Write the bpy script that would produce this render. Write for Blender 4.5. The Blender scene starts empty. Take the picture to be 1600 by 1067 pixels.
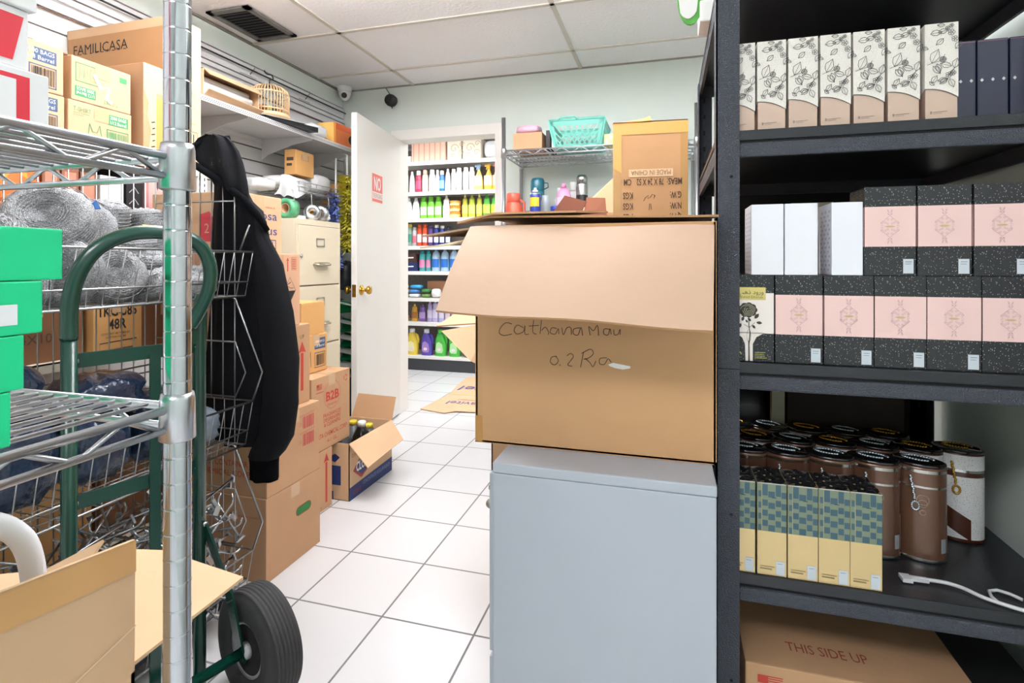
import bpy, bmesh, math, random
from mathutils import Vector, Matrix
random.seed(7)
SC = bpy.context.scene
COL = SC.collection
# ------------------------------------------------------------------ camera, world, exposure
cam_d = bpy.data.cameras.new('camera'); cam = bpy.data.objects.new('camera', cam_d); COL.objects.link(cam)
cam.location = (0, 0, 1.106); cam.rotation_euler = (math.pi / 2, 0, 0.2795)
cam_d.sensor_width = 36.0; cam_d.lens = 18.914; cam_d.shift_y = -0.077; cam_d.clip_start = 0.02
SC.camera = cam
w = bpy.data.worlds.new('world'); SC.world = w; w.use_nodes = True
w.node_tree.nodes['Background'].inputs[0].default_value = (0.9, 0.95, 1, 1)
w.node_tree.nodes['Background'].inputs[1].default_value = 0.3
SC.view_settings.view_transform = 'Standard'; SC.view_settings.look = 'None'
SC.view_settings.gamma = 1.0; SC.view_settings.use_curve_mapping = False
SC.view_settings.exposure = 0.06
def area(name, loc, sx, sy, power, color=(0.955, 0.955, 1.0)):
    l = bpy.data.lights.new(name, 'AREA'); l.shape = 'RECTANGLE'; l.size = sx; l.size_y = sy; l.energy = power; l.color = color
    o = bpy.data.objects.new(name, l); COL.objects.link(o); o.location = loc; return o
LIGHTS = [(-1.158, 1.60, 1.14, 0.50, 22, 120), (0.06, 1.60, 1.14, 0.50, 10, 120), (-0.55, -0.9, 1.14, 0.54, 33, 24), (-2.2, 4.45, 1.14, 0.54, 20, 3), (-0.6, 4.45, 1.14, 0.54, 16, 3)]
for i, (x, y, sx, sy, p, up_) in enumerate(LIGHTS):
    area('ceiling_lamp_light', (x, y, 2.272), sx, sy, p)
    area('added_ceiling_uplight', (x, y, 2.318), sx, sy, up_).rotation_euler = (math.pi, 0, 0)   # unseen uplight, added to brighten the ceiling

# ------------------------------------------------------------------ materials
MC = {}
def hexc(h):
    h = h.lstrip('#'); r = [int(h[i:i + 2], 16) / 255 for i in (0, 2, 4)]
    return tuple((c / 12.92 if c <= 0.04045 else ((c + 0.055) / 1.055) ** 2.4) for c in r) + (1,)
def mat(name, col='#808080', rough=0.6, metal=0.0, bump=0.0, bscale=200.0, var=0.0, vscale=8.0, trans=0.0, emit=0.0, dots=None, spec=0.5, coat=0.0, alpha=1.0):
    if name in MC: return MC[name]
    m = bpy.data.materials.new(name); m.use_nodes = True; MC[name] = m
    nt = m.node_tree; b = nt.nodes['Principled BSDF']
    c = hexc(col)
    b.inputs['Base Color'].default_value = c; b.inputs['Roughness'].default_value = rough; b.inputs['Metallic'].default_value = metal
    b.inputs['Transmission Weight'].default_value = trans; b.inputs['Coat Weight'].default_value = coat; b.inputs['Specular IOR Level'].default_value = spec; b.inputs['Alpha'].default_value = alpha
    if emit: b.inputs['Emission Color'].default_value = c; b.inputs['Emission Strength'].default_value = emit
    tc = nt.nodes.new('ShaderNodeTexCoord')
    if var:
        n = nt.nodes.new('ShaderNodeTexNoise'); n.inputs['Scale'].default_value = vscale; n.inputs['Detail'].default_value = 4
        nt.links.new(tc.outputs['Object'], n.inputs['Vector'])
        mp = nt.nodes.new('ShaderNodeMapRange'); mp.inputs[1].default_value = 0.3; mp.inputs[2].default_value = 0.7; mp.inputs[3].default_value = 1 - var; mp.inputs[4].default_value = 1 + var * 0.4
        nt.links.new(n.outputs[0], mp.inputs[0])
        mx = nt.nodes.new('ShaderNodeVectorMath'); mx.operation = 'SCALE'; mx.inputs[0].default_value = c[:3]
        nt.links.new(mp.outputs[0], mx.inputs['Scale']); nt.links.new(mx.outputs[0], b.inputs['Base Color'])
    if dots:
        sc_, thr, dc = dots
        v = nt.nodes.new('ShaderNodeTexVoronoi'); v.inputs['Scale'].default_value = sc_; nt.links.new(tc.outputs['Object'], v.inputs['Vector'])
        lt = nt.nodes.new('ShaderNodeMath'); lt.operation = 'LESS_THAN'; lt.inputs[1].default_value = thr; nt.links.new(v.outputs['Distance'], lt.inputs[0])
        mi = nt.nodes.new('ShaderNodeMix'); mi.data_type = 'RGBA'; mi.inputs[6].default_value = c; mi.inputs[7].default_value = hexc(dc)
        nt.links.new(lt.outputs[0], mi.inputs[0]); nt.links.new(mi.outputs[2], b.inputs['Base Color'])
    if bump:
        n2 = nt.nodes.new('ShaderNodeTexNoise'); n2.inputs['Scale'].default_value = bscale; n2.inputs['Detail'].default_value = 2
        nt.links.new(tc.outputs['Object'], n2.inputs['Vector'])
        bp = nt.nodes.new('ShaderNodeBump'); bp.inputs['Strength'].default_value = bump; bp.inputs['Distance'].default_value = 0.01
        nt.links.new(n2.outputs[0], bp.inputs['Height']); nt.links.new(bp.outputs[0], b.inputs['Normal'])
    return m
card = mat('cardboard', '#c49a74', 0.8, var=0.06, vscale=6, bump=0.06, bscale=60)
card_l = mat('cardboard_light', '#d3af8a', 0.8, var=0.05, vscale=5, bump=0.05, bscale=50)
card_p = mat('cardboard_pinkish', '#d8aa8a', 0.8, var=0.05, vscale=6)
card_y = mat('cardboard_yellow', '#d9a566', 0.75, var=0.06, vscale=6)
card_pale = mat('cardboard_pale', '#d8bd93', 0.8, var=0.05, vscale=6)
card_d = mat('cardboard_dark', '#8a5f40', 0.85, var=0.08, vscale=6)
tape_m = mat('packing_tape', '#bf935f', 0.35, coat=0.3)
tape_c = mat('clear_tape', '#d3b08a', 0.2, coat=0.4)
tape_yel = mat('yellow_tape', '#d6a058', 0.4)
ink_r = mat('red_ink', '#c04434', 0.8); ink_k = mat('black_ink', '#2b2726', 0.8); ink_b = mat('blue_ink', '#2f3f86', 0.8)
ink_br = mat('brown_ink', '#5b4334', 0.8)
ink_g = mat('green_ink', '#4d9a64', 0.8); ink_n = mat('slate_blue_ink', '#4c5e80', 0.8); ink_pk = mat('pink_red_ink', '#d24b55', 0.8)
white = mat('white_plastic', '#f4f4f2', 0.45); white_p = mat('white_print', '#f5f4f0', 0.6); paper = mat('white_label', '#e9ebee', 0.5)
chrome = mat('chrome', '#bcbfc4', 0.12, 1.0); chrome_b = mat('brushed_chrome', '#c4c7cc', 0.28, 1.0); zinc = mat('zinc_wire', '#a9aaab', 0.32, 1.0)
steel = mat('steel', '#b9bcc0', 0.25, 1.0); brass = mat('brass', '#c69a45', 0.18, 1.0)
groove_m = mat('dark_groove', '#3c3e42', 0.4, 0.8)
blk = mat('black_powder_coat', '#474b55', 0.42, 0.25, bump=0.5, bscale=450, var=0.12, vscale=300)
blk_in = mat('black_back_sheet', '#101013', 0.8)
blk_m = mat('matt_black', '#17171a', 0.6); blk_pl = mat('black_plastic', '#1c1c1f', 0.35)
grey_cab = mat('grey_enamel', '#adb4be', 0.38, bump=0.02, bscale=500); cream = mat('cream_enamel', '#ddd0b6', 0.45); cream_d = mat('cream_shadow_gap', '#8e8270', 0.7)
green_t = mat('dark_green_enamel', '#063a2e', 0.25, coat=0.3)
rubber = mat('rubber', '#3a3a3b', 0.75, var=0.1, vscale=40)
wall_m = mat('pale_green_paint', '#dae3dc', 0.7, var=0.02, vscale=2)
door_m = mat('white_door_paint', '#e9e6e0', 0.35, var=0.02, vscale=3); trim_m = mat('white_trim_paint', '#efece6', 0.5)
slat_m = mat('white_laminate', '#d9dadb', 0.4); shelf_w = mat('white_shelf_metal', '#dfe0e3', 0.4); slat_g = mat('slat_groove', '#6b4f3e', 0.8)
kick_m = mat('dark_kick_plate', '#3a3b3f', 0.5); peg_m = mat('pegboard', '#8d8480', 0.7, dots=(90, 0.25, '#4a4441'))

# ------------------------------------------------------------------ mesh builder
class Fr:   # a printing frame: origin, across, up; normal = across x up
    def __init__(s, o, u, v):
        s.o = Vector(o); s.u = Vector(u).normalized(); s.v = Vector(v).normalized(); s.n = s.u.cross(s.v)
    def p(s, a, b, l=0.0): return s.o + s.u * a + s.v * b + s.n * l
TXT = {}
def textmesh(t, bold=0.0):
    k = (t, bold)
    if k not in TXT:
        c = bpy.data.curves.new('lettering', 'FONT'); c.body = t; c.size = 1.0; c.offset = bold; c.resolution_u = 2
        o = bpy.data.objects.new('lettering', c); me = bpy.data.meshes.new_from_object(o)
        V = [v.co[:2] for v in me.vertices]; F = [tuple(p.vertices) for p in me.polygons]
        bpy.data.objects.remove(o); bpy.data.curves.remove(c); bpy.data.meshes.remove(me)
        if V:
            x0 = min(v[0] for v in V); x1 = max(v[0] for v in V)
            V = [(v[0] - x0, v[1] / 0.73) for v in V]; W = x1 - x0
        else: W = 1
        TXT[k] = (V, F, W / 0.73)
        TXT[k] = ([(a / 0.73, b) for a, b in V], F, W / 0.73)
    return TXT[k]
class MB:
    def __init__(s): s.V = []; s.F = []; s.M = []; s.S = []; s.mats = []
    def mi(s, m):
        if m not in s.mats: s.mats.append(m)
        return s.mats.index(m)
    def add(s, V, F, m, sm=False):
        b = len(s.V); s.V += [tuple(v) for v in V]; k = s.mi(m)
        for f in F: s.F.append(tuple(b + i for i in f)); s.M.append(k); s.S.append(sm)
        return s
    def box(s, x0, x1, y0, y1, z0, z1, m, bev=0.0, R=None):
        if bev:
            bm = bmesh.new(); bmesh.ops.create_cube(bm, size=1)
            for v in bm.verts: v.co = Vector(((x0 + x1) / 2 + v.co.x * (x1 - x0), (y0 + y1) / 2 + v.co.y * (y1 - y0), (z0 + z1) / 2 + v.co.z * (z1 - z0)))
            bmesh.ops.bevel(bm, geom=bm.edges[:], offset=bev, segments=2, affect='EDGES', profile=0.6)
            bm.verts.index_update()
            V = [v.co.copy() for v in bm.verts]; F = [[v.index for v in f.verts] for f in bm.faces]; bm.free()
        else:
            V = [Vector(p) for p in ((x0, y0, z0), (x1, y0, z0), (x1, y1, z0), (x0, y1, z0), (x0, y0, z1), (x1, y0, z1), (x1, y1, z1), (x0, y1, z1))]
            F = [(0, 3, 2, 1), (4, 5, 6, 7), (0, 1, 5, 4), (1, 2, 6, 5), (2, 3, 7, 6), (3, 0, 4, 7)]
        if R: V = [R @ v for v in V]
        return s.add(V, F, m)
    def hexa(s, P, m):  # 8 points: bottom 4 ccw, top 4 ccw
        return s.add(P, [(0, 3, 2, 1), (4, 5, 6, 7), (0, 1, 5, 4), (1, 2, 6, 5), (2, 3, 7, 6), (3, 0, 4, 7)], m)
    def tube(s, pts, r, m, n=8, closed=False, caps=True):
        P = [Vector(p) for p in pts]; N = len(P); rings = []
        up = None
        for i in range(N):
            if closed: d = (P[(i + 1) % N] - P[i - 1])
            else: d = (P[min(i + 1, N - 1)] - P[max(i - 1, 0)])
            d = d.normalized() if d.length > 1e-9 else Vector((0, 0, 1))
            if up is None:
                up = Vector((0, 0, 1)) if abs(d.z) < 0.9 else Vector((1, 0, 0))
            a = d.cross(up)
            if a.length < 1e-6: a = d.cross(Vector((1, 0.3, 0)))
            a.normalize(); b = a.cross(d).normalized(); up = b
            rr = r[i] if isinstance(r, (list, tuple)) else r
            rings.append([P[i] + (a * math.cos(t) + b * math.sin(t)) * rr for t in [2 * math.pi * k / n for k in range(n)]])
        V = [v for g in rings for v in g]; F = []
        for i in range(N if closed else N - 1):
            j = (i + 1) % N
            for k in range(n):
                l = (k + 1) % n; F.append((i * n + k, i * n + l, j * n + l, j * n + k))
        if caps and not closed: F.append(tuple(range(n))[::-1]); F.append(tuple((N - 1) * n + k for k in range(n)))
        return s.add(V, F, m, True)
    def bar(s, a, b, wd, th, m, side=None):  # flat bar from a to b; wd along side
        a = Vector(a); b = Vector(b); d = (b - a).normalized(); sd = Vector(side).normalized() if side else d.cross(Vector((0, 0, 1))).normalized()
        n = d.cross(sd).normalized(); sd = sd * wd / 2; n = n * th / 2
        return s.hexa([a - sd - n, a + sd - n, a + sd + n, a - sd + n, b - sd - n, b + sd - n, b + sd + n, b - sd + n], m)
    def lathe(s, prof, m, n=24, c=(0, 0, 0), sx=1.0, sy=1.0, R=None, mats=None, sm=True):
        c = Vector(c); V = []; N = len(prof)
        for r, z in prof:
            for k in range(n):
                t = 2 * math.pi * k / n; v = Vector((r * math.cos(t) * sx, r * math.sin(t) * sy, z))
                if R: v = R @ v
                V.append(c + v)
        for i in range(N - 1):
            F = [(i * n + k, i * n + (k + 1) % n, (i + 1) * n + (k + 1) % n, (i + 1) * n + k) for k in range(n)]
            b = len(s.V); mm = mats[i] if mats else m; kx = s.mi(mm)
            if i == 0: base = b; s.V += [tuple(v) for v in V]
            for f in F: s.F.append(tuple(base + q for q in f)); s.M.append(kx); s.S.append(sm)
        s.F.append(tuple(base + k for k in range(n))[::-1]); s.M.append(s.mi(mats[0] if mats else m)); s.S.append(False)
        s.F.append(tuple(base + (N - 1) * n + k for k in range(n))); s.M.append(s.mi(mats[-1] if mats else m)); s.S.append(False)
        return s
    def slab(s, pts, t, m):
        P = [Vector(p) for p in pts]; n = Vector((0, 0, 0))
        for i in range(len(P)): n += (P[i] - P[0]).cross(P[(i + 1) % len(P)] - P[0])
        n.normalize(); q = [p - n * t for p in P]; N = len(P)
        return s.add(P + q, [tuple(range(N)), tuple(range(N, 2 * N))[::-1]] + [(i, i + N, (i + 1) % N + N, (i + 1) % N) for i in range(N)], m)
    def sheet(s, rows, m, sm=True, closed=False):
        n = len(rows[0]); V = [v for r in rows for v in r]; F = []
        for i in range(len(rows) - 1):
            for k in range(n if closed else n - 1):
                l = (k + 1) % n; F.append((i * n + k, i * n + l, (i + 1) * n + l, (i + 1) * n + k))
        return s.add(V, F, m, sm)
    # --- printing on a frame
    def rect(s, f, a0, b0, a1, b1, m, l=0.0004): return s.add([f.p(a0, b0, l), f.p(a1, b0, l), f.p(a1, b1, l), f.p(a0, b1, l)], [(0, 1, 2, 3)], m)
    def frame(s, f, a0, b0, a1, b1, t, m, l=0.0006):
        s.rect(f, a0, b0, a1, b0 + t, m, l); s.rect(f, a0, b1 - t, a1, b1, m, l); s.rect(f, a0, b0, a0 + t, b1, m, l); return s.rect(f, a1 - t, b0, a1, b1, m, l)
    def poly(s, f, pts, m, l=0.0005):
        bm = bmesh.new(); vs = [bm.verts.new((x, y, 0)) for x, y in pts]
        fc = bm.faces.new(vs); fc.normal_update(); fl = fc.normal.z < 0
        bmesh.ops.triangulate(bm, faces=[fc]); bm.verts.index_update()
        F = [[v.index for v in q.verts] for q in bm.faces]; bm.free()
        if fl: F = [q[::-1] for q in F]
        return s.add([f.p(x, y, l) for x, y in pts], F, m)
    def line(s, f, pts, wd, m, l=0.0007, closed=False):
        P = [Vector(p).to_2d() for p in pts]; N = len(P); L = []
        if N < 2: return s
        for i in range(N):
            a = P[i - 1] if (i or closed) else P[i]; b = P[(i + 1) % N] if (i < N - 1 or closed) else P[i]
            d = b - a; d = d.normalized() if d.length > 1e-9 else Vector((1, 0)); q = Vector((-d.y, d.x)) * wd / 2
            L += [f.p(*(P[i] - q), l), f.p(*(P[i] + q), l)]
        F = [(2 * i, 2 * ((i + 1) % N), 2 * ((i + 1) % N) + 1, 2 * i + 1) for i in range(N if closed else N - 1)]
        return s.add(L, F, m)
    def text(s, f, t, a, b, h, m, w=None, al='l', flip=False, bold=0.0, l=0.0007):
        V, F, W = textmesh(t, bold); sx = h if w is None else w / W; tot = W * sx
        a0 = a - (tot / 2 if al == 'c' else tot if al == 'r' else 0)
        P = []
        for x, y in V:
            X = a0 + x * sx; Y = b + y * h
            if flip: X = 2 * (a0 + tot / 2) - X; Y = 2 * (b + h / 2) - Y
            P.append(f.p(X, Y, l))
        return s.add(P, F, m)
    def bars(s, f, a0, b0, a1, b1, m, n=16, seed=1):
        rr = random.Random(seed); x = a0
        while x < a1:
            wd = rr.choice((1, 1, 2, 3)) * (a1 - a0) / (n * 3.2); s.rect(f, x, b0, min(x + wd, a1), b1, m, 0.0007); x += wd + rr.choice((1, 1, 2)) * (a1 - a0) / (n * 3.2)
        return s
    def build(s, name, parent=None, world=True, label=None, cat=None, group=None, kind=None):
        me = bpy.data.meshes.new(name); V = s.V
        if parent is not None and world:
            M = root_mat(parent).inverted(); V = [tuple(M @ Vector(v)) for v in V]
        me.from_pydata(V, [], s.F)
        for m in s.mats: me.materials.append(m)
        me.polygons.foreach_set('material_index', s.M); me.polygons.foreach_set('use_smooth', s.S); me.update()
        o = bpy.data.objects.new(name, me); COL.objects.link(o)
        if parent is not None: o.parent = parent
        return tag(o, label, cat, group, kind)
def root_mat(o):
    M = Matrix.LocRotScale(o.location, o.rotation_euler, o.scale)
    return (root_mat(o.parent) @ M) if o.parent else M
def tag(o, label=None, cat=None, group=None, kind=None):
    if label: o['label'] = label
    if cat: o['category'] = cat
    if group: o['group'] = group
    if kind: o['kind'] = kind
    return o
def thing(name, label, cat, loc=(0, 0, 0), rz=0.0, group=None, kind=None):
    o = bpy.data.objects.new(name, None); COL.objects.link(o); o.location = loc; o.rotation_euler = (0, 0, rz); o.empty_display_size = 0.1
    return tag(o, label, cat, group, kind)
def dup(o, loc, rz=None, label=None, group=None):
    r = o.copy(); COL.objects.link(r); r.location = loc
    if rz is not None: r.rotation_euler = (0, 0, rz)
    if label: r['label'] = label
    if group: r['group'] = group
    for ch in list(o.children):
        c = ch.copy(); COL.objects.link(c); c.parent = r
        for g in list(ch.children):
            d = g.copy(); COL.objects.link(d); d.parent = c
    return r
def structure(mb, name): return mb.build(name, kind='structure')
def arc(cx, cy, rx, ry, a0, a1, n=12): return [(cx + rx * math.cos(math.radians(a0 + (a1 - a0) * i / n)), cy + ry * math.sin(math.radians(a0 + (a1 - a0) * i / n))) for i in range(n + 1)]
def smooth3(pts, n=5):
    P_ = [Vector(p) for p in pts]; P_ = [P_[0]] + P_ + [P_[-1]]; o = []
    for i in range(1, len(P_) - 2):
        for k in range(n):
            t = k / n; a, b, c, e = P_[i - 1:i + 3]
            o.append(0.5 * (2 * b + (c - a) * t + (2 * a - 5 * b + 4 * c - e) * t ** 2 + (3 * b - a - 3 * c + e) * t ** 3))
    return o + [P_[-2]]
def boxframes(x0, x1, y0, y1, z0, z1):
    return dict(front=Fr((x0, y0, z0), (1, 0, 0), (0, 0, 1)), right=Fr((x1, y0, z0), (0, 1, 0), (0, 0, 1)),
                left=Fr((x0, y1, z0), (0, -1, 0), (0, 0, 1)), back=Fr((x1, y1, z0), (-1, 0, 0), (0, 0, 1)), top=Fr((x0, y0, z1), (1, 0, 0), (0, 1, 0)))
ZA = 0.0
def carton(name, label, x0, x1, y0, y1, z0, z1, m=None, rz=0.0, group=None, cat='cardboard box', tape=True, tapem=None, seam=True):
    """closed carton; returns (root, printing MB, frames) in the carton's own coordinates"""
    m = m or card; w_, d_, h_ = x1 - x0, y1 - y0, z1 - z0
    r = thing(name, label, cat, ((x0 + x1) / 2, (y0 + y1) / 2, z0), rz, group)
    b = MB(); b.box(-w_ / 2, w_ / 2, -d_ / 2, d_ / 2, 0, h_, m, bev=0.0035)
    if seam:
        b.rect(Fr((-w_ / 2, -d_ / 2, h_), (1, 0, 0), (0, 1, 0)), 0.004, d_ / 2 - 0.0012, w_ - 0.004, d_ / 2 + 0.0012, card_d, 0.0003)
    b.build('body', r, world=False)
    if tape:
        t = MB(); tm = tapem or tape_c; fr = boxframes(-w_ / 2, w_ / 2, -d_ / 2, d_ / 2, 0, h_)
        t.rect(fr['top'], 0.001, d_ / 2 - 0.024, w_ - 0.001, d_ / 2 + 0.024, tm, 0.0008)
        for k in ('right', 'left'):
            t.rect(fr[k], d_ / 2 - 0.024, h_ - 0.05, d_ / 2 + 0.024, h_ - 0.002, tm, 0.0008)
        t.build('tape', r, world=False)
    return r, MB(), boxframes(-w_ / 2, w_ / 2, -d_ / 2, d_ / 2, 0, h_)
# ================================================================== the room
WL, WR, YB, YN, ZC = -2.36, 0.735, 3.563, -2.4, 2.40       # left wall, right wall, back wall, wall behind the camera, ceiling
def grid_floor():
    m = mat('white_floor_tile', '#eeeeef', 0.28)
    nt = m.node_tree; b = nt.nodes['Principled BSDF']; g = nt.nodes.new('ShaderNodeNewGeometry')
    ma = nt.nodes.new('ShaderNodeVectorMath'); ma.operation = 'ADD'; ma.inputs[1].default_value = (1.1593 + 30.48, 30.48 - 2.1139, 0)
    sc = nt.nodes.new('ShaderNodeVectorMath'); sc.operation = 'SCALE'; sc.inputs['Scale'].default_value = 1 / 0.3048
    fr = nt.nodes.new('ShaderNodeVectorMath'); fr.operation = 'FRACTION'; sp = nt.nodes.new('ShaderNodeSeparateXYZ')
    nt.links.new(g.outputs['Position'], ma.inputs[0]); nt.links.new(ma.outputs[0], sc.inputs[0]); nt.links.new(sc.outputs[0], fr.inputs[0]); nt.links.new(fr.outputs[0], sp.inputs[0])
    ds = []
    for ax in (0, 1):
        a = nt.nodes.new('ShaderNodeMath'); a.operation = 'SUBTRACT'; a.inputs[1].default_value = 0.5; nt.links.new(sp.outputs[ax], a.inputs[0])
        c = nt.nodes.new('ShaderNodeMath'); c.operation = 'ABSOLUTE'; nt.links.new(a.outputs[0], c.inputs[0]); ds.append(c)
    mx = nt.nodes.new('ShaderNodeMath'); mx.operation = 'MAXIMUM'; nt.links.new(ds[0].outputs[0], mx.inputs[0]); nt.links.new(ds[1].outputs[0], mx.inputs[1])
    gt = nt.nodes.new('ShaderNodeMath'); gt.operation = 'GREATER_THAN'; gt.inputs[1].default_value = 0.4895; nt.links.new(mx.outputs[0], gt.inputs[0])
    mi = nt.nodes.new('ShaderNodeMix'); mi.data_type = 'RGBA'; mi.inputs[6].default_value = hexc('#dededf'); mi.inputs[7].default_value = hexc('#7e7d7d')
    nt.links.new(gt.outputs[0], mi.inputs[0]); nt.links.new(mi.outputs[2], b.inputs['Base Color'])
    rg = nt.nodes.new('ShaderNodeMapRange'); rg.inputs[3].default_value = 0.26; rg.inputs[4].default_value = 0.85; nt.links.new(gt.outputs[0], rg.inputs[0]); nt.links.new(rg.outputs[0], b.inputs['Roughness'])
    bp = nt.nodes.new('ShaderNodeBump'); bp.invert = True; bp.inputs['Strength'].default_value = 0.3; bp.inputs['Distance'].default_value = 0.003
    nt.links.new(gt.outputs[0], bp.inputs['Height']); nt.links.new(bp.outputs[0], b.inputs['Normal'])
    return m
structure(MB().box(-4.2, 1.6, YN - 0.1, 6.9, -0.08, 0, grid_floor()), 'floor')
ceil_m = mat('ceiling_tile', '#f7f6f7', 0.9, bump=0.25, bscale=60, dots=(55, 0.09, '#cfc6be'))
structure(MB().box(-4.2, 1.6, YN - 0.1, 6.9, ZC, ZC + 0.08, ceil_m), 'ceiling')
tb = MB(); tbm = mat('ceiling_grid', '#d2ccc2', 0.6)
for i in range(-1, 3):
    x = -1.7678 + 1.2192 * i
    if WL < x < WR: tb.box(x - 0.012, x + 0.012, YN, YB, ZC - 0.006, ZC + 0.001, tbm)
for j in range(-9, 2):
    y = 2.6378 + 0.6096 * j
    if YN < y < YB: tb.box(WL, WR, y - 0.012, y + 0.012, ZC - 0.006, ZC + 0.001, tbm)
tb.box(WL, WL + 0.016, YN, YB, ZC - 0.012, ZC, mat('wall_angle', '#8c887f', 0.6)); tb.box(WL, WR, YB - 0.012, YB, ZC - 0.008, ZC, mat('wall_angle', '#8c887f', 0.6))
structure(tb, 'trim_1')
structure(MB().box(WL - 0.1, WL, YN - 0.1, YB, 0, ZC, wall_m), 'wall_left')
structure(MB().box(WR, WR + 0.1, YN - 0.1, YB, 0, ZC, wall_m), 'wall_right')
structure(MB().box(WL - 0.1, WR + 0.1, YN - 0.1, YN, 0, ZC, wall_m), 'wall_front')
DX0, DX1, DZ, YO = -1.89, -1.13, 2.012, 3.68
bw = MB()
bw.box(WL - 0.1, DX0, YB, YO, 0, ZC, wall_m); bw.box(DX1, WR + 0.1, YB, YO, 0, ZC, wall_m); bw.box(DX0, DX1, YB, YO, DZ, ZC, wall_m)
structure(bw, 'wall_back')
tr = MB()
for x0, x1 in ((DX0 - 0.05, DX0 + 0.012), (DX1 - 0.012, DX1 + 0.055)): tr.box(x0, x1, YB - 0.014, YO + 0.014, 0, DZ - 0.012, trim_m)
tr.box(DX0 - 0.05, DX1 + 0.055, YB - 0.014, YO + 0.014, DZ - 0.012, DZ + 0.06, trim_m)
structure(tr, 'trim_2')
# the shop room beyond
far_m = mat('shop_wall_paint', '#e8e6e0', 0.7)
structure(MB().box(-4.2, 1.6, 5.56, 5.66, 0, ZC, far_m), 'wall_far')
structure(MB().box(-4.3, -4.2, YO, 5.66, 0, ZC, far_m), 'wall_far_left')
structure(MB().box(1.5, 1.6, YO, 5.66, 0, ZC, far_m), 'wall_far_right')
# door leaf, standing open into the room
d = thing('door_1', None, None, (DX0 - 0.012, YB - 0.022, 0), math.atan2(0.72, -0.098), kind='structure')
L = 0.735
lf = MB(); lf.box(-L, 0, -0.036, 0, 0.012, 2.0, door_m, bev=0.002); lf.build('door_leaf', d, world=False)
M_ = Matrix.Translation((0, 0, 0))
kn = MB()
for sgn, y0 in ((-1, -0.036), (1, 0.0)):
    R = Matrix.Rotation(-math.pi / 2 * sgn * -1, 3, 'X')
    kn.lathe([(0.0, 0), (0.031, 0), (0.031, 0.004), (0.022, 0.010), (0.011, 0.014), (0.010, 0.03), (0.014, 0.034), (0.024, 0.042), (0.027, 0.052), (0.022, 0.061), (0.008, 0.065), (0, 0.065)], brass, 24, (-L + 0.06, y0, 0.94), R=Matrix.Rotation(math.pi / 2, 3, 'X') if sgn < 0 else Matrix.Rotation(-math.pi / 2, 3, 'X'))
kn.build('door_knob', d, world=False)
MB().box(-L - 0.001, -L + 0.001, -0.030, -0.006, 0.90, 0.975, brass).box(-L - 0.009, -L, -0.024, -0.012, 0.932, 0.945, brass).build('latch_plate', d, world=False)
def door_x(px): return px
# warning sign on the door face (the face towards +x of the room)
sg = thing('door_sign', 'red and white NO sign stuck on the open white door', 'sign', (0, 0, 0))
sg.location = d.location; sg.rotation_euler = d.rotation_euler
sf = Fr((-0.53, 0.0, 1.495), (1, 0, 0), (0, 0, 1))
# which side of the leaf faces the camera
RM = Matrix.Rotation(d.rotation_euler[2], 3, 'Z')
side = 1 if (RM @ Vector((0, 1, 0))).x > 0 else -1
sf = Fr((-0.335, 0.0005, 1.49), (-1, 0, 0), (0, 0, 1)) if side > 0 else Fr((-0.52, -0.0365, 1.49), (1, 0, 0), (0, 0, 1))
sm = MB(); Rr = mat('sign_red', '#df6a66', 0.4)
bx = Fr(sf.o, sf.u, sf.v)
sm.slab([sf.p(0, 0, 0.001), sf.p(0.185, 0, 0.001), sf.p(0.185, 0.195, 0.001), sf.p(0, 0.195, 0.001)], 0.0009, mat('sign_cream', '#f3e2cf', 0.5))
sm.rect(sf, 0.008, 0.008, 0.177, 0.187, Rr, 0.0014)
sm.text(sf, 'NO', 0.092, 0.085, 0.088, white_p, w=0.11, al='c', bold=0.02, l=0.002)
sm.rect(sf, 0.012, 0.026, 0.173, 0.072, mat('sign_pale', '#efd9d2', 0.5), 0.0018)
sm.text(sf, 'TRESPASSING', 0.092, 0.034, 0.03, mat('sign_grey', '#a08a90', 0.6), w=0.15, al='c', l=0.0024)
sm.build('sign_plate', sg, world=False)

# ceiling lamps (out of the photograph's frame) that light the place, hung low for the added uplights
for i, (x, y, sx, sy, p, up_) in enumerate(LIGHTS):
    lb = ['fluorescent ceiling light above the storeroom aisle', 'fluorescent ceiling light over the black shelving', 'fluorescent ceiling light at the near end of the storeroom', 'left fluorescent light over the shop shelves', 'right fluorescent light over the shop shelves'][i]
    t = thing('ceiling_light', lb, 'ceiling light', (x, y, 2.30), group='fluorescent ceiling lights')
    for e in (-1, 1): MB().tube([(e * sx * 0.4, 0, 0.0), (e * sx * 0.4, 0, ZC - 2.30)], 0.006, trim_m, 8).build('suspension_rod', t, world=False)
    f = MB(); a, c = sx / 2 + 0.02, sy / 2 + 0.02
    f.box(-a, a, -c, -c + 0.018, -0.03, 0.03, trim_m); f.box(-a, a, c - 0.018, c, -0.03, 0.03, trim_m); f.box(-a, -a + 0.018, -c, c, -0.03, 0.03, trim_m); f.box(a - 0.018, a, -c, c, -0.03, 0.03, trim_m)
    f.build('frame', t, world=False)
    MB().box(-a + 0.02, a - 0.02, -c + 0.02, c - 0.02, -0.012, 0.004, mat('lamp_diffuser', '#ffffff', 0.6, emit=4.0)).build('diffuser', t, world=False)
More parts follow.
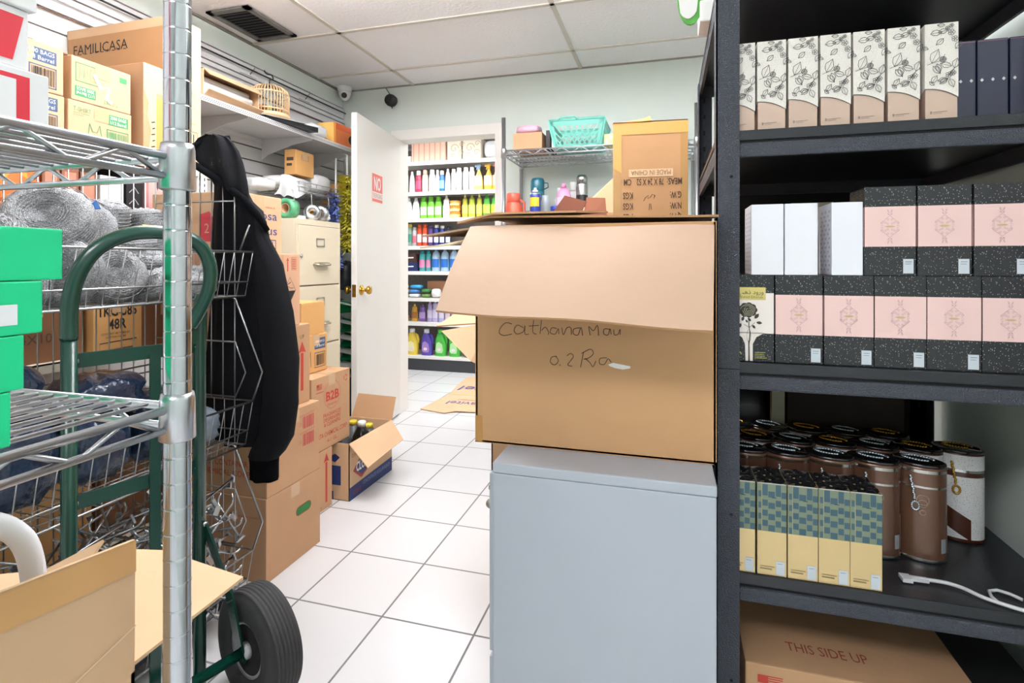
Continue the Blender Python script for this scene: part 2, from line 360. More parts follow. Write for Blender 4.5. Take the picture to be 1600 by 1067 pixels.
# ceiling vent
v = thing('ceiling_vent', 'grey metal air vent with dark louvres in the ceiling', 'vent', (-2.145, 2.41, ZC))
vm = mat('vent_metal', '#7d7a76', 0.45, 0.4); f = MB(); a, c = 0.13, 0.188
for q in ((-a, a, -c, -c + 0.034), (-a, a, c - 0.034, c), (-a, -a + 0.034, -c, c), (a - 0.034, a, -c, c)): f.box(*q, -0.014, -0.004, vm)
f.build('frame', v, world=False)
MB().box(-a + 0.03, a - 0.03, -c + 0.03, c - 0.03, -0.006, -0.004, blk_in).build('backing', v, world=False)
f = MB()
for i in range(11):
    y = -0.14 + i * 0.028; f.hexa([(-0.096, y, -0.012), (0.096, y, -0.012), (0.096, y + 0.003, -0.012), (-0.096, y + 0.003, -0.012), (-0.096, y + 0.014, -0.0055), (0.096, y + 0.014, -0.0055), (0.096, y + 0.017, -0.0055), (-0.096, y + 0.017, -0.0055)], mat('louvre_metal', '#44464a', 0.45, 0.4))
f.build('louvre', v, world=False)
# cameras in the corner
t = thing('dome_camera', 'white dome security camera in the ceiling corner', 'camera', (-2.285, 3.48, ZC))
MB().lathe([(0.052, 0), (0.052, -0.02), (0.046, -0.03)], white, 24).build('base', t, world=False)
MB().lathe([(0.044, -0.028), (0.044, -0.05), (0.036, -0.075), (0.02, -0.092), (0.0, -0.097)][::-1], white, 24).build('housing', t, world=False)
dr = Vector((0.42, -0.80, -0.45)).normalized(); Rl = Vector((0, 0, 1)).rotation_difference(dr).to_matrix()
MB().lathe([(0.0, 0.03), (0.02, 0.03), (0.02, 0.046), (0.016, 0.05), (0, 0.05)], blk_pl, 20, (0, 0, -0.05), R=Rl).build('lens', t, world=False)
t = thing('wall_camera', 'small black camera hanging on a wire on the back wall', 'camera', (-1.925, YB - 0.05, 2.285))
MB().lathe([(0, -0.035), (0.03, -0.035), (0.042, -0.025), (0.044, 0.0), (0.04, 0.02), (0.03, 0.03), (0, 0.03)], blk_m, 24, R=Matrix.Rotation(math.pi / 2, 3, 'X')).build('housing', t, world=False)
MB().lathe([(0, 0), (0.018, 0), (0.016, 0.006), (0, 0.007)], blk_pl, 16, (-0.004, -0.034, 0.006), R=Matrix.Rotation(math.pi / 2, 3, 'X')).build('lens', t, world=False)
MB().box(-0.012, 0.012, 0.025, 0.05, -0.02, 0.02, blk_m).build('wall_mount', t, world=False)
MB().tube([(0, 0.03, 0.03), (-0.03, 0.04, 0.06), (-0.065, 0.045, 0.11)], 0.003, blk_m, 6).tube([(0, 0, -0.04), (0.01, 0, -0.05), (0.012, -0.0, -0.06)], 0.004, blk_m, 6).build('cable', t, world=False)

# ================================================================== left wall: slatwall and its shelves
sw = thing('slatwall', 'white slatwall with brown grooves along the left wall', 'wall panel', (WL + 0.012, 1.9, 0))
f = MB(); z = 0.12; f.box(WL + 0.0005, WL + 0.008, 0.2, YB - 0.01, 0.1, 2.272, slat_g)
while z < 2.27:
    f.box(WL + 0.008, WL + 0.022, 0.2, YB - 0.012, z, min(z + 0.072, 2.272), slat_m); z += 0.0795
f.build('slatted_panel', sw)
# long wire rail with hooks above the upper shelf
rl = thing('hanging_rail', 'thin black wire display rail high on the slatwall', 'rail', (-2.318, 2.3, 2.22))
zr = 2.225; xr_ = -2.318
MB().tube([(xr_, 1.0, zr), (xr_, YB - 0.02, zr)], 0.0045, blk_m, 6).tube([(xr_ - 0.01, 1.0, zr - 0.075), (xr_ - 0.01, YB - 0.02, zr - 0.075)], 0.003, zinc, 6).tube([(xr_ - 0.012, 1.0, zr - 0.13), (xr_ - 0.012, YB - 0.02, zr - 0.13)], 0.003, slat_g, 6).build('rail', rl)
for y in (1.45, 2.10, 2.60, 3.10):
    MB().tube([(WL + 0.02, y, zr - 0.02), (xr_, y, zr), (xr_ + 0.012, y, zr + 0.012), (xr_ + 0.012, y, zr + 0.028)], 0.003, zinc, 6).tube([(WL + 0.022, y + 0.05, zr - 0.03), (xr_ + 0.02, y - 0.12, zr - 0.05)], 0.002, zinc, 6).build('hook', rl)
# ---- upper white shelf A
SA0, SA1, SAX, SAZ = 1.62, 3.22, -1.97, 1.85
t = thing('wall_shelf', 'long white metal shelf high on the slatwall carrying the birdcage', 'shelf', (-2.15, 2.5, SAZ))
f = MB(); f.box(WL + 0.022, SAX, SA0, SA1, SAZ - 0.004, SAZ, shelf_w); f.box(SAX - 0.004, SAX, SA0, SA1, SAZ - 0.026, SAZ - 0.004, shelf_w)
f.box(WL + 0.022, WL + 0.028, SA0, SA1, SAZ - 0.026, SAZ - 0.004, shelf_w)
pf = Fr((SAX, SA0, SAZ - 0.026), (0, 1, 0), (0, 0, 1)); pm = mat('perforation', '#6f6c6c', 0.8)
for i in range(126):
    y = 0.01 + i * 0.0125
    if y < SA1 - SA0 - 0.01: f.rect(pf, y, 0.013, y + 0.007, 0.018, pm); f.rect(pf, y + 0.005, 0.005, y + 0.012, 0.010, pm)
f.build('shelf_board', t)
for y in (1.75, 2.20, 2.70, 3.15):
    f = MB(); f.slab([(WL + 0.022, y, SAZ - 0.005), (SAX + 0.02 - 0.03, y, SAZ - 0.005), (SAX - 0.02, y, SAZ - 0.03), (-2.12, y, SAZ - 0.05), (WL + 0.06, y, SAZ - 0.10), (WL + 0.022, y, SAZ - 0.13)], 0.006, shelf_w)
    f.build('bracket', t)
# carton of light tubes
t = thing('carton_of_tubes', 'long open cardboard carton holding white fluorescent tubes', 'cardboard box', (-2.13, 2.10, SAZ))
x0, x1, y0, y1, z0, z1 = -2.28, -1.99, 1.93, 2.27, SAZ, SAZ + 0.13
f = MB(); f.box(x0, x1, y0, y1, z0, z0 + 0.004, card_l); f.box(x0, x0 + 0.004, y0, y1, z0, z1, card_l); f.box(x0, x1, y0, y0 + 0.004, z0, z1, card_l); f.box(x0, x1, y1 - 0.004, y1, z0, z1, card_l); f.box(x0, x1, y0, y1, z1 - 0.004, z1, card)
f.build('body', t)
MB().slab([(x1, y0, z0 + 0.001), (x1, y1, z0 + 0.001), (x1 + 0.035, y1, z0 + 0.022), (x1 + 0.035, y0, z0 + 0.03)], 0.004, card_l).build('flap', t)
MB().slab([(x1, y0, z1), (x1 + 0.03, y0 + 0.01, z1 - 0.03), (x1 + 0.03, y1 - 0.01, z1 - 0.03), (x1, y1, z1)], 0.003, card).build('flap', t)
for k, (xx, zz) in enumerate(((-2.02, 0.028), (-2.02, 0.062), (-2.06, 0.028), (-2.06, 0.062), (-2.04, 0.093))):
    o = MB().lathe([(0, -0.15), (0.011, -0.15), (0.016, -0.146), (0.016, 0.146), (0.011, 0.15), (0, 0.15)], white, 14, (0, 0, 0), R=Matrix.Rotation(math.pi / 2, 3, 'X')).build('fluorescent_tube', None, label='white tube lying inside the open carton beside the birdcage', cat='light tube', group='tubes in the long carton')
    o.location = (xx, 2.10, z0 + zz)
# thin card standing behind the cage
carton('plain_card_box', 'plain pale carton end between the tube carton and the birdcage', -2.16, -2.02, 2.285, 2.31, SAZ, SAZ + 0.12, card_pale, tape=False, seam=False)
# birdcage
cx, cy, cz, R0 = -2.06, 2.43, SAZ + 0.035, 0.100
t = thing('birdcage', 'small round bamboo birdcage with a black hook on the upper shelf', 'birdcage', (cx, cy, cz))
bam = mat('bamboo', '#e6c49a', 0.55)
MB().lathe([(0, 0), (R0 + 0.006, 0), (R0 + 0.006, 0.012), (R0 - 0.004, 0.014), (0, 0.014)], bam, 36, (cx, cy, cz)).build('base', t)
f = MB()
for z in (0.014, 0.036, 0.125): f.tube([(cx + R0 * math.cos(a), cy + R0 * math.sin(a), cz + z) for a in [2 * math.pi * k / 32 for k in range(32)]], 0.004, bam, 6, closed=True)
f.build('hoop', t)
f = MB()
for k in range(40):
    a = 2 * math.pi * k / 40; c, s = math.cos(a), math.sin(a)
    f.tube([(cx + R0 * c, cy + R0 * s, cz + 0.01), (cx + R0 * c, cy + R0 * s, cz + 0.125)] + [(cx + R0 * math.cos(q) * c, cy + R0 * math.cos(q) * s, cz + 0.125 + 0.052 * math.sin(q)) for q in (0.4, 0.8, 1.15, 1.45)], 0.0022, bam, 5)
f.build('bars', t)
f = MB(); f.tube([(cx, cy, cz + 0.17), (cx, cy, cz + 0.205), (cx, cy + 0.008, cz + 0.212), (cx, cy + 0.022, cz + 0.215), (cx, cy + 0.03, cz + 0.225), (cx, cy + 0.02, cz + 0.238), (cx, cy + 0.0, cz + 0.236), (cx, cy - 0.015, cz + 0.232), (cx, cy - 0.03, cz + 0.236), (cx, cy - 0.038, cz + 0.246)], 0.0035, blk_m, 8).build('hook', t)
o = MB()
for k in range(5):
    o.lathe([(0, -0.02), (0.012, -0.014), (0.016, 0), (0.01, 0.014), (0, 0.02)], mat(['toy_red', 'toy_brown', 'toy_green', 'toy_black', 'toy_rust'][k], ['#9c5a4c', '#7a4a32', '#8aa05a', '#3a3638', '#a06a4a'][k], 0.6), 10, (cx - 0.03 + 0.015 * k, cy - 0.04 + 0.02 * k, cz + 0.05 + 0.006 * (k % 2)))
o.build('perch_ornament', t)
t = thing('black_tray', 'flat black tray under the birdcage jutting over the shelf edge', 'tray', (-2.05, 2.5, SAZ))
f = MB(); f.hexa([(-2.22, 2.30, SAZ + 0.016), (-1.97, 2.30, SAZ + 0.001), (-1.92, 2.66, SAZ + 0.001), (-2.2, 2.68, SAZ + 0.016), (-2.22, 2.30, SAZ + 0.032), (-1.97, 2.30, SAZ + 0.012), (-1.92, 2.66, SAZ + 0.03), (-2.2, 2.68, SAZ + 0.033)], blk_pl)
f.build('tray_body', t)
MB().slab([(-1.968, 2.27, SAZ + 0.013), (-1.925, 2.56, SAZ + 0.03), (-2.2, 2.6, SAZ + 0.036), (-2.22, 2.30, SAZ + 0.034)], 0.002, white_p).build('paper_sheet', t)

def bag(name, label, c, sx, sy, sz, m, seed, cat='plastic bag', group=None, crump=0.16, rz=0.0, n=26):
    rr = random.Random(seed); ph = [(rr.uniform(2, 7), rr.uniform(2, 7), rr.uniform(2, 6), rr.uniform(0, 6.3), rr.uniform(0.4, 1)) for _ in range(9)]
    rows = []
    for i in range(n // 2 + 1):
        v = -math.pi / 2 + math.pi * i / (n // 2); row = []
        for k in range(n):
            u = 2 * math.pi * k / n; q = 0.62
            def sp(x): return math.copysign(abs(x) ** q, x)
            x, y, z = sp(math.cos(u)) * sp(math.cos(v)) if abs(math.cos(v)) > 1e-6 else 0, sp(math.sin(u)) * sp(math.cos(v)) if abs(math.cos(v)) > 1e-6 else 0, sp(math.sin(v))
            dd = sum(a * abs(math.sin(p1 * x + p2 * y + p3 * z + p4)) for p1, p2, p3, p4, a in ph) / 9
            s_ = 1 - crump * dd * 1.4
            row.append(Vector((x * sx / 2 * s_, y * sy / 2 * s_, (z * s_ + 1) * sz / 2)))
        rows.append(row)
    b = MB(); b.sheet(rows, m, True, closed=True)
    o = b.build(name, None, label=label, cat=cat, group=group); o.location = c; o.rotation_euler = (0, 0, rz); return o
clear_bag = mat('cloudy_plastic', '#e3e6e8', 0.25, bump=0.4, bscale=25); white_bag = mat('white_bag_plastic', '#f2f3f5', 0.35, bump=0.3, bscale=18)
bag('plastic_bag', 'crumpled white plastic bag between the black tray and orange box', (-2.06, 2.80, SAZ), 0.15, 0.22, 0.10, clear_bag, 3, crump=0.3)
# orange boxed gadget
t = thing('orange_box', 'orange and yellow product box with a black gadget picture, upper shelf end', 'box', (-2.07, 3.0, SAZ))
f = MB(); X0, X1, Y0, Y1 = -2.12, -2.0, 2.93, 3.21
f.box(X0, X1, Y0, Y1, SAZ, SAZ + 0.14, mat('gadget_orange', '#d97b45', 0.4), bev=0.002)
q = boxframes(X0, X1, Y0, Y1, SAZ, SAZ + 0.14)
f.rect(q['front'], 0.002, 0.002, 0.118, 0.138, mat('gadget_yellow', '#f0c26a', 0.5)); f.rect(q['right'], 0.002, 0.002, 0.02, 0.138, mat('gadget_yellow2', '#e8a24a', 0.5))
f.rect(q['right'], 0.02, 0.1, 0.278, 0.138, mat('gadget_red', '#cf5a2c', 0.4));
f.poly(q['right'], arc(0.22, 0.06, 0.062, 0.036, 0, 360, 20)[:-1], blk_m, 0.001); f.rect(q['right'], 0.19, 0.05, 0.215, 0.072, mat('gadget_grey', '#c9c2b4', 0.5), 0.0015); f.rect(q['right'], 0.225, 0.045, 0.25, 0.068, mat('gadget_grey', '#c9c2b4', 0.5), 0.0015)
f.build('box_body', t)
# ---- wire bin on the slatwall with bags, small carton
t = thing('wire_bin', 'small white wire basket hooked on the slatwall under the shelf', 'wire basket', (-2.18, 2.88, 1.52))
wm = mat('white_wire', '#b9bbbd', 0.35, 0.5); X0, X1, Y0, Y1, Z0, Z1 = WL + 0.022, -2.05, 2.66, 3.10, 1.525, 1.58
f = MB()
for z in (Z0, (Z0 + Z1) / 2, Z1): f.tube([(X0, Y0, z), (X1, Y0, z), (X1, Y1, z), (X0, Y1, z)], 0.003, wm, 6, closed=(z == Z1))
for i in range(9):
    y = Y0 + (Y1 - Y0) * i / 8; f.tube([(X1, y, Z1), (X1, y, Z0), (X0, y, Z0)], 0.002, wm, 5)
for i in range(6):
    x = X0 + (X1 - X0) * i / 5; f.tube([(x, Y0, Z1), (x, Y0, Z0), (x, Y1, Z0), (x, Y1, Z1)], 0.002, wm, 5)
f.build('basket', t)
for y in (2.62, 2.78, 2.95):
    f = MB(); f.tube([(WL + 0.022, y, 1.55), (-2.08, y, 1.53), (-2.055, y, 1.52), (-2.05, y, 1.45), (-2.06, y, 1.44)], 0.003, wm, 6).build('peg_hook', t)
bag('plastic_bag', 'big white plastic bag draped over the wire basket edge below the small carton', (-2.17, 2.70, 1.53), 0.24, 0.34, 0.09, white_bag, 5, crump=0.2)
bag('plastic_bag', 'white plastic bag heap in the wire basket, right of the small carton', (-2.18, 2.96, 1.53), 0.22, 0.26, 0.15, white_bag, 6, crump=0.35)
bag('plastic_bag', 'pointed white plastic bag hanging left of the wire basket above a carton', (-2.16, 2.47, 1.50), 0.16, 0.2, 0.08, white_bag, 8, crump=0.3)
r, p, q = carton('small_carton', 'small plain carton on white bags under the upper shelf', -2.145, -2.07, 2.65, 2.83, 1.62, 1.765, card_y, rz=0.05)
p.rect(q['right'], 0.05, 0.09, 0.13, 0.125, tape_m); p.frame(q['right'], 0.055, 0.02, 0.12, 0.06, 0.004, tape_yel); p.rect(q['front'], 0.015, 0.08, 0.06, 0.1, ink_br); p.rect(q['front'], 0.015, 0.05, 0.05, 0.065, ink_br); p.build('printing', r, world=False)
r, p, q = carton('small_carton', 'brown carton standing upright inside the wire basket end', -2.22, -2.08, 3.11, 3.24, 1.50, 1.63, card_y)
p.bars(q['right'], 0.03, 0.02, 0.1, 0.09, ink_br); p.build('printing', r, world=False)

rows = []
for i in range(13):
    u = i / 12; rows.append([Vector((-2.055 - 0.02 * v + 0.012 * math.sin(7 * u + 5 * v), 2.46 + 0.10 * v + 0.30 * u * (0.6 + 0.4 * v) , 1.475 + 0.13 * v - 0.02 * u + 0.008 * math.sin(11 * u) + (0.03 * u * (1 - v)))) for v in [k / 8 for k in range(9)]])
MB().sheet(rows, white_bag, True).build('plastic_sheet', None, label='thin white plastic sheet draped over the front of the wire basket', cat='plastic sheet')
# ================================================================== cream filing cabinet
CX, CY0, CY1, CH = -1.78, 2.29, 2.665, 1.33
t = thing('filing_cabinet', 'cream four drawer metal filing cabinet against the slatwall', 'filing cabinet', (-2.05, 2.47, 0))
f = MB(); f.box(WL + 0.03, CX - 0.012, CY0, CY1, 0, CH, cream, bev=0.003); f.box(CX - 0.012, CX - 0.008, CY0 + 0.01, CY1 - 0.01, 0.03, CH - 0.03, cream_d)
f.box(CX - 0.012, CX, CY0, CY1, CH - 0.03, CH, cream, bev=0.002); f.box(CX - 0.012, CX, CY0, CY0 + 0.012, 0, CH - 0.03, cream); f.box(CX - 0.012, CX, CY1 - 0.012, CY1, 0, CH - 0.03, cream); f.build('body', t)
for k in range(4):
    z0 = 0.045 + k * 0.315; f = MB(); f.box(CX - 0.008, CX + 0.004, CY0 + 0.015, CY1 - 0.015, z0, z0 + 0.308, cream, bev=0.003); dd = f.build('drawer', t)
    my = (CY0 + CY1) / 2; f = MB(); f.frame(Fr((CX + 0.004, my - 0.035, z0 + 0.2), (0, 1, 0), (0, 0, 1)), 0, 0, 0.07, 0.045, 0.006, mat('label_holder_metal', '#a19a8a', 0.4, 0.7), 0.003); f.rect(Fr((CX + 0.004, my - 0.03, z0 + 0.205), (0, 1, 0), (0, 0, 1)), 0, 0, 0.06, 0.035, mat('card_insert', '#d6ccb6', 0.8), 0.001); f.build('label_holder', dd)
    f = MB(); f.tube([(CX + 0.004, my - 0.055, z0 + 0.105), (CX + 0.03, my - 0.05, z0 + 0.105), (CX + 0.032, my + 0.05, z0 + 0.105), (CX + 0.004, my + 0.055, z0 + 0.105)], 0.006, mat('handle_metal', '#bdb5a3', 0.3, 0.8), 8); f.box(CX + 0.004, CX + 0.03, my - 0.045, my + 0.045, z0 + 0.112, z0 + 0.118, mat('handle_metal', '#bdb5a3', 0.3, 0.8)); f.build('handle', dd)
    if k == 3: MB().lathe([(0, 0), (0.009, 0), (0.009, 0.006), (0, 0.007)], steel, 14, (CX + 0.004, CY0 + 0.03, z0 + 0.15), R=Matrix.Rotation(math.pi / 2, 3, 'Y')).build('lock', dd)
# on top of it
def torus_roll(name, label, c, R, r, h, m1, m2, axis='X', cat='tape roll', group=None, rz=0):
    t = thing(name, label, cat, c, rz, group); Rm = Matrix.Rotation(math.pi / 2, 3, 'Y') if axis == 'X' else (Matrix.Rotation(math.pi / 2, 3, 'X') if axis == 'Y' else Matrix.Identity(3))
    MB().lathe([(r, -h / 2), (R, -h / 2), (R, h / 2), (r, h / 2), (r, -h / 2)], m1, 28, R=Rm).build('roll', t, world=False)
    MB().lathe([(r * 0.85, -h / 2), (r * 0.99, -h / 2), (r * 0.99, h / 2), (r * 0.85, h / 2), (r * 0.85, -h / 2)], m2, 28, R=Rm).build('core', t, world=False)
    return t
torus_roll('tape_roll', 'green roll of tape standing on the cream filing cabinet', (-1.86, 2.33, CH + 0.052), 0.052, 0.026, 0.05, mat('green_wrap', '#5fae7e', 0.35, var=0.4, vscale=40), card, 'Y')
torus_roll('metal_spool', 'left one of two silver spools on the cream filing cabinet', (-1.82, 2.47, CH + 0.043), 0.043, 0.012, 0.03, chrome_b, brass, 'Y', 'spool', 'silver spools on the cabinet', rz=0.5)
torus_roll('metal_spool', 'right one of two silver spools on the cream filing cabinet', (-1.82, 2.54, CH + 0.043), 0.043, 0.012, 0.03, chrome_b, brass, 'Y', 'spool', 'silver spools on the cabinet', rz=0.4)
bag('clear_bag', 'small clear plastic bag at the cabinet top corner by the door', (-1.87, 2.61, CH), 0.13, 0.12, 0.06, clear_bag, 11, crump=0.4)
MB().box(-1.95, -1.83, 2.36, 2.43, CH, CH + 0.022, white_p, bev=0.003).build('paper_bundle', None, label='white paper bundle beside the green tape roll on the cabinet', cat='paper')
# ---- hanging dusters and stacked dustpans between cabinet and door
def fuzzy(c, R, h, m, seed, n=420):
    rr = random.Random(seed); b = MB(); b.lathe([(0.006, 0), (0.006, h)], blk_pl, 8, c)
    for _ in range(n):
        z = rr.uniform(0.02, h); a = rr.uniform(0, 6.28); e = rr.uniform(-0.7, 0.2); l = R * rr.uniform(0.75, 1.1); wd = 0.006
        dx, dy, dz = math.cos(a) * math.cos(e), math.sin(a) * math.cos(e), math.sin(e); p = Vector(c) + Vector((0, 0, z)); q = p + Vector((dx, dy, dz)) * l; s = Vector((-math.sin(a), math.cos(a), 0.3)) * wd
        b.add([p, q - s, q + Vector((dx, dy, dz)) * 0.008, q + s], [(0, 1, 2, 3)], m)
    return b
t = thing('feather_duster', 'fluffy yellow duster hanging beside the open white door', 'duster', (-1.985, 3.05, 1.17))
fuzzy((-1.985, 3.05, 1.17), 0.055, 0.50, mat('yellow_fluff', '#f7ec5a', 0.8), 1, 1100).build('fluff', t); MB().tube([(-1.985, 3.05, 1.6), (-1.985, 3.05, 1.8), (-2.03, 3.05, 1.82)], 0.006, white, 8).build('handle', t)
t = thing('feather_duster', 'fluffy blue duster hanging left of the yellow one by the door', 'duster', (-2.055, 3.03, 1.05))
fuzzy((-2.055, 3.03, 1.05), 0.05, 0.50, mat('blue_fluff', '#93aaea', 0.8), 2, 900).build('fluff', t); MB().tube([(-2.055, 3.03, 1.5), (-2.055, 3.03, 1.78)], 0.006, white, 8).build('handle', t)
bag('dark_bag', 'black and clear plastic bag hanging below the dusters by the door', (-2.08, 3.16, 0.90), 0.2, 0.2, 0.24, mat('dark_bag_plastic', '#34373d', 0.3, var=0.5, vscale=20), 14, crump=0.35)
bag('clear_bag', 'pale blue clear bag behind the green dustpans', (-2.13, 3.10, 0.30), 0.14, 0.2, 0.55, mat('bluish_plastic', '#b7c3cf', 0.25, bump=0.4, bscale=30), 15, crump=0.3)
pan = None
for k, (z, tilt) in enumerate(((0.44, 0.1), (0.53, 0.15), (0.62, 0.2), (0.72, 0.35), (0.84, 0.5))):
    if pan is None:
        pan = thing('dustpan', '', 'dustpan', (0, 0, 0)); gm = mat('bright_green_plastic', '#12864e', 0.3)
        rows = []
        for i in range(9):
            a = math.pi * i / 8; rows.append([Vector((0.10 * math.cos(a) * s_, 0.08 * math.sin(a) * s_ - 0.03, -0.03 * (1 - s_) + dz)) for s_, dz in ((0.05, -0.035), (0.6, -0.032), (0.9, -0.015), (1.0, 0.01), (1.02, 0.01), (0.93, -0.022), (0.6, -0.038), (0.05, -0.041))])
        MB().sheet(rows, gm).build('pan', pan, world=False)
        MB().slab([(-0.09, -0.035, -0.004), (0.09, -0.035, -0.004), (0.07, 0.03, 0.002), (-0.07, 0.03, 0.002)], 0.004, white).build('brush_insert', pan, world=False)
        o = pan
    else: o = dup(pan, (0, 0, 0))
    o.location = (-2.06, 3.12, z); o.rotation_euler = (math.radians(25) - tilt, 0.25, 0.5); o['group'] = 'green dustpans by the door'
    o['label'] = ['bottom green and white dustpan of the pile beside the door', 'second lowest green and white dustpan of the pile beside the door', 'middle green and white dustpan of the pile beside the door', 'second highest green and white dustpan of the pile, near the door knob', 'topmost green and white dustpan of the pile beside the door'][k]
bag('dark_bag', 'crumpled navy plastic bag at the foot of the dustpan pile', (-2.05, 3.12, 0.0), 0.24, 0.26, 0.38, mat('navy_plastic', '#27364f', 0.22, bump=0.6, bscale=20), 16, crump=0.35)

# ================================================================== carton stack along the left
def flag(p, fr, a, b, h, m):
    w_ = h * 1.6
    for i in range(7): p.rect(fr, a, b + h * i * 2 / 13, a + w_, b + h * (i * 2 + 1) / 13, m)
    p.rect(fr, a, b + h * 0.46, a + w_ * 0.42, b + h, m, 0.0006)
def uparrow(p, fr, a, b, h, wd, m):
    p.rect(fr, a - wd * 0.18, b, a + wd * 0.18, b + h - wd * 1.0, m); p.poly(fr, [(a - wd / 2, b + h - wd * 1.0), (a - wd * 0.18, b + h - wd * 0.9), (a + wd * 0.18, b + h - wd * 0.9), (a + wd / 2, b + h - wd * 1.0), (a, b + h)], m)
r, p, q = carton('handled_carton', 'bottom brown carton of the tall stack with a green hand hole', -1.72, -1.32, 1.542, 1.842, 0, 0.292)
hole = [(0.16 + 0.010, 0.165)] + arc(0.17, 0.178, 0.016, 0.016, 270, 90, 8) + arc(0.222, 0.178 + 0.004, 0.016, 0.016, 90, -90, 8)
hole = arc(0.225, 0.178, 0.015, 0.015, -90, 90, 8) + arc(0.17, 0.178, 0.015, 0.015, 90, 270, 8)
p.poly(q['right'], hole, mat('green_inside', '#0f7a30', 0.5)); p.line(q['right'], hole, 0.004, card_d, 0.001, closed=True); p.text(q['front'], 'PARTS INSIDE LAYERS', 0.24, 0.22, 0.006, ink_r, w=0.13); p.build('hand_hole', r, world=False)
r, p, q = carton('red_barcode_carton', 'brown carton with red barcodes, second from the floor in the tall stack', -1.70, -1.32, 1.545, 1.835, 0.292, 0.563)
for b in (0.185, 0.12): p.bars(q['right'], 0.19, b, 0.255, b + 0.045, ink_pk, 12, 3); p.line(q['right'], [(0.17, b + 0.05), (0.26, b + 0.055)], 0.0015, ink_pk); p.line(q['right'], arc(0.176, b + 0.02, 0.006, 0.006, 0, 360, 12), 0.001, ink_pk, closed=True)
p.text(q['front'], 'THIS CONTAINER', 0.10, 0.10, 0.022, ink_r, w=0.20); p.text(q['front'], 'CHEMICAL CORP', 0.09, 0.065, 0.022, ink_r, w=0.22)
p.build('printing', r, world=False)
r, p, q = carton('up_arrow_carton', 'brown carton with a tall red arrow marked UP in the stack', -1.69, -1.35, 1.545, 1.817, 0.563, 0.868)
uparrow(p, q['right'], 0.225, 0.05, 0.19, 0.045, ink_r); p.text(q['right'], 'UP', 0.225, 0.25, 0.016, ink_br, al='c'); p.build('printing', r, world=False)
r, p, q = carton('corrosive_label_carton', 'pinkish carton with a black corrosive diamond and small red arrow', -1.70, -1.35, 1.50, 1.758, 0.868, 1.139, card_p)
f_ = q['right']; c = (0.20, 0.135)
p.line(f_, [(c[0] - 0.032, c[1]), (c[0], c[1] - 0.048), (c[0] + 0.032, c[1]), (c[0], c[1] + 0.048)], 0.002, ink_k, closed=True); p.poly(f_, [(c[0] - 0.03, c[1] - 0.002), (c[0], c[1] - 0.046), (c[0] + 0.03, c[1] - 0.002)], ink_k)
p.line(f_, [(c[0] - 0.02, c[1] + 0.006), (c[0] - 0.008, c[1] + 0.014), (c[0] + 0.002, c[1] + 0.008), (c[0] + 0.02, c[1] + 0.008)], 0.002, ink_k); p.line(f_, [(c[0] - 0.012, c[1] + 0.022), (c[0] + 0.004, c[1] + 0.03)], 0.003, ink_k)
uparrow(p, f_, 0.188, 0.205, 0.052, 0.014, ink_r); p.frame(f_, 0.208, 0.21, 0.236, 0.258, 0.001, ink_r)
for k in range(6): p.rect(f_, 0.211, 0.214 + k * 0.007, 0.233, 0.217 + k * 0.007, ink_r)
p.frame(f_, 0.155, 0.015, 0.205, 0.065, 0.0015, ink_k); p.line(f_, [(0.162, 0.03), (0.175, 0.055), (0.19, 0.03), (0.162, 0.04), (0.195, 0.05)], 0.003, ink_k); p.rect(f_, 0.19, 0.02, 0.2, 0.035, ink_k)
p.rect(f_, 0.09, 0.215, 0.165, 0.266, mat('tan_panel', '#cf9c70', 0.8), 0.0003); p.build('printing', r, world=False)
r, p, q = carton('rose_carton', 'carton with large blue serif words and pink emblem, topmost of the tall stack', -1.78, -1.42, 1.505, 1.741, 1.139, 1.352, card_l)
f_ = q['right']; p.text(f_, 'Rosa', 0.09, 0.125, 0.034, ink_b, w=0.12); p.text(f_, 'Venus', 0.045, 0.07, 0.034, ink_b, w=0.165); p.frame(f_, 0.10, 0.018, 0.205, 0.052, 0.003, ink_b); p.bars(f_, 0.12, 0.024, 0.19, 0.046, ink_b, 8)
p.text(f_, 'ROSA VENUS', 0.10, 0.168, 0.007, ink_r, w=0.1); p.text(f_, 'MADE', 0.11, 0.19, 0.006, ink_k)
f_ = q['front']; hx = [(0.215, 0.04), (0.265, 0.04), (0.275, 0.055), (0.275, 0.12), (0.255, 0.145), (0.215, 0.135)]
p.poly(f_, hx, ink_pk); p.text(f_, '2', 0.245, 0.07, 0.035, card_l, al='c', l=0.0012); p.text(f_, 'Venus', 0.285, 0.085, 0.038, ink_b, w=0.16 * 0.4); p.frame(f_, 0.29, 0.04, 0.34, 0.075, 0.003, ink_b)
p.build('printing', r, world=False)
# second row: arrow box, B2B, plain, tag boxes
r, p, q = carton('narrow_arrow_carton', 'low brown carton with a slim red arrow under the printed cleaner carton', -1.77, -1.47, 1.865, 2.139, 0, 0.268)
uparrow(p, q['right'], 0.23, 0.03, 0.22, 0.04, ink_r); p.text(q['right'], 'UP', 0.18, 0.01, 0.012, ink_r); p.build('printing', r, world=False)
r, p, q = carton('cleaner_carton', 'brown carton with red circled emblem and cleaner lettering beside the cream cabinet', -1.765, -1.47, 1.99, 2.282, 0.270, 0.60)
f_ = q['right']; p.line(f_, arc(0.15, 0.235, 0.062, 0.062, 0, 360, 40), 0.0015, ink_r, closed=True); p.text(f_, 'B2B', 0.152, 0.212, 0.042, ink_r, w=0.10, al='c', bold=0.03)
p.text(f_, 'Enterprises', 0.15, 0.188, 0.014, ink_r, w=0.07, al='c'); flag(p, f_, 0.035, 0.275, 0.024, ink_r); p.line(f_, [(0.03, 0.262), (0.085, 0.262)], 0.003, ink_r)
for k in range(3): p.line(f_, arc(0.255, 0.29, 0.013, 0.013, 10 + k * 120, 100 + k * 120, 8), 0.004, ink_r)
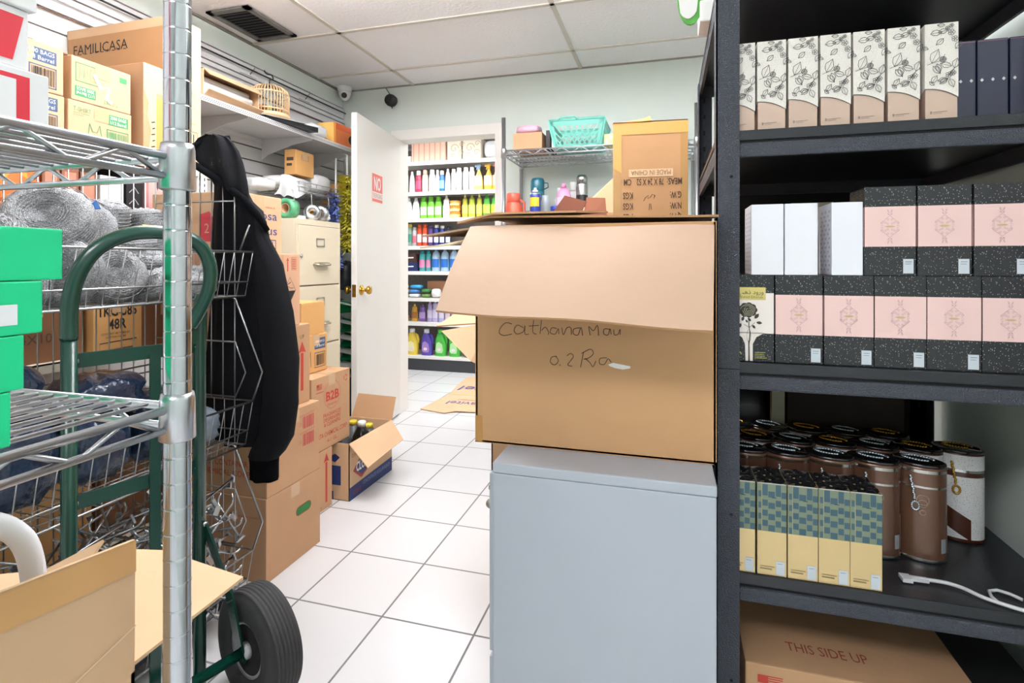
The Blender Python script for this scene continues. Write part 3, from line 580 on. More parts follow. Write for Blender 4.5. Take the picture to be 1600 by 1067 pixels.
for k, (s_, w_) in enumerate((('FRAGRANCES', 0.135), ('DEGREASERS', 0.13), ('& CLEANERS', 0.125))): p.text(f_, s_, 0.15, 0.142 - k * 0.021, 0.017, ink_r, w=w_, al='c', bold=0.008)
p.text(f_, 'BERTA CHEMICAL CORP', 0.142, 0.055, 0.022, ink_r, w=0.245, al='c', bold=0.008); p.text(f_, '4-1 GL.', 0.15, 0.025, 0.017, ink_r, w=0.08, al='c')
p.line(q['top'], [(0.05, 0.05), (0.05, 0.24)], 0.003, ink_r); p.build('printing', r, world=False)
r, p, q = carton('tag_carton', 'small carton with a slate blue label and barcode above the cleaner carton', -1.76, -1.55, 2.05, 2.215, 0.602, 0.775, card_y)
f_ = q['right']; p.rect(f_, 0.07, 0.105, 0.15, 0.155, ink_n); p.text(f_, '1000 BAGS', 0.11, 0.134, 0.012, white_p, w=0.065, al='c', l=0.001); p.text(f_, '1/8 Barrel', 0.11, 0.114, 0.012, white_p, w=0.065, al='c', l=0.001); p.frame(f_, 0.07, 0.02, 0.15, 0.09, 0.003, ink_n); p.bars(f_, 0.08, 0.03, 0.14, 0.08, ink_k)
p.line(f_, [(0.015, 0.03), (0.02, 0.1), (0.03, 0.06), (0.04, 0.1), (0.045, 0.03)], 0.003, ink_n); p.build('printing', r, world=False)
r, p, q = carton('plain_yellow_carton', 'plain tan carton leaning on the cream cabinet drawers', -1.755, -1.56, 2.04, 2.21, 0.775, 0.925, card_y, seam=False, tape=False)
# ---- open bleach carton
t = thing('bleach_carton', 'open bleach carton with blue bands on the floor by the door', 'cardboard box', (-1.58, 2.39, 0))
x0, x1, y0, y1, h = -1.755, -1.41, 2.185, 2.585, 0.266
f = MB(); th = 0.004
f.box(x0, x1, y0, y1, 0.001, th, card_l); f.box(x1 - th, x1, y0, y1, 0, h, card_l); f.box(x0, x0 + th, y0, y1, 0, h, card_l); f.box(x0, x1, y0, y0 + th, 0, h, card_l); f.box(x0, x1, y1 - th, y1, 0, h, card_l); f.build('body', t)
MB().slab([(x1, y0 + 0.0, h), (x1 + 0.115, y0 - 0.03, h - 0.085), (x1 + 0.12, y1 - 0.10, h - 0.06), (x1, y1, h)], 0.004, card_l).build('flap', t)
MB().slab([(x0 + 0.1, y1, h), (x1, y1, h), (x1 + 0.005, y1 + 0.035, h + 0.115), (x0 + 0.12, y1 + 0.035, h + 0.12)], 0.004, card).build('flap', t)
f = MB(); f_ = Fr((x1, y0, 0), (0, 1, 0), (0, 0, 1)); cb = mat('bleach_blue', '#2b3a72', 0.6); cr = mat('bleach_red', '#a33a3c', 0.6)
f.poly(f_, [(0.0, 0.0), (0.4, 0.0), (0.4, 0.072), (0.0, 0.06)], cb); f.poly(f_, [(0.03, 0.13), (0.085, 0.175), (0.21, 0.205), (0.235, 0.17), (0.20, 0.115), (0.10, 0.075)], cr, 0.0009); f.poly(f_, [(0.045, 0.13), (0.09, 0.165), (0.205, 0.195), (0.222, 0.17), (0.19, 0.122), (0.105, 0.09)], cb, 0.0012)
f.text(f_, 'CLOROX', 0.135, 0.118, 0.045, white_p, w=0.16, al='c', bold=0.03, l=0.0018); f.text(f_, '15 PACK', 0.02, 0.195, 0.02, ink_k, w=0.075); f.text(f_, 'CLOROX', 0.03, 0.018, 0.022, cr, w=0.07, l=0.0012); f.text(f_, 'CONCENTRATED REGULAR BLEACH', 0.115, 0.035, 0.02, mat('pale_blue_print', '#8f9ac0', 0.7), w=0.26, l=0.0012)
f.text(f_, 'HOUSEHOLD', 0.25, 0.16, 0.013, ink_r, w=0.08); f.text(f_, 'BLEACH', 0.27, 0.135, 0.013, ink_br, w=0.07); f.rect(f_, 0.36, 0.15, 0.39, 0.235, mat('dim_print', '#8d7a6c', 0.8)); f.text(f_, '15', 0.362, 0.18, 0.03, ink_k)
f_ = Fr((x0, y0, 0), (1, 0, 0), (0, 0, 1)); f.rect(f_, 0.22, 0.07, 0.30, 0.16, cb); f.poly(f_, [(0.22, 0.19), (0.27, 0.215), (0.295, 0.2), (0.27, 0.175)], cb); f.rect(f_, 0.22, 0.0, 0.26, 0.04, cb); f.build('printing', t)
jug0 = None
for k, (x, y, cc) in enumerate(((-1.475, 2.395, 'w'), (-1.50, 2.505, 'y'), (-1.61, 2.53, 'y'), (-1.54, 2.28, 'y'), (-1.60, 2.41, 'y'))):
    j = thing('bleach_bottle', '', 'bottle', (x, y, 0.005), 0, 'bottles in the open bleach carton')
    black = cc == 'w'; bm_ = mat('black_bottle', '#131316', 0.15) if black else mat('grey_bottle', '#5b5e63', 0.3); H = 0.30 if black else 0.255
    MB().lathe([(0, 0), (0.05, 0), (0.053, 0.01), (0.053, H * 0.62), (0.048, H * 0.74), (0.026, H * 0.9), (0.019, H * 0.93), (0.019, H * 0.96), (0, H * 0.96)], bm_, 24).build('bottle_body', j, world=False)
    MB().lathe([(0, H * 0.93), (0.021, H * 0.93), (0.021, H), (0.018, H + 0.004), (0, H + 0.004)], white if black else mat('yellow_cap', '#e8d53c', 0.35), 18).build('cap', j, world=False)
    j['label'] = ['black bottle with a white cap in the open bleach carton', 'grey bottle with yellow cap right behind the black bottle', 'yellow capped bottle in the far wall side corner of the bleach carton', 'yellow capped bottle nearest the viewer in the bleach carton', 'yellow capped bottle behind the black one on the wall side'][k]
# flattened carton on the floor in the doorway
f = MB(); card_f = mat('cardboard_flat', '#e0b791', 0.8, var=0.05)
f.slab([(-1.78, 3.70, 0.008), (-1.56, 3.645, 0.008), (-1.50, 3.70, 0.012), (-1.0, 3.78, 0.008), (-1.0, 4.16, 0.012), (-1.74, 4.16, 0.012)], 0.004, card_f)
f.slab([(-1.74, 4.165, 0.012), (-1.0, 4.165, 0.012), (-1.0, 4.86, 0.008), (-1.84, 4.86, 0.008), (-1.80, 4.5, 0.01)], 0.004, card_f)
ff = Fr((-1.75, 3.7, 0.012), (1, 0, 0), (0, 1, 0)); pb = mat('violet_blue_ink', '#5a5fa0', 0.7)
f.text(ff, 'Suavitel', 0.10, 0.16, 0.10, pb, w=0.34, flip=True, l=0.002); f.text(ff, 'Suavitel', 0.02, 0.60, 0.17, pb, w=0.62, flip=True, l=0.002); f.line(ff, [(0.3, 0.85), (0.7, 0.85)], 0.015, mat('rose_ink', '#b98a86', 0.8), 0.002); f.line(ff, [(0.15, 0.32), (0.45, 0.3)], 0.01, mat('rose_ink', '#b98a86', 0.8), 0.002)
f.build('flattened_carton', None, label='flattened cardboard carton lying on the tiles in the doorway', cat='cardboard')
# ================================================================== gondola shelving behind the wire bins
GX = -1.80
t = thing('gondola_shelving', 'cream metal shelving with a slotted white upright behind the wire bins', 'shelving', (-2.06, 1.2, 0))
gm = mat('gondola_cream', '#e6ddcd', 0.45)
f = MB(); f.box(GX - 0.03, GX - 0.002, 1.722, 1.768, 0, 1.47, slat_m, bev=0.002)
for k in range(60):
    z = 0.05 + k * 0.0235
    for yy in (1.727, 1.752): f.rect(Fr((GX - 0.002, yy, z), (0, 1, 0), (0, 0, 1)), 0, 0, 0.005, 0.012, blk_in, 0.0006)
    f.rect(Fr((GX - 0.025, 1.722, z), (1, 0, 0), (0, 0, 1)), 0.006, 0, 0.011, 0.012, blk_in, 0.0006)
f.build('upright', t)
f = MB(); f.box(GX - 0.03, GX - 0.002, 0.4, 0.44, 0, 1.47, slat_m, bev=0.002); f.build('upright', t)
for z in (1.482, 1.243, 0.80, 0.15):
    f = MB(); f.box(WL + 0.023, GX, 0.44, 1.722 if z != 1.482 else 1.79, z - 0.005, z, gm); f.box(GX - 0.003, GX, 0.44, 1.722 if z != 1.482 else 1.79, z - 0.03, z, gm); f.build('shelf', t)
# --- on its top shelf
r, p, q = carton('large_flat_carton', 'tall flat carton with large black capitals, biggest on the left shelving top', -2.335, -1.80, 1.60, 1.735, 1.483, 2.045, mat('cardboard_tan', '#b68a60', 0.8, var=0.05, vscale=5), tape=False)
f_ = q['front']; s_ = 'FAMILICASA'; p.text(f_, s_, 0.035, 0.458, 0.040, ink_k, w=0.285)
x = 0.05
for k in range(10): p.rect(f_, 0.035 + k * 0.0292, 0.456, 0.035 + k * 0.0292 + 0.014, 0.459, ink_k, 0.0009)
p.line(f_, arc(0.42, 0.20, 0.10, 0.10, 20, 160, 16), 0.006, ink_k); p.line(f_, arc(0.42, 0.20, 0.085, 0.085, 20, 160, 16), 0.003, ink_k); p.rect(f_, 0.0, 0.525, 0.53, 0.56, card_l, 0.0003)
p.build('printing', r, world=False)
r2 = r; p = MB(); p.rect(q['right'], 0.001, 0.001, 0.134, 0.561, card_pale, 0.0003)
f_ = q['right']
p.frame(f_, 0.03, 0.42, 0.075, 0.465, 0.005, ink_k); p.line(f_, [(0.05, 0.425), (0.05, 0.46)], 0.004, ink_k); p.line(f_, [(0.035, 0.44), (0.072, 0.44)], 0.004, ink_k); p.rect(f_, 0.03, 0.355, 0.075, 0.40, ink_k); p.line(f_, [(0.03, 0.355), (0.075, 0.40)], 0.004, card_pale, 0.0012)
for k in range(9): p.line(f_, [(0.02, 0.33 - k * 0.02), (0.05 + 0.03 * ((k * 7) % 3), 0.33 - k * 0.02)], 0.003, mat('faint_print', '#9c8a72', 0.8))
for bb in (0.02, 0.085):
    for aa in (0.01, 0.07): p.frame(f_, aa, bb, aa + 0.048, bb + 0.055, 0.002, ink_k)
    p.poly(f_, arc(0.034, bb + 0.03, 0.016, 0.014, 0, 180, 8), ink_k); p.line(f_, [(0.034, bb + 0.03), (0.034, bb + 0.01)], 0.003, ink_k); p.line(f_, [(0.088, bb + 0.01), (0.088, bb + 0.045)], 0.005, ink_k); p.line(f_, [(0.1, bb + 0.01), (0.1, bb + 0.045)], 0.005, ink_k)
p.build('side_printing', r, world=False)
r, p, q = carton('torn_carton', 'worn carton with torn pale tape standing before the tall flat lettered carton', -2.06, -1.785, 1.475, 1.592, 1.483, 1.82, card, tape=False)
f_ = q['right']; p.rect(f_, 0.0, 0.24, 0.116, 0.335, card_pale); p.rect(f_, 0.045, 0.02, 0.116, 0.22, tape_yel, 0.0004); p.poly(f_, [(0.0, 0.24), (0.02, 0.2), (0.015, 0.15), (0.03, 0.1), (0.02, 0.02), (0.05, 0.02), (0.05, 0.24)], card_pale, 0.0006)
for k in range(5): p.line(f_, [(0.03 + 0.004 * (k % 2), 0.04 + k * 0.022), (0.045, 0.045 + k * 0.022)], 0.004, ink_k, 0.001)
p.line(q['front'], [(0.03, 0.1), (0.2, 0.3)], 0.002, card_d); p.build('printing', r, world=False)
def bagbox(label, y0, y1, z0, col, upside=False, rz=0.0, h=0.138, dx=0.0):
    r, p, q = carton('shirt_bag_carton', label, -2.14 + dx, -1.80 + dx, y0, y1, z0, z0 + h, card_l, rz=rz)
    f_ = q['right']; W = y1 - y0
    if col is ink_g:
        a, b = (W * 0.6, 0.075)
        if upside:
            p.rect(f_, 0.01, 0.015, 0.075, 0.047, col); p.text(f_, '2000 BAGS', 0.0425, 0.033, 0.011, white_p, w=0.055, al='c', flip=True, l=0.001); p.text(f_, '1/12 Barrel', 0.0425, 0.019, 0.011, white_p, w=0.055, al='c', flip=True, l=0.001)
            p.frame(f_, 0.012, 0.062, 0.085, 0.122, 0.0025, col); p.bars(f_, 0.02, 0.07, 0.075, 0.115, mat('faded_green', '#a5b890', 0.8)); p.text(f_, 'T-SHIRT', 0.10, 0.012, 0.011, col, w=0.05, flip=True)
            p.line(f_, [(0.07, 0.1), (0.09, 0.06), (0.12, 0.07), (0.11, 0.03), (0.13, 0.02)], 0.012, mat('torn_tape', '#eadfce', 0.3), 0.001); p.rect(f_, W - 0.04, 0.1, W - 0.015, 0.118, col)
        else:
            p.rect(f_, W * 0.6, 0.085, W - 0.012, 0.12, col); p.text(f_, '2000 BAGS', W * 0.77, 0.105, 0.012, white_p, w=0.055, al='c', l=0.001); p.text(f_, '1/12 Barrel', W * 0.77, 0.089, 0.012, white_p, w=0.055, al='c', l=0.001)
            p.text(f_, 'T-SHIRT', 0.015, 0.105, 0.015, col, w=0.055); p.line(f_, [(0.015, 0.1), (0.065, 0.1)], 0.0012, col); p.line(f_, [(0.015, 0.094), (0.05, 0.094)], 0.001, col)
            p.line(f_, [(0.06, 0.03), (0.066, 0.075), (0.075, 0.05), (0.09, 0.05), (0.098, 0.075), (0.105, 0.03)], 0.003, col); p.frame(f_, W * 0.58, 0.01, W - 0.012, 0.07, 0.003, col); p.bars(f_, W * 0.6, 0.018, W - 0.018, 0.062, col)
    else:
        p.rect(f_, W - 0.085, 0.085, W - 0.02, 0.125, col); p.text(f_, '1000 BAGS', W - 0.026, 0.108, 0.013, white_p, w=0.075, al='r', l=0.001); p.text(f_, '1/8 Barrel', W - 0.028, 0.09, 0.013, white_p, w=0.07, al='r', l=0.001)
        p.frame(f_, W - 0.095, 0.012, W - 0.02, 0.075, 0.003, col); p.bars(f_, W - 0.088, 0.018, W - 0.026, 0.068, ink_k)
    p.build('printing', r, world=False); return r
bagbox('lower bag carton with a green T-SHIRT print right way up', 1.235, 1.443, 1.483, ink_g)
rt = bagbox('upper bag carton printed green upside down with a torn open flap', 1.245, 1.44, 1.622, ink_g, upside=True, h=0.14)
MB().slab([(0.165, -0.09, 0.1405), (0.16, 0.09, 0.1405), (0.06, 0.09, 0.165), (0.05, -0.09, 0.175)], 0.003, card_l).build('flap', rt, world=False)
bagbox('lower bag carton with a slate blue label left of the green ones', 1.01, 1.225, 1.483, ink_n)
bagbox('upper bag carton with a slate blue label left of the green ones', 1.01, 1.222, 1.6225, ink_n, h=0.145)
bagbox('lower blue labelled bag carton behind the red and white boxes', 0.78, 1.0, 1.483, ink_n)
bagbox('upper blue labelled bag carton behind the red and white boxes', 0.78, 1.0, 1.6225, ink_n)
# --- second shelf: small product boxes
def pbox(name, label, x0, x1, y0, y1, z0, z1, m, deco=None, rz=0.0, cat='box', group=None, bev=0.0015):
    t = thing(name, label, cat, ((x0 + x1) / 2, (y0 + y1) / 2, z0), rz, group); w_, d_, h_ = x1 - x0, y1 - y0, z1 - z0
    f = MB(); f.box(-w_ / 2, w_ / 2, -d_ / 2, d_ / 2, 0, h_, m, bev=bev); f.build('box_body', t, world=False)
    if deco:
        g = MB(); deco(g, boxframes(-w_ / 2, w_ / 2, -d_ / 2, d_ / 2, 0, h_)); g.build('printing', t, world=False)
    return t
om = mat('orange_print', '#e27b3c', 0.5); pm2 = mat('pink_print', '#dba7a2', 0.5); bm3 = mat('rust_brown', '#9a6248', 0.6)
def deco_or(g, q): g.poly(q['right'], [(0.05, 0.12), (0.1, 0.1), (0.12, 0.13), (0.16, 0.11), (0.15, 0.15), (0.07, 0.16)], mat('gold_print', '#e9a33f', 0.5)); g.line(q['right'], [(0.02, 0.03), (0.18, 0.06)], 0.01, mat('dark_orange', '#b95a2e', 0.5))
pbox('orange_carton', 'orange box on the middle shelf behind the wire bins, left one', -1.98, -1.815, 0.78, 0.96, 1.243, 1.43, om, deco_or)
pbox('orange_carton', 'orange box with gold marks on the middle shelf, right one', -1.98, -1.815, 0.975, 1.165, 1.243, 1.44, om, deco_or)
for k in range(3): pbox('brown_book_box', ['left slim brown box beside the orange box behind the wire bins', 'middle slim brown box behind the wire bins', 'right slim brown box next to the white box behind the bins'][k], -1.98, -1.82, 1.175 + k * 0.056, 1.225 + k * 0.056, 1.243, 1.42 - 0.01 * k, bm3, (lambda g, q: g.rect(q['right'], 0.008, 0.02, 0.042, 0.15, mat('salmon_print', '#c98a72', 0.6))), group='slim brown boxes')
pbox('white_carton', 'white box on the middle shelf behind the scrubbers', -1.98, -1.82, 1.35, 1.43, 1.243, 1.40, white_p, (lambda g, q: g.line(q['right'], [(0.01, 0.05), (0.07, 0.05)], 0.002, mat('faint_print', '#9c8a72', 0.8))))
def deco_dk(g, q):
    for k in range(4): g.line(q['right'], [(0.01, 0.03 + k * 0.04), (0.03, 0.05 + k * 0.04), (0.045, 0.03 + k * 0.04)], 0.003, mat('silver_print', '#b5b5b8', 0.4))
pbox('dark_carton', 'black box with silver marks beside the pink ornamental boxes', -1.98, -1.82, 1.44, 1.50, 1.243, 1.44, blk_m, deco_dk)
def deco_pk(g, q):
    f_ = q['right']; dk = mat('plum_print', '#5a3a3e', 0.6); dd = mat('dusky_pink', '#bb7f80', 0.6)
    g.rect(f_, 0.004, 0.01, 0.012, 0.21, dd); g.rect(f_, 0.083, 0.01, 0.091, 0.21, dd)
    g.poly(f_, [(0.03, 0.21), (0.065, 0.21), (0.06, 0.17), (0.048, 0.13), (0.035, 0.17)], dk); g.poly(f_, [(0.03, 0.02), (0.065, 0.02), (0.058, 0.07), (0.048, 0.11), (0.037, 0.07)], dd); g.poly(f_, arc(0.048, 0.05, 0.008, 0.012, 0, 360, 10)[:-1], dk, 0.001)
pbox('pink_ornament_box', 'pink ornamental box beside the black box behind the bins', -1.98, -1.82, 1.512, 1.607, 1.243, 1.465, pm2, deco_pk, group='pink ornamental boxes')
pbox('pink_ornament_box', 'pink ornamental box nearest the slotted white upright', -1.98, -1.82, 1.617, 1.712, 1.243, 1.465, pm2, deco_pk, group='pink ornamental boxes')
# --- third shelf
r, p, q = carton('part_number_carton', 'carton with big black part number behind the wire bins', -2.06, -1.81, 1.32, 1.49, 0.80, 0.985, card_y)
f_ = q['right']; p.text(f_, '1KG-585', 0.02, 0.125, 0.036, ink_k, w=0.13, bold=0.02); p.text(f_, '48R', 0.05, 0.08, 0.036, ink_k, w=0.062, bold=0.02); p.text(f_, 'CONTENT 48 TUBES BY', 0.025, 0.062, 0.007, ink_k, w=0.10); p.text(f_, 'CARTON 430-80', 0.04, 0.05, 0.007, ink_k, w=0.07); p.line(f_, [(0.15, 0.04), (0.02, 0.035), (0.02, 0.01), (0.14, 0.012)], 0.003, ink_k); p.build('printing', r, world=False)
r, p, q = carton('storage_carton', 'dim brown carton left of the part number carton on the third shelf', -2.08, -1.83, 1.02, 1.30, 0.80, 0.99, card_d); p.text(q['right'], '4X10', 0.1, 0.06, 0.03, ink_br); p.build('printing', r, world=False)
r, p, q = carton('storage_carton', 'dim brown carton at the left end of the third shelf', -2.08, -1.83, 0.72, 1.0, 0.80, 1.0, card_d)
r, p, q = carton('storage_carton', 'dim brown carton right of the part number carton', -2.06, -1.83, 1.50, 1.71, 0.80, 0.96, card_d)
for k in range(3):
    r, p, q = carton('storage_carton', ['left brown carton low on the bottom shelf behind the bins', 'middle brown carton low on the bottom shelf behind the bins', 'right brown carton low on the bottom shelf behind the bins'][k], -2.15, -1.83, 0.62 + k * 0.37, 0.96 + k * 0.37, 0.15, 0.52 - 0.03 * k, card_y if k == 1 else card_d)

# ================================================================== wire bin rack
t = thing('wire_bin_rack', 'tall chrome wire rack of slanted bins full of hardware', 'wire rack', (-1.43, 0.95, 0))
BX0, BY0, BY1 = -1.64, 0.50, 1.40
RT = (1.140, 0.672, 0.204)
for kk, rz_ in enumerate(RT):
    f = MB(); bz = rz_ - 0.14; XR, XB = -1.249, -1.278
    # heavy frame rods
    f.tube([(BX0, BY0, rz_), (XR, BY0, rz_), (XR, BY1, rz_), (BX0, BY1, rz_)], 0.0032, zinc, 6, closed=True)
    f.tube([(BX0, BY0, bz), (XB, BY0, bz), (XB, BY1, bz), (BX0, BY1, bz)], 0.0032, zinc, 6, closed=True)
    mx_, mz_ = XR + (XB - XR) * 0.68, rz_ - 0.095
    f.tube([(BX0, BY0, mz_), (mx_, BY0, mz_), (mx_, BY1, mz_), (BX0, BY1, mz_)], 0.0026, zinc, 6, closed=True)
    n = 24
    for i in range(n + 1):
        y = BY0 + (BY1 - BY0) * i / n; f.tube([(XR, y, rz_), (XB, y, bz), (BX0, y, bz)], 0.0016, zinc, 5)
    for i in range(9):
        x = BX0 + (XB - BX0) * i / 9; f.tube([(x, BY0, rz_), (x, BY0, bz), (x, BY1, bz), (x, BY1, rz_)], 0.0016, zinc, 5)
    f.build('wire_bin', t)
for kk in range(4):
    zt = (1.468, 1.0, 0.532, 0.064)[kk] - 0.004; lo = (1.140, 0.672, 0.204, None)[kk]
    if lo is None: continue
    for y in (BY0, BY1):
        f = MB()
        if kk == 0: f.tube([(BX0, y, zt), (-1.40, y, zt)], 0.003, zinc, 8); f.tube([(-1.318, y, lo), (-1.318, y, 1.375)], 0.003, zinc, 8); f.tube([(-1.30, y, lo), (-1.262, y, lo + 0.085)], 0.003, zinc, 8)
        else: f.tube([(BX0, y, zt), (-1.33, y, zt), (-1.315, y, zt - 0.006), (-1.213, y, lo + 0.093), (-1.249, y, lo)], 0.0034, zinc, 8)
        f.tube([(BX0, y, zt - 0.16), (-1.318, y, zt - 0.162)] if kk == 0 else [(BX0, y, zt - 0.14), (-1.315, y, zt - 0.142), (-1.276, y, lo + 0.088), (-1.315, y, lo + 0.008), (BX0, y, lo + 0.008)], 0.0028, zinc, 6)
        for i in range(8):
            x = BX0 + (-1.318 - BX0) * i / 7; f.tube([(x, y, lo - 0.0), (x, y, zt if (kk or i < 5) else 1.39)], 0.0022, zinc, 5)
        f.build('side_frame', t)
f = MB()
for i in range(24):
    y = BY0 + (BY1 - BY0) * i / 23; f.tube([(BX0, y, 0.06), (BX0, y, 1.464)], 0.002, zinc, 5)
for z in (0.06, 0.30, 0.532, 0.77, 1.0, 1.24, 1.464): f.tube([(BX0, BY0, z), (BX0, BY1, z)], 0.0028, zinc, 6)
f.build('back_grid', t)
for x, y in ((BX0, BY0), (BX0, BY1), (-1.29, BY0), (-1.29, BY1)):
    MB().tube([(x, y, 0.0), (x, y, 0.066)], 0.008, zinc, 8).build('leg', t)
# --- steel mesh scrubbers in the top bin
sc_m = mat('steel_mesh', '#a9abad', 0.5, 0.55, bump=0.7, bscale=420, var=0.6, vscale=330)
def scrub(loc, R, h, rot, label, seed):
    b = MB(); rr = random.Random(seed); N = 40; rows = []
    pr_ = [(0.12, h * 0.30), (0.45, h * 0.36), (0.78, h * 0.46), (0.97, h * 0.34), (1.02, 0.0), (0.97, -h * 0.34), (0.78, -h * 0.46), (0.45, -h * 0.36), (0.12, -h * 0.30)]
    for i, (r_, z) in enumerate(pr_):
        row = []
        for k in range(N):
            a = 2 * math.pi * k / N; rp = R * r_ * (1 + 0.02 * (k % 2) + 0.05 * math.sin(3 * a + seed)); row.append(Vector((rp * math.cos(a), rp * math.sin(a), z * (1 + 0.10 * (k % 2) + 0.12 * math.sin(2 * a + seed)))))
        rows.append(row)
    b.sheet(rows, sc_m, True, closed=True); b.add([v for v in rows[0]], [tuple(range(N))], sc_m); b.add([v for v in rows[-1]], [tuple(range(N))[::-1]], sc_m)
    for q in range(9):
        r_ = R * (0.25 + 0.08 * q); z = h * (0.34 + 0.1 * math.sin(q * 0.35))
        for sg_ in (1, -1): b.tube([(r_ * math.cos(a), r_ * math.sin(a), sg_ * z * 1.02) for a in [2 * math.pi * k / 20 for k in range(20)]], 0.0013, sc_m, 4, closed=True)
    for q in range(7):
        z = h * (-0.33 + 0.11 * q); b.tube([(R * 1.03 * math.cos(a), R * 1.03 * math.sin(a), z) for a in [2 * math.pi * k / 28 for k in range(28)]], 0.0014, sc_m, 4, closed=True)
    o = b.build('mesh_scrubber', None, label=label, cat='scrubber', group='steel mesh scrubbers in the top wire bin'); o.location = loc; o.rotation_euler = rot; return o
SCR = [((-1.41, 0.925, 1.205), 0.088, 0.085, (1.0, 0.3, 0.5), 'large round steel scrubber on top of the heap facing forward'),
       ((-1.50, 1.055, 1.195), 0.080, 0.08, (1.2, 0.2, 0.9), 'round steel scrubber leaning behind the large one on the heap'),
       ((-1.40, 0.80, 1.13), 0.082, 0.09, (0.9, 0.2, 0.1), 'steel scrubber at the left edge of the heap with a pale ring'),
       ((-1.52, 1.135, 1.235), 0.062, 0.085, (0.1, 0.15, 0.0), 'left of the two drum shaped scrubbers at the heap top'),
       ((-1.53, 1.265, 1.225), 0.062, 0.085, (0.1, -0.1, 0.4), 'right of the two drum shaped scrubbers at the heap top'),
       ((-1.50, 1.19, 1.155), 0.085, 0.07, (0.12, 0.1, 0.0), 'flat wide scrubber under the two drum shaped ones'),
       ((-1.37, 0.925, 1.085), 0.078, 0.09, (1.35, 0.1, 0.7), 'big scrubber pressed against the bin front, below the large round one'),
       ((-1.36, 1.035, 1.075), 0.070, 0.085, (1.2, 0.5, 1.2), 'scrubber behind the bin front left of the green handle loop'),
       ((-1.41, 1.20, 1.115), 0.080, 0.075, (0.3, 0.25, 0.2), 'scrubber inside the green handle loop, upper one'),
       ((-1.37, 1.155, 1.045), 0.070, 0.07, (0.2, -0.3, 0.2), 'scrubber inside the green handle loop, lower one'),
       ((-1.36, 0.82, 1.05), 0.062, 0.07, (1.3, 0.2, 0.2), 'low scrubber at the bin front beside the green boxes'),
       ((-1.37, 1.285, 1.05), 0.066, 0.07, (0.2, 0.2, 0.2), 'scrubber behind the chrome post in the top bin'),
       ((-1.42, 1.355, 1.045), 0.040, 0.07, (0.4, 0.1, 0.2), 'last scrubber at the far end of the top bin'),
       ((-1.50, 0.86, 1.06), 0.080, 0.08, (0.2, 0.3, 0.2), 'deep scrubber at the back left of the top bin'),
       ((-1.54, 1.02, 1.06), 0.080, 0.08, (0.3, 0.1, 0.2), 'deep scrubber at the back middle of the top bin'),
       ((-1.43, 0.66, 1.09), 0.085, 0.09, (0.8, 0.2, 0.2), 'scrubber at the near end of the top bin')]
for i, a in enumerate(SCR): scrub(*a, seed=i)
# blue and white packets
for i, (x, y, z, rz_) in enumerate(((-1.352, 0.985, 1.235, 0.4), (-1.47, 1.205, 1.212, 1.0))):
    t = MB(); t.slab([(x - 0.006, y - 0.016, z), (x + 0.012, y + 0.01, z + 0.004), (x + 0.0, y + 0.008, z + 0.026)] if i == 0 else [(x + 0.03, y - 0.02, z - 0.02), (x + 0.045, y + 0.03, z - 0.022), (x + 0.03, y + 0.03, z + 0.004), (x + 0.02, y - 0.01, z + 0.004)], 0.003, mat('tag_blue', '#2f5f9e', 0.4) if i == 0 else mat('tag_yellow', '#c9c04a', 0.4))
    t.build('paper_tag', None, label=['small blue tag stuck on the large round scrubber', 'small yellow tag between the drum shaped scrubbers'][i], cat='tag')
# --- navy plastic packs in the middle bin
nv = mat('navy_film', '#22334c', 0.14, bump=1.0, bscale=34, var=0.35, vscale=10, coat=0.5)
gv = mat('grey_film', '#7d8894', 0.2, bump=0.8, bscale=18, var=0.3, vscale=12, coat=0.5)
BG = [(-1.44, 0.66, 0.54, 0.26, 0.2, 0.22), (-1.44, 0.84, 0.54, 0.26, 0.19, 0.24), (-1.44, 1.02, 0.54, 0.26, 0.18, 0.2), (-1.45, 1.185, 0.54, 0.27, 0.16, 0.17), (-1.43, 1.32, 0.54, 0.25, 0.12, 0.13), (-1.46, 0.80, 0.72, 0.24, 0.26, 0.17), (-1.47, 1.08, 0.69, 0.22, 0.22, 0.13), (-1.47, 1.25, 0.64, 0.2, 0.16, 0.10)]
BL = ['navy plastic pack at the near end of the middle bin', 'tall navy plastic pack second in the middle bin', 'navy plastic pack in the centre of the middle bin', 'navy plastic pack behind the truck strap in the middle bin', 'greyish plastic pack at the far end of the middle bin', 'navy plastic pack lying on top at the left of the middle bin', 'navy plastic pack lying on top, above the green crossbar', 'small navy pack on top at the right of the middle bin']
for i, (x, y, z, a, b_, c) in enumerate(BG): bag('plastic_pack', BL[i], (x, y, z), a, b_, c, gv if i == 4 else nv, 30 + i, cat='plastic pack', group='plastic packs in the middle bin', crump=0.22, n=40)
# --- chrome hooks heaped in the bottom bin
hk = None; rr = random.Random(5)
for i in range(290):
    if hk is None:
        b = MB(); b.tube([(-0.075, 0, 0), (0.055, 0, 0), (0.068, 0, 0.008), (0.075, 0, 0.024)], 0.0034, steel, 6); b.box(-0.081, -0.076, -0.007, 0.007, -0.013, 0.013, steel)
        hk = b.build('display_hook', None, label='small chrome display hook in the heap in the bottom bin', cat='hook', group='chrome display hooks in the bottom bin'); o = hk
    else: o = hk.copy(); COL.objects.link(o)
    y = rr.uniform(0.57, 1.34); x = rr.uniform(-1.57, -1.33); top = 0.43 - 0.5 * abs(x + 1.45) * 0.8
    if i % 4 == 0: x = rr.uniform(-1.36, -1.275); y = rr.uniform(1.05, 1.36); top = 0.40
    o.location = (x, y, rr.uniform(0.11, top)); o.rotation_euler = (rr.uniform(-0.6, 0.6), rr.uniform(-0.7, 0.7), rr.uniform(0, 6.28))
MB().box(-1.62, -1.30, 0.53, 1.37, 0.07, 0.10, blk_m).build('bin_liner', None, label='black sheet under the heap of chrome hooks', cat='sheet')

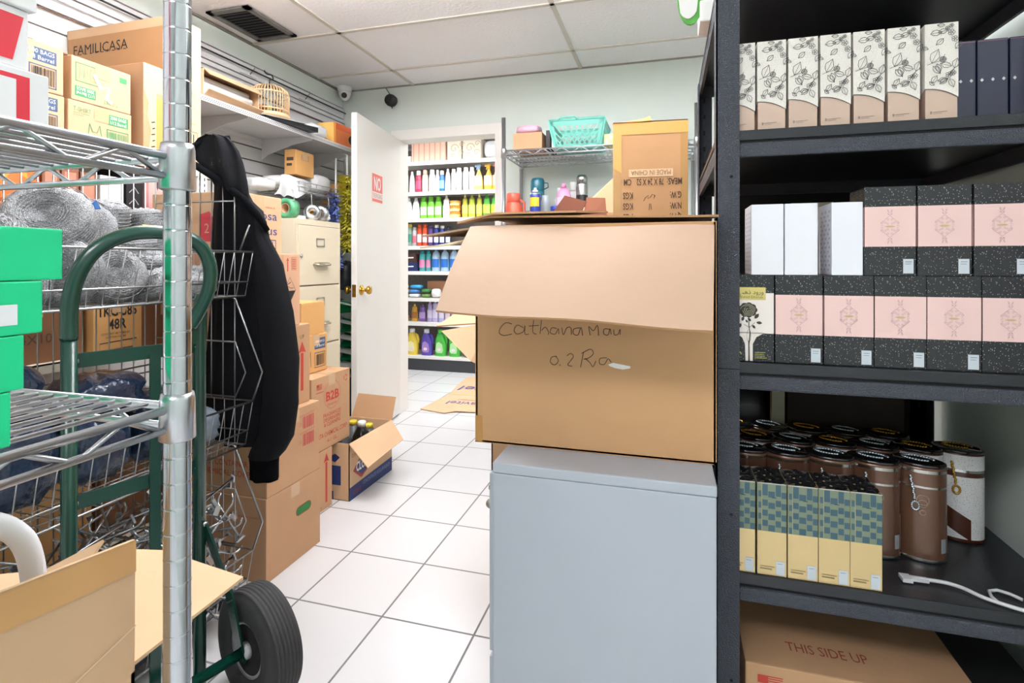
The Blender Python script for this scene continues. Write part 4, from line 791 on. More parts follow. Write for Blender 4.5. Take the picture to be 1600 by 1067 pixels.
# ================================================================== hooded sweatshirt hanging on the rack
t = thing('hooded_sweatshirt', 'black hooded sweatshirt hanging from the corner of the wire rack', 'sweatshirt', (-1.32, 1.455, 1.47))
cloth = mat('black_jersey', '#0c0d12', 0.9, bump=0.2, bscale=350, spec=0.25)
HR = [(1.518, -1.425, -1.385), (1.508, -1.465, -1.350), (1.488, -1.488, -1.329), (1.461, -1.500, -1.309), (1.423, -1.495, -1.294), (1.363, -1.455, -1.279), (1.276, -1.460, -1.263), (1.171, -1.466, -1.238), (1.064, -1.460, -1.209), (0.958, -1.471, -1.177), (0.853, -1.482, -1.150), (0.758, -1.492, -1.135), (0.663, -1.498, -1.138), (0.589, -1.503, -1.145), (0.530, -1.492, -1.165), (0.512, -1.482, -1.175)]
rows = []; N = 56
for j in range(len(HR) * 3 - 2):
    a = j / 3; i0 = min(int(a), len(HR) - 2); fr_ = a - i0; z, xl, xr = [HR[i0][k] * (1 - fr_) + HR[i0 + 1][k] * fr_ for k in range(3)]
    th = 0.040 * min(1, 0.35 + (1.52 - z) * 6) * (0.9 if z > 1.3 else 1.0); row = []
    for k in range(N):
        u = 2 * math.pi * k / N; fold = 0.008 * math.sin(5.5 * u * 1 + z * 3) + 0.005 * math.sin(9 * u - z * 6 + 1)
        X_ = (xl + xr) / 2 + (xr - xl) / 2 * math.copysign(abs(math.cos(u)) ** 0.8, math.cos(u)); q_ = min(1, max(0, (z - (1.425 - (X_ + 1.46) * 0.77)) / 0.035 + 0.5)); row.append(Vector((X_, 1.462 - 0.058 * q_ + (th + fold) * math.sin(u) * 0.9, z)))
    rows.append(row)
f = MB(); f.sheet(rows, cloth, True, closed=True); f.add(rows[0], [tuple(range(N))[::-1]], cloth); f.add(rows[-1], [tuple(range(N))], cloth)
f.build('garment', t)
def limb(pts, m, N=24, flat=0.6):
    b = MB(); rows = []
    for x, y, z, r_ in pts: rows.append([Vector((x + r_ * math.cos(2 * math.pi * k / N), y + r_ * flat * math.sin(2 * math.pi * k / N) + 0.004 * math.sin(6 * math.pi * k / N * 2 + z * 20), z)) for k in range(N)])
    b.sheet(rows, m, True, closed=True); b.add(rows[0], [tuple(range(N))[::-1]], m); b.add(rows[-1], [tuple(range(N))], m); return b
limb([(-1.285, 1.45, 1.27, 0.010), (-1.275, 1.45, 1.20, 0.030), (-1.235, 1.45, 1.10, 0.05), (-1.205, 1.45, 0.95, 0.058), (-1.185, 1.45, 0.80, 0.06), (-1.185, 1.45, 0.66, 0.058), (-1.205, 1.45, 0.55, 0.058), (-1.235, 1.45, 0.50, 0.058), (-1.25, 1.45, 0.478, 0.052)], cloth, flat=0.75).build('sleeve', t)
limb([(-1.25, 1.45, 0.480, 0.050), (-1.249, 1.45, 0.455, 0.047), (-1.247, 1.45, 0.408, 0.047)], mat('black_rib', '#0c0c10', 1.0, spec=0.08, bump=0.5, bscale=500), flat=0.75).build('cuff', t)
f = MB(); hem = mat('black_hem', '#121318', 1.0, spec=0.1, bump=0.3, bscale=300)
f.tube([(-1.375, 1.44, 1.515), (-1.43, 1.405, 1.500), (-1.472, 1.385, 1.478), (-1.490, 1.375, 1.458), (-1.472, 1.372, 1.432), (-1.402, 1.372, 1.392), (-1.333, 1.375, 1.353), (-1.275, 1.39, 1.305), (-1.252, 1.42, 1.26), (-1.240, 1.455, 1.21)], [0.008] + [0.011] * 8 + [0.008], hem, 10)
f.build('hood_edge', t)
# ================================================================== green hand truck
P0 = Vector((-1.083, 1.04, 0)); TT = Vector((0.080, 0.24, 0)).normalized(); NN = Vector((TT.y, -TT.x, 0))
def hp(a, z, o=0.0): return P0 + TT * a + NN * o + Vector((0, 0, z))
t = thing('hand_truck', 'dark green hand truck with a looped handle and rubber wheels', 'hand truck', (-1.12, 0.92, 0))
PR = 0.0142
f = MB(); f.tube([hp(0, 0.03), hp(0, 1.0), hp(0.004, 1.03, 0.004)], PR, green_t, 14); f.build('side_tube', t)
f = MB(); f.tube([hp(-0.253, 0.03), hp(-0.253, 0.95)], PR, green_t, 14); f.build('side_tube', t)
pts = [hp(-0.253, 0.95), hp(-0.253, 1.00), hp(-0.250, 1.045, 0.004), hp(-0.238, 1.09, 0.008), hp(-0.215, 1.13, 0.014), hp(-0.18, 1.157, 0.02), hp(-0.135, 1.172, 0.026), hp(-0.08, 1.172, 0.03), hp(-0.035, 1.160, 0.034), hp(-0.008, 1.135, 0.036), hp(0.006, 1.10, 0.036), hp(0.008, 1.06, 0.034), hp(0.0, 1.02, 0.028), hp(-0.012, 0.99, 0.022), hp(-0.03, 0.955, 0.016)]
f = MB(); f.tube(smooth3(pts), 0.0155, green_t, 16); f.build('handle', t)
MB().slab([hp(0.012, 0.99, 0.014), hp(-0.05, 0.93, 0.010), hp(-0.05, 0.90, 0.008), hp(0.012, 0.92, 0.010)], 0.004, green_t).build('gusset', t)
for z, w_ in ((0.905, 0.030), (0.615, 0.030), (0.30, 0.030)):
    f = MB(); f.bar(hp(-0.250, z, -0.002), hp(-0.004, z, -0.002), w_, 0.006, green_t, side=(0, 0, 1))
    for a in (-0.243, -0.008): f.lathe([(0.0, 0), (0.006, 0), (0.005, 0.003), (0, 0.004)], steel, 10, hp(a, z, 0.003), R=Vector((0, 0, 1)).rotation_difference(NN).to_matrix())
    f.build('crossbar', t)
MB().bar(hp(-0.098, 0.90, 0.004), hp(-0.098, 0.14, 0.004), 0.022, 0.005, green_t, side=TT).build('centre_strap', t)
for a0, a1 in ((0.004, 0.074), (-0.257, -0.327)):
    f = MB(); f.bar(hp(a0, 0.48, 0.012), hp(a0 + (a1 - a0) * 0.7, 0.30, 0.030), 0.034, 0.005, green_t, side=NN); f.bar(hp(a0 + (a1 - a0) * 0.7, 0.305, 0.030), hp(a1, 0.125, 0.054), 0.034, 0.005, green_t, side=NN); f.tube([hp(a0 - 0.004, 0.478, 0.016), hp(a0 + 0.006, 0.478, 0.016)], 0.006, steel, 8)
    f.build('axle_bracket', t)
MB().tube([hp(-0.40, 0.1415, 0.054), hp(0.155, 0.1415, 0.054)], 0.008, green_t, 12).build('axle', t)
MB().tube([hp(-0.33, 0.1415, 0.054), hp(0.078, 0.1415, 0.054)], 0.013, green_t, 12).build('axle_sleeve', t)
MB().slab([hp(-0.30, 0.008, -0.105), hp(0.045, 0.008, -0.105), hp(0.045, 0.008, 0.0), hp(-0.30, 0.008, 0.0)], 0.005, green_t).build('nose_plate', t)
RW = Vector((0, 0, 1)).rotation_difference(TT).to_matrix()
hub_m = mat('grey_hub', '#b4b6ba', 0.3, 0.5)
for a in (0.118, -0.371):
    c = hp(a, 0.1415, 0.054); f = MB(); R_, W_ = 0.1415, 0.042
    prof = [(0.066, -0.030), (0.072, -0.037), (0.090, -W_), (0.110, -W_ - 0.001), (0.126, -W_ + 0.004), (0.134, -W_ + 0.010)]
    for k in range(-3, 4): prof += [(0.1405 - 0.0010 * k * k * 0.3, k * 0.0095 - 0.0032), (0.1405 - 0.0010 * k * k * 0.3, k * 0.0095 + 0.0032), (0.1365, k * 0.0095 + 0.0042), (0.1365, k * 0.0095 + 0.0054)]
    prof += [(0.134, W_ - 0.010), (0.126, W_ - 0.004), (0.110, W_ + 0.001), (0.090, W_), (0.072, 0.037), (0.066, 0.030), (0.066, -0.030)]
    wh = thing('wheel', None, None); wh.parent = t; wh.location = root_mat(t).inverted() @ c
    f.lathe(prof, rubber, 64, R=RW); f.build('tire', wh, world=False)
    f = MB(); f.lathe([(0.0, -0.010), (0.045, -0.012), (0.052, -0.018), (0.060, -0.030), (0.067, -0.033), (0.067, 0.033), (0.060, 0.030), (0.052, 0.018), (0.045, 0.012), (0, 0.010)], hub_m, 40, R=RW); f.lathe([(0.0, -0.048), (0.012, -0.048), (0.019, -0.042), (0.021, -0.03), (0.024, -0.012), (0.024, 0.012), (0.019, 0.042), (0, 0.046)], hub_m, 24, R=RW); f.build('rim', wh, world=False)

# ================================================================== chrome wire shelving, front left
PX, PY = -0.4785, 0.4325; QX, QY = -1.02, -0.32
t = thing('wire_shelving_unit', 'chrome wire shelving with a grooved round post, nearest the viewer', 'shelving', (-0.75, 0.05, 0))
def chrome_post(x, y, h, r_=0.0127):
    prof = [(0, 0), (r_, 0)]; z = 0.02
    while z < h - 0.01:
        prof += [(r_, z - 0.0006), (r_, z), (r_ - 0.0005, z + 0.0005), (r_ - 0.0005, z + 0.0011), (r_, z + 0.0016), (r_, z + 0.0022)]; z += 0.0254
    prof += [(r_, h), (0, h)]
    return MB().lathe(prof, chrome, 28, (x, y, 0))
for x, y in ((PX, PY), (QX, PY), (PX, QY), (QX, QY)): chrome_post(x, y, 1.9).build('post', t)
def wire_shelf(t, x0, x1, y0, y1, zt, th=0.024, step=0.0215, wr=0.0022, rr_=0.0042, m=chrome_b, zig=0.042, ins=0.013):
    f = MB(); a0, a1, b0, b1 = x0 + ins * 0, x1, y0, y1
    for (p, q) in (((a0, b0), (a1, b0)), ((a1, b0), (a1, b1)), ((a1, b1), (a0, b1)), ((a0, b1), (a0, b0))):
        P_, Q_ = Vector((*p, 0)), Vector((*q, 0)); d_ = (Q_ - P_).normalized(); L_ = (Q_ - P_).length; s0 = P_ + d_ * ins; s1 = Q_ - d_ * ins
        f.tube([s0 + Vector((0, 0, zt - rr_)), s1 + Vector((0, 0, zt - rr_))], rr_, m, 10); f.tube([s0 + Vector((0, 0, zt - th)), s1 + Vector((0, 0, zt - th))], rr_ * 0.85, m, 10)
        n = max(2, int((L_ - 2 * ins) / zig)); z_ = []
        for i in range(n + 1):
            c = s0 + (s1 - s0) * (i / n); lo = i % 2; e = (s1 - s0) / n * 0.12
            z_ += [c - e + Vector((0, 0, zt - (th if lo else rr_ * 1.6))), c + e + Vector((0, 0, zt - (th if lo else rr_ * 1.6)))]
        f.tube(z_[1:-1], wr * 1.1, m, 8)
    n = int((a1 - a0 - 2 * ins) / step)
    for i in range(1, n):
        x = a0 + ins + (a1 - a0 - 2 * ins) * i / n; f.tube([(x, b0 + 0.004, zt - wr - 0.001), (x, b1 - 0.004, zt - wr - 0.001)], wr, m, 8)
    for k in range(1, 4):
        y = b0 + (b1 - b0) * k / 4; f.tube([(a0 + 0.006, y, zt - 3.4 * wr), (a1 - 0.006, y, zt - 3.4 * wr)], wr * 1.3, m, 8)
        f.tube([(a0 + 0.006, y, zt - th), (a1 - 0.006, y, zt - th)], wr * 1.1, m, 8)
    o = f.build('wire_shelf', t)
    for x, y in ((x0, y0), (x1, y0), (x1, y1), (x0, y1)): MB().lathe([(ins * 1.0, -th - 0.014), (ins * 1.28, -th - 0.012), (ins * 1.22, 0.004), (ins * 1.14, 0.010), (ins * 1.0, 0.010)], m, 24, (x, y, zt)).build('collar', o)
    return o
for zt in (1.2165, 0.9635, 0.345, 0.10): wire_shelf(t, QX, PX, QY, PY, zt)
# boxes on the shelves: red and white ones above
rd = mat('signal_red', '#dd2b3d', 0.45); wh_m = mat('bright_white_card', '#f3f3f5', 0.5)
for k in range(5):
    def deco(g, q, k=k):
        f_ = q['right']; W = 0.235
        if k == 0:
            g.rect(f_, 0.0, 0.004, W - 0.012, 0.044, rd); g.rect(f_, 0.0, 0.002, W - 0.022, 0.040, wh_m, 0.0007); g.rect(f_, W - 0.145, 0.006, W - 0.04, 0.036, mat('pale_grey_print', '#dfe6ee', 0.6), 0.001)
            for j in range(5): g.rect(f_, W - 0.14 + j * 0.02, 0.006, W - 0.137 + j * 0.02, 0.036, mat('blue_grey_print', '#b5c4d2', 0.6), 0.0013)
        else:
            g.poly(f_, [(0.0, 0.006), (W - 0.022, 0.006), (W - 0.014, 0.044), (0.0, 0.044)], rd); g.rect(f_, 0.02, 0.020, W - 0.05, 0.0235, mat('pink_line', '#f2a9b4', 0.5), 0.0008)
    pbox('red_white_box', ['lowest red and white flat box on the upper chrome shelf', 'second red and white flat box from the bottom on the chrome shelf', 'third red and white flat box from the bottom on the chrome shelf', 'fourth red and white flat box from the bottom, near the top edge', 'topmost red and white flat box of the chrome shelf stack'][k],
         -0.80, -0.515 - 0.004 * (k % 2), 0.10, 0.338 - (0.009 if k else 0) - 0.004 * (k % 2), 1.217 + 0.0505 * k, 1.217 + 0.0505 * k + 0.05, wh_m, deco, cat='flat box')
gb = mat('vivid_green_card', '#12c98a', 0.45)
for k, (ye, h0, h1) in enumerate(((0.293, 0.964, 1.006), (0.302, 1.0065, 1.049), (0.315, 1.0495, 1.0915), (0.330, 1.092, 1.134))):
    def deco(g, q, k=k, ye=ye):
        f_ = q['right']; W = ye - 0.06
        if k == 2: g.rect(f_, W - 0.15, 0.008, W - 0.018, 0.024, paper)
        if k == 1: g.rect(f_, W - 0.15, 0.007, W - 0.02, 0.037, paper)
        if k == 3: g.rect(f_, W - 0.12, 0.018, W - 0.07, 0.0195, mat('green_line', '#2aa67a', 0.5))
    pbox('green_box', ['lowest bright green box on the lower chrome shelf', 'second bright green box from the bottom with a large white label', 'third bright green box from the bottom with a narrow white label', 'topmost bright green box of the stack, no label'][k], -0.72, -0.487, 0.06, ye, h0, h1, gb, deco, cat='flat box')
# open carton standing low on the chrome shelving
t = thing('open_carton', 'large open cardboard carton with raised taped flap at the lower left', 'cardboard box', (-0.75, 0.23, 0.346))
x0, x1, y0, y1, z0, z1 = -0.97, -0.552, -0.05, 0.446, 0.347, 0.665; f = MB(); cy = card_l; th = 0.004
f.box(x0, x1, y0, y1, z0, z0 + th, cy); f.box(x0, x0 + th, y0, y1, z0, z1, cy); f.box(x1 - th, x1, y0, y1, z0, z1, cy); f.box(x0, x1, y0, y0 + th, z0, z1, cy); f.box(x0, x1, y1 - th, y1, z0, z1, cy); f.build('body', t)
f = MB(); f.slab([(x1, y0, z1), (x1, y1, z1), (x1 + 0.001, y1, 0.807), (x1 + 0.001, y0, 0.868)], 0.004, cy)
ffl = Fr((x1 + 0.001, y0, z1), (0, 1, 0), (0, 0, 1)); f.poly(ffl, [(0.0, 0.166), (y1 - y0, 0.108), (y1 - y0, 0.141), (0.0, 0.202)], mat('tan_tape', '#cfa069', 0.4), 0.0012); f.line(ffl, [(y1 - y0, 0.05), (0.42, 0.03), (0.37, -0.02), (0.35, -0.07)], 0.0015, mat('crease_light', '#e9cfae', 0.8), 0.001); f.build('flap', t)
MB().slab([(x1 - 0.008, y1, z1), (-0.88, y1, z1), (-0.80, 0.622, z1 + 0.002), (-0.735, 0.640, z1), (-0.574, 0.625, z1 - 0.006)], 0.004, cy).build('flap', t)
MB().slab([(x0, 0.03, z1), (x0, y1, z1), (x0 - 0.03, y1 - 0.01, z1 - 0.13), (x0 - 0.03, 0.04, z1 - 0.13)], 0.004, cy).build('flap', t)
MB().slab([(-0.92, 0.445, z1 + 0.002), (-0.70, 0.447, z1 + 0.01), (-0.71, 0.53, z1 + 0.078), (-0.80, 0.52, z1 + 0.03), (-0.90, 0.49, z1 + 0.02)], 0.004, cy).build('flap', t)
f = MB(); f.tube(smooth3([(-0.62, 0.20, 0.64), (-0.62, 0.23, 0.78), (-0.62, 0.265, 0.835), (-0.62, 0.305, 0.86), (-0.62, 0.345, 0.862), (-0.62, 0.375, 0.84), (-0.62, 0.39, 0.805), (-0.62, 0.394, 0.74), (-0.62, 0.392, 0.60)]), 0.0105, mat('white_soft_plastic', '#ecedf2', 0.4), 14)
f.build('plastic_hose', None, label='white curved plastic hose poking out of the open carton at lower left', cat='hose')

# ================================================================== grey cabinet, big carton
t = thing('grey_cabinet', 'grey metal filing cabinet seen from the side under the big carton', 'filing cabinet', (-0.11, 1.18, 0))
gx0, gx1, gy0, gy1, gz = -0.309, 0.080, 0.948, 1.405, 0.736
f = MB(); f.box(gx0, gx1, gy0, gy1, 0, gz - 0.019, grey_cab, bev=0.003); f.build('body', t)
f = MB(); f.box(gx0 - 0.0008, gx1 + 0.0008, gy0 - 0.0008, gy1 + 0.0008, gz - 0.0185, gz, grey_cab, bev=0.003); f.build('top_cap', t)
for k in range(2):
    z0 = 0.03 + k * 0.345; f = MB(); f.box(gx0 - 0.012, gx0 - 0.001, gy0 + 0.015, gy1 - 0.015, z0, z0 + 0.335, grey_cab, bev=0.003); dd = f.build('drawer', t)
    MB().tube([(gx0 - 0.012, 1.10, z0 + 0.22), (gx0 - 0.034, 1.105, z0 + 0.22), (gx0 - 0.034, 1.245, z0 + 0.22), (gx0 - 0.012, 1.25, z0 + 0.22)], 0.006, mat('beige_handle', '#c7a98a', 0.4) if k == 0 else steel, 8).build('handle', dd)
MB().lathe([(0, 0), (0.010, 0), (0.010, 0.008), (0, 0.009)], steel, 16, (gx0 - 0.012, 1.03, 0.655), R=Matrix.Rotation(-math.pi / 2, 3, 'Y')).build('lock', t)
kk = thing('key_bunch', 'two small keys hanging from the grey cabinet lock', 'keys', (gx0 - 0.022, 1.03, 0.655))
km = mat('key_metal', '#b4aea2', 0.3, 1.0)
MB().box(-0.012, 0.001, -0.005, 0.005, -0.004, 0.004, km).build('inserted_key', kk, world=False)
MB().tube([(-0.008 + 0.0 * math.cos(a), 0.009 * math.cos(a), -0.012 + 0.012 * math.sin(a)) for a in [2 * math.pi * k / 16 for k in range(16)]], 0.0008, km, 6, closed=True).build('key_ring', kk, world=False)
MB().lathe([(0, -0.001), (0.010, -0.001), (0.010, 0.001), (0, 0.001)], km, 16, (-0.009, 0.0, -0.034), R=Matrix.Rotation(0.3, 3, 'Z') @ Matrix.Rotation(math.pi / 2, 3, 'X')).box(-0.011, -0.003, -0.001, 0.001, -0.068, -0.040, km).build('key', kk, world=False)
# big carton
BX0, BX1, BYF, BYR, BZ0, BZ1 = -0.379, 0.088, 1.046, 1.44, 0.7365, 1.182
t = thing('big_open_carton', 'big cardboard carton with handwriting and a hanging flap on the grey cabinet', 'cardboard box', (-0.145, 1.24, BZ0))
big_m = mat('cardboard_big', '#c69a6e', 0.7, var=0.05, vscale=4, bump=0.08, bscale=30); big_l = mat('cardboard_big_light', '#ae917a', 0.72, var=0.04, vscale=4, bump=0.08, bscale=26)
f = MB(); th = 0.005
f.box(BX0, BX1, BYF, BYR, BZ0, BZ0 + th, big_m); f.box(BX0, BX1, BYR - th, BYR, BZ0, BZ1, big_m); f.box(BX0, BX0 + th, BYF, BYR, BZ0, BZ1, big_m); f.box(BX1 - th, BX1, BYF, BYR, BZ0, BZ1, big_m)
f.box(BX0, BX1, BYF, BYF + th, BZ0, BZ1, big_m, bev=0.0015); bd = f.build('body', t)
ff = Fr((0, BYF, 0), (1, 0, 0), (0, 0, 1))
HW = [[(-0.3, 0.982), (-0.313, 0.984), (-0.324, 0.974), (-0.327, 0.963), (-0.317, 0.958), (-0.3, 0.962)], [(-0.276, 0.975), (-0.289, 0.98), (-0.296, 0.969), (-0.289, 0.962), (-0.276, 0.968), (-0.273, 0.98), (-0.273, 0.963), (-0.265, 0.963)], [(-0.255, 0.991), (-0.257, 0.968), (-0.249, 0.963)], [(-0.265, 0.979), (-0.244, 0.981)], [(-0.239, 0.992), (-0.242, 0.964)], [(-0.239, 0.971), (-0.231, 0.978), (-0.225, 0.969), (-0.225, 0.963)], [(-0.208, 0.976), (-0.218, 0.977), (-0.221, 0.967), (-0.211, 0.965), (-0.205, 0.976), (-0.204, 0.965)], [(-0.198, 0.978), (-0.195, 0.964), (-0.188, 0.978), (-0.18, 0.978), (-0.179, 0.965)], [(-0.162, 0.979), (-0.174, 0.976), (-0.175, 0.967), (-0.166, 0.965), (-0.16, 0.98), (-0.157, 0.964)], [(-0.142, 0.965), (-0.145, 0.982), (-0.136, 0.974), (-0.128, 0.985), (-0.126, 0.965)], [(-0.105, 0.978), (-0.115, 0.978), (-0.116, 0.969), (-0.108, 0.967), (-0.104, 0.979), (-0.102, 0.968)], [(-0.097, 0.978), (-0.096, 0.968), (-0.089, 0.969), (-0.085, 0.979), (-0.085, 0.968)], [(-0.208, 0.921), (-0.218, 0.919), (-0.221, 0.909), (-0.212, 0.904), (-0.205, 0.913), (-0.211, 0.922)], [(-0.203, 0.905), (-0.2, 0.903)], [(-0.188, 0.923), (-0.18, 0.928), (-0.175, 0.922), (-0.182, 0.912), (-0.186, 0.905), (-0.177, 0.903)], [(-0.155, 0.932), (-0.161, 0.902)], [(-0.159, 0.929), (-0.142, 0.938), (-0.136, 0.93), (-0.145, 0.921), (-0.155, 0.918)], [(-0.152, 0.92), (-0.142, 0.911), (-0.137, 0.904), (-0.131, 0.916)], [(-0.11, 0.923), (-0.123, 0.921), (-0.124, 0.911), (-0.115, 0.91), (-0.108, 0.921), (-0.102, 0.915)]]
f = MB(); pen = mat('marker_ink', '#4a3a33', 0.7)
def smooth(pts):
    if len(pts) < 3: return pts
    o = []; P_ = [pts[0]] + list(pts) + [pts[-1]]
    for i in range(1, len(P_) - 2):
        for s_ in (0, 0.25, 0.5, 0.75):
            a, b, c, e = P_[i - 1], P_[i], P_[i + 1], P_[i + 2]
            o.append(tuple(0.5 * (2 * b[k] + (c[k] - a[k]) * s_ + (2 * a[k] - 5 * b[k] + 4 * c[k] - e[k]) * s_ ** 2 + (3 * b[k] - a[k] - 3 * c[k] + e[k]) * s_ ** 3) for k in (0, 1)))
    return o + [pts[-1]]
for s_ in HW: f.line(ff, smooth(s_), 0.0014, pen, 0.0006)
f.build('handwriting', bd)
f = MB(); rr = random.Random(4)
f.poly(ff, [(-0.108, 0.910), (-0.098, 0.914), (-0.085, 0.912), (-0.066, 0.909), (-0.066, 0.905), (-0.08, 0.902), (-0.095, 0.904), (-0.104, 0.907)], white_p, 0.0007)  # small uneven white patch beside the handwriting
f.build('white_patch', bd)
MB().rect(ff, BX0 + 0.001, BZ0 + 0.002, BX0 + 0.016, BZ0 + 0.055, mat('old_tape', '#c08f55', 0.3, coat=0.4), 0.0006).build('tape', bd)
def curl(rows, m, th=0.004):
    b = MB(); b.sheet(rows, m, True); n = len(rows[0]); R2 = []
    nn = (rows[1][0] - rows[0][0]).cross(rows[0][1] - rows[0][0]).normalized() * th
    R2 = [[p - nn for p in r][::-1] for r in rows]; b.sheet(R2, m, True)
    edge = [r[0] for r in rows] + rows[-1][1:] + [r[-1] for r in rows[::-1]][1:] + rows[0][::-1][1:]
    e2 = [p - nn for p in edge]; k = len(edge)
    b.add(edge + e2, [(i, (i + 1) % k, (i + 1) % k + k, i + k) for i in range(k)], mat('corrugated_edge', '#b38a62', 0.9)); return b
# front flap hanging forward
A, B, C_, D_ = Vector((BX0 - 0.006, BYF - 0.012, BZ1 - 0.002)), Vector((BX1 - 0.004, BYF - 0.004, BZ1 - 0.008)), Vector((0.068, 0.868, 1.004)), Vector((BX0 - 0.002, 0.852, 1.024))
rows = []
for i in range(9):
    s_ = i / 8; row = []
    for k in range(13):
        u = k / 12; p = (A * (1 - u) + B * u) * (1 - s_) + (D_ * (1 - u) + C_ * u) * s_
        p = p + Vector((0, -0.004, 0.004)) * math.sin(math.pi * s_) + Vector((0, 0, 0.002)) * math.sin(u * 9 + s_ * 3); row.append(p)
    rows.append(row)
curl(rows, big_l).build('flap', t)
# rear flap folded forward over the top, lifted a little
rows = []
for i in range(7):
    s_ = i / 6; rows.append([Vector((BX0 + 0.002 + (BX1 - BX0 - 0.004) * k / 10 + 0.006 * s_, BYR - (BYR - BYF - 0.005) * s_, BZ1 + 0.006 + 0.012 * math.sin(math.pi * min(1, s_ * 1.1)) + (0.010 + 0.004 * math.cos(k / 10 * 3)) * s_ )) for k in range(11)])
curl(rows, big_l).build('flap', t)
MB().slab([(-0.425, 1.06, BZ1 + 0.010), (-0.34, 1.040, BZ1 + 0.026), (-0.17, 1.044, BZ1 + 0.026), (-0.12, 1.16, BZ1 + 0.034), (-0.40, 1.22, BZ1 + 0.030)], 0.004, card).build('flap', t)
# left flap, bent outward, in two layers
MB().slab([(BX0, 1.06, BZ1), (BX0, 1.40, BZ1), (BX0 - 0.12, 1.36, BZ1 - 0.002), (BX0 - 0.122, 1.045, BZ1 - 0.018)], 0.004, big_l).build('flap', t)
MB().slab([(BX0, 1.055, BZ1 - 0.02), (BX0, 1.30, BZ1 - 0.012), (BX0 - 0.11, 1.22, BZ1 - 0.026), (BX0 - 0.118, 1.03, BZ1 - 0.044), (BX0 - 0.05, 1.03, BZ1 - 0.038)], 0.003, mat('cardboard_inner', '#cdbb98', 0.8)).build('flap', t)
# cartons behind it
r, p, q = carton('storage_carton', 'plain carton on the floor behind the grey cabinet', -0.50, -0.12, 1.50, 1.86, 0, 0.46); del p
t = thing('gaping_carton', 'open carton with a bent flap showing left of the big carton', 'cardboard box', (-0.31, 1.69, 0.46))
x0, x1, y0, y1, z0, z1 = -0.50, -0.13, 1.52, 1.86, 0.461, 0.93; f = MB()
f.box(x0, x1, y0, y1, z0, z0 + 0.004, card); f.box(x0, x0 + 0.004, y0, y1, z0, z1, card); f.box(x1 - 0.004, x1, y0, y1, z0, z1, card); f.box(x0, x1, y0, y0 + 0.004, z0, z1, card); f.box(x0, x1, y1 - 0.004, y1, z0, z1, card); f.build('body', t)
MB().slab([(x0, y0, z1), (x0, y1, z1), (x0 - 0.19, y1 - 0.10, z1 + 0.012), (x0 - 0.195, y0 + 0.04, z1 - 0.022)], 0.004, card).build('flap', t)
MB().slab([(x0 + 0.005, y0, z1), (x0 - 0.17, y0 + 0.02, z1 - 0.035), (x0 - 0.05, y0 - 0.045, z1 - 0.11), (x0 + 0.02, y0 - 0.05, z1 - 0.14)], 0.004, card_l).build('flap', t)
r, p, q = carton('storage_carton', 'plain carton on the floor by the rear post of the black shelving', -0.42, 0.07, 1.90, 2.22, 0, 0.82)
t = thing('upturned_carton', 'tall yellow taped carton with upside down MADE IN CHINA print', 'cardboard box', (-0.064, 2.075, 0.822), 0.07)
f = MB(); f.box(-0.128, 0.128, -0.13, 0.13, 0, 0.78, mat('cardboard_orange', '#bd8f62', 0.6, var=0.06, vscale=5, bump=0.25, bscale=14), bev=0.008); f.build('body', t, world=False)
f = MB(); q = boxframes(-0.128, 0.128, -0.13, 0.13, 0, 0.78)
for e0, e1 in ((0.002, 0.028), (0.23, 0.254)): f.rect(q['front'], e0, 0.004, e1, 0.776, mat('glossy_tape', '#b98f5c', 0.15, coat=0.6), 0.0009)
f.rect(q['front'], 0.0, 0.735, 0.256, 0.776, tape_yel, 0.0012); f.poly(q['front'], [(0.0, 0.62), (0.03, 0.60), (0.03, 0.74), (0.0, 0.74)], tape_yel, 0.0014); f.poly(q['top'], [(0.0, 0.0), (0.256, 0.0), (0.256, 0.06), (0.15, 0.04), (0.1, 0.07), (0, 0.05)], tape_yel, 0.001)
f.build('tape', t, world=False)
MB().slab([(-0.13, -0.132, 0.775), (0.005, -0.134, 0.782), (0.0, -0.10, 0.806), (-0.02, -0.09, 0.80), (-0.12, -0.08, 0.79)], 0.002, tape_yel).build('lifted_tape', t, world=False)
f = MB(); f_ = q['front']; bk = mat('faded_black_ink', '#4f3c2c', 0.8)
f.rect(f_, 0.055, 0.585, 0.205, 0.612, mat('pale_strip', '#d8b48c', 0.4), 0.0012); f.text(f_, 'MADE IN CHINA', 0.13, 0.590, 0.018, mat('brown_faded', '#8c6a48', 0.7), w=0.135, al='c', flip=True, l=0.002)
def up(s_, a, b, w_, h_=0.023): f.text(f_, s_, a, b, h_, bk, w=w_, flip=True, l=0.0016, bold=0.015)
up('MEAS:', 0.185, 0.555, 0.05); up('78 X 24 X 52', 0.082, 0.555, 0.092); up('CM', 0.038, 0.555, 0.026)
for k, (a_, b_, c_) in enumerate((('G.W:', 'KGS', [(0.145, 0.52), (0.14, 0.505), (0.143, 0.52), (0.135, 0.523), (0.128, 0.512), (0.12, 0.508), (0.122, 0.52), (0.112, 0.512), (0.106, 0.50)]), ('N.W:', 'KGS', [(0.132, 0.47), (0.13, 0.49), (0.126, 0.49), (0.124, 0.468)]), ('QTY.', 'PCS', [(0.14, 0.44), (0.132, 0.43), (0.13, 0.445), (0.12, 0.435), (0.112, 0.445), (0.104, 0.435)]))):
    up(a_, 0.195, 0.508 - k * 0.038, 0.038); up(b_, 0.035, 0.508 - k * 0.038, 0.034); f.line(f_, c_, 0.002, bk, 0.0016)
f.build('printing', t, world=False)
t = thing('ripped_carton', 'ripped open carton with reddish brown inside beside the upturned carton', 'cardboard box', (-0.30, 2.05, 0.822))
x0, x1, y0, y1, z0, z1 = -0.375, -0.198, 1.93, 2.16, 0.822, 1.275; redc = mat('red_brown_card', '#7c4632', 0.8); f = MB()
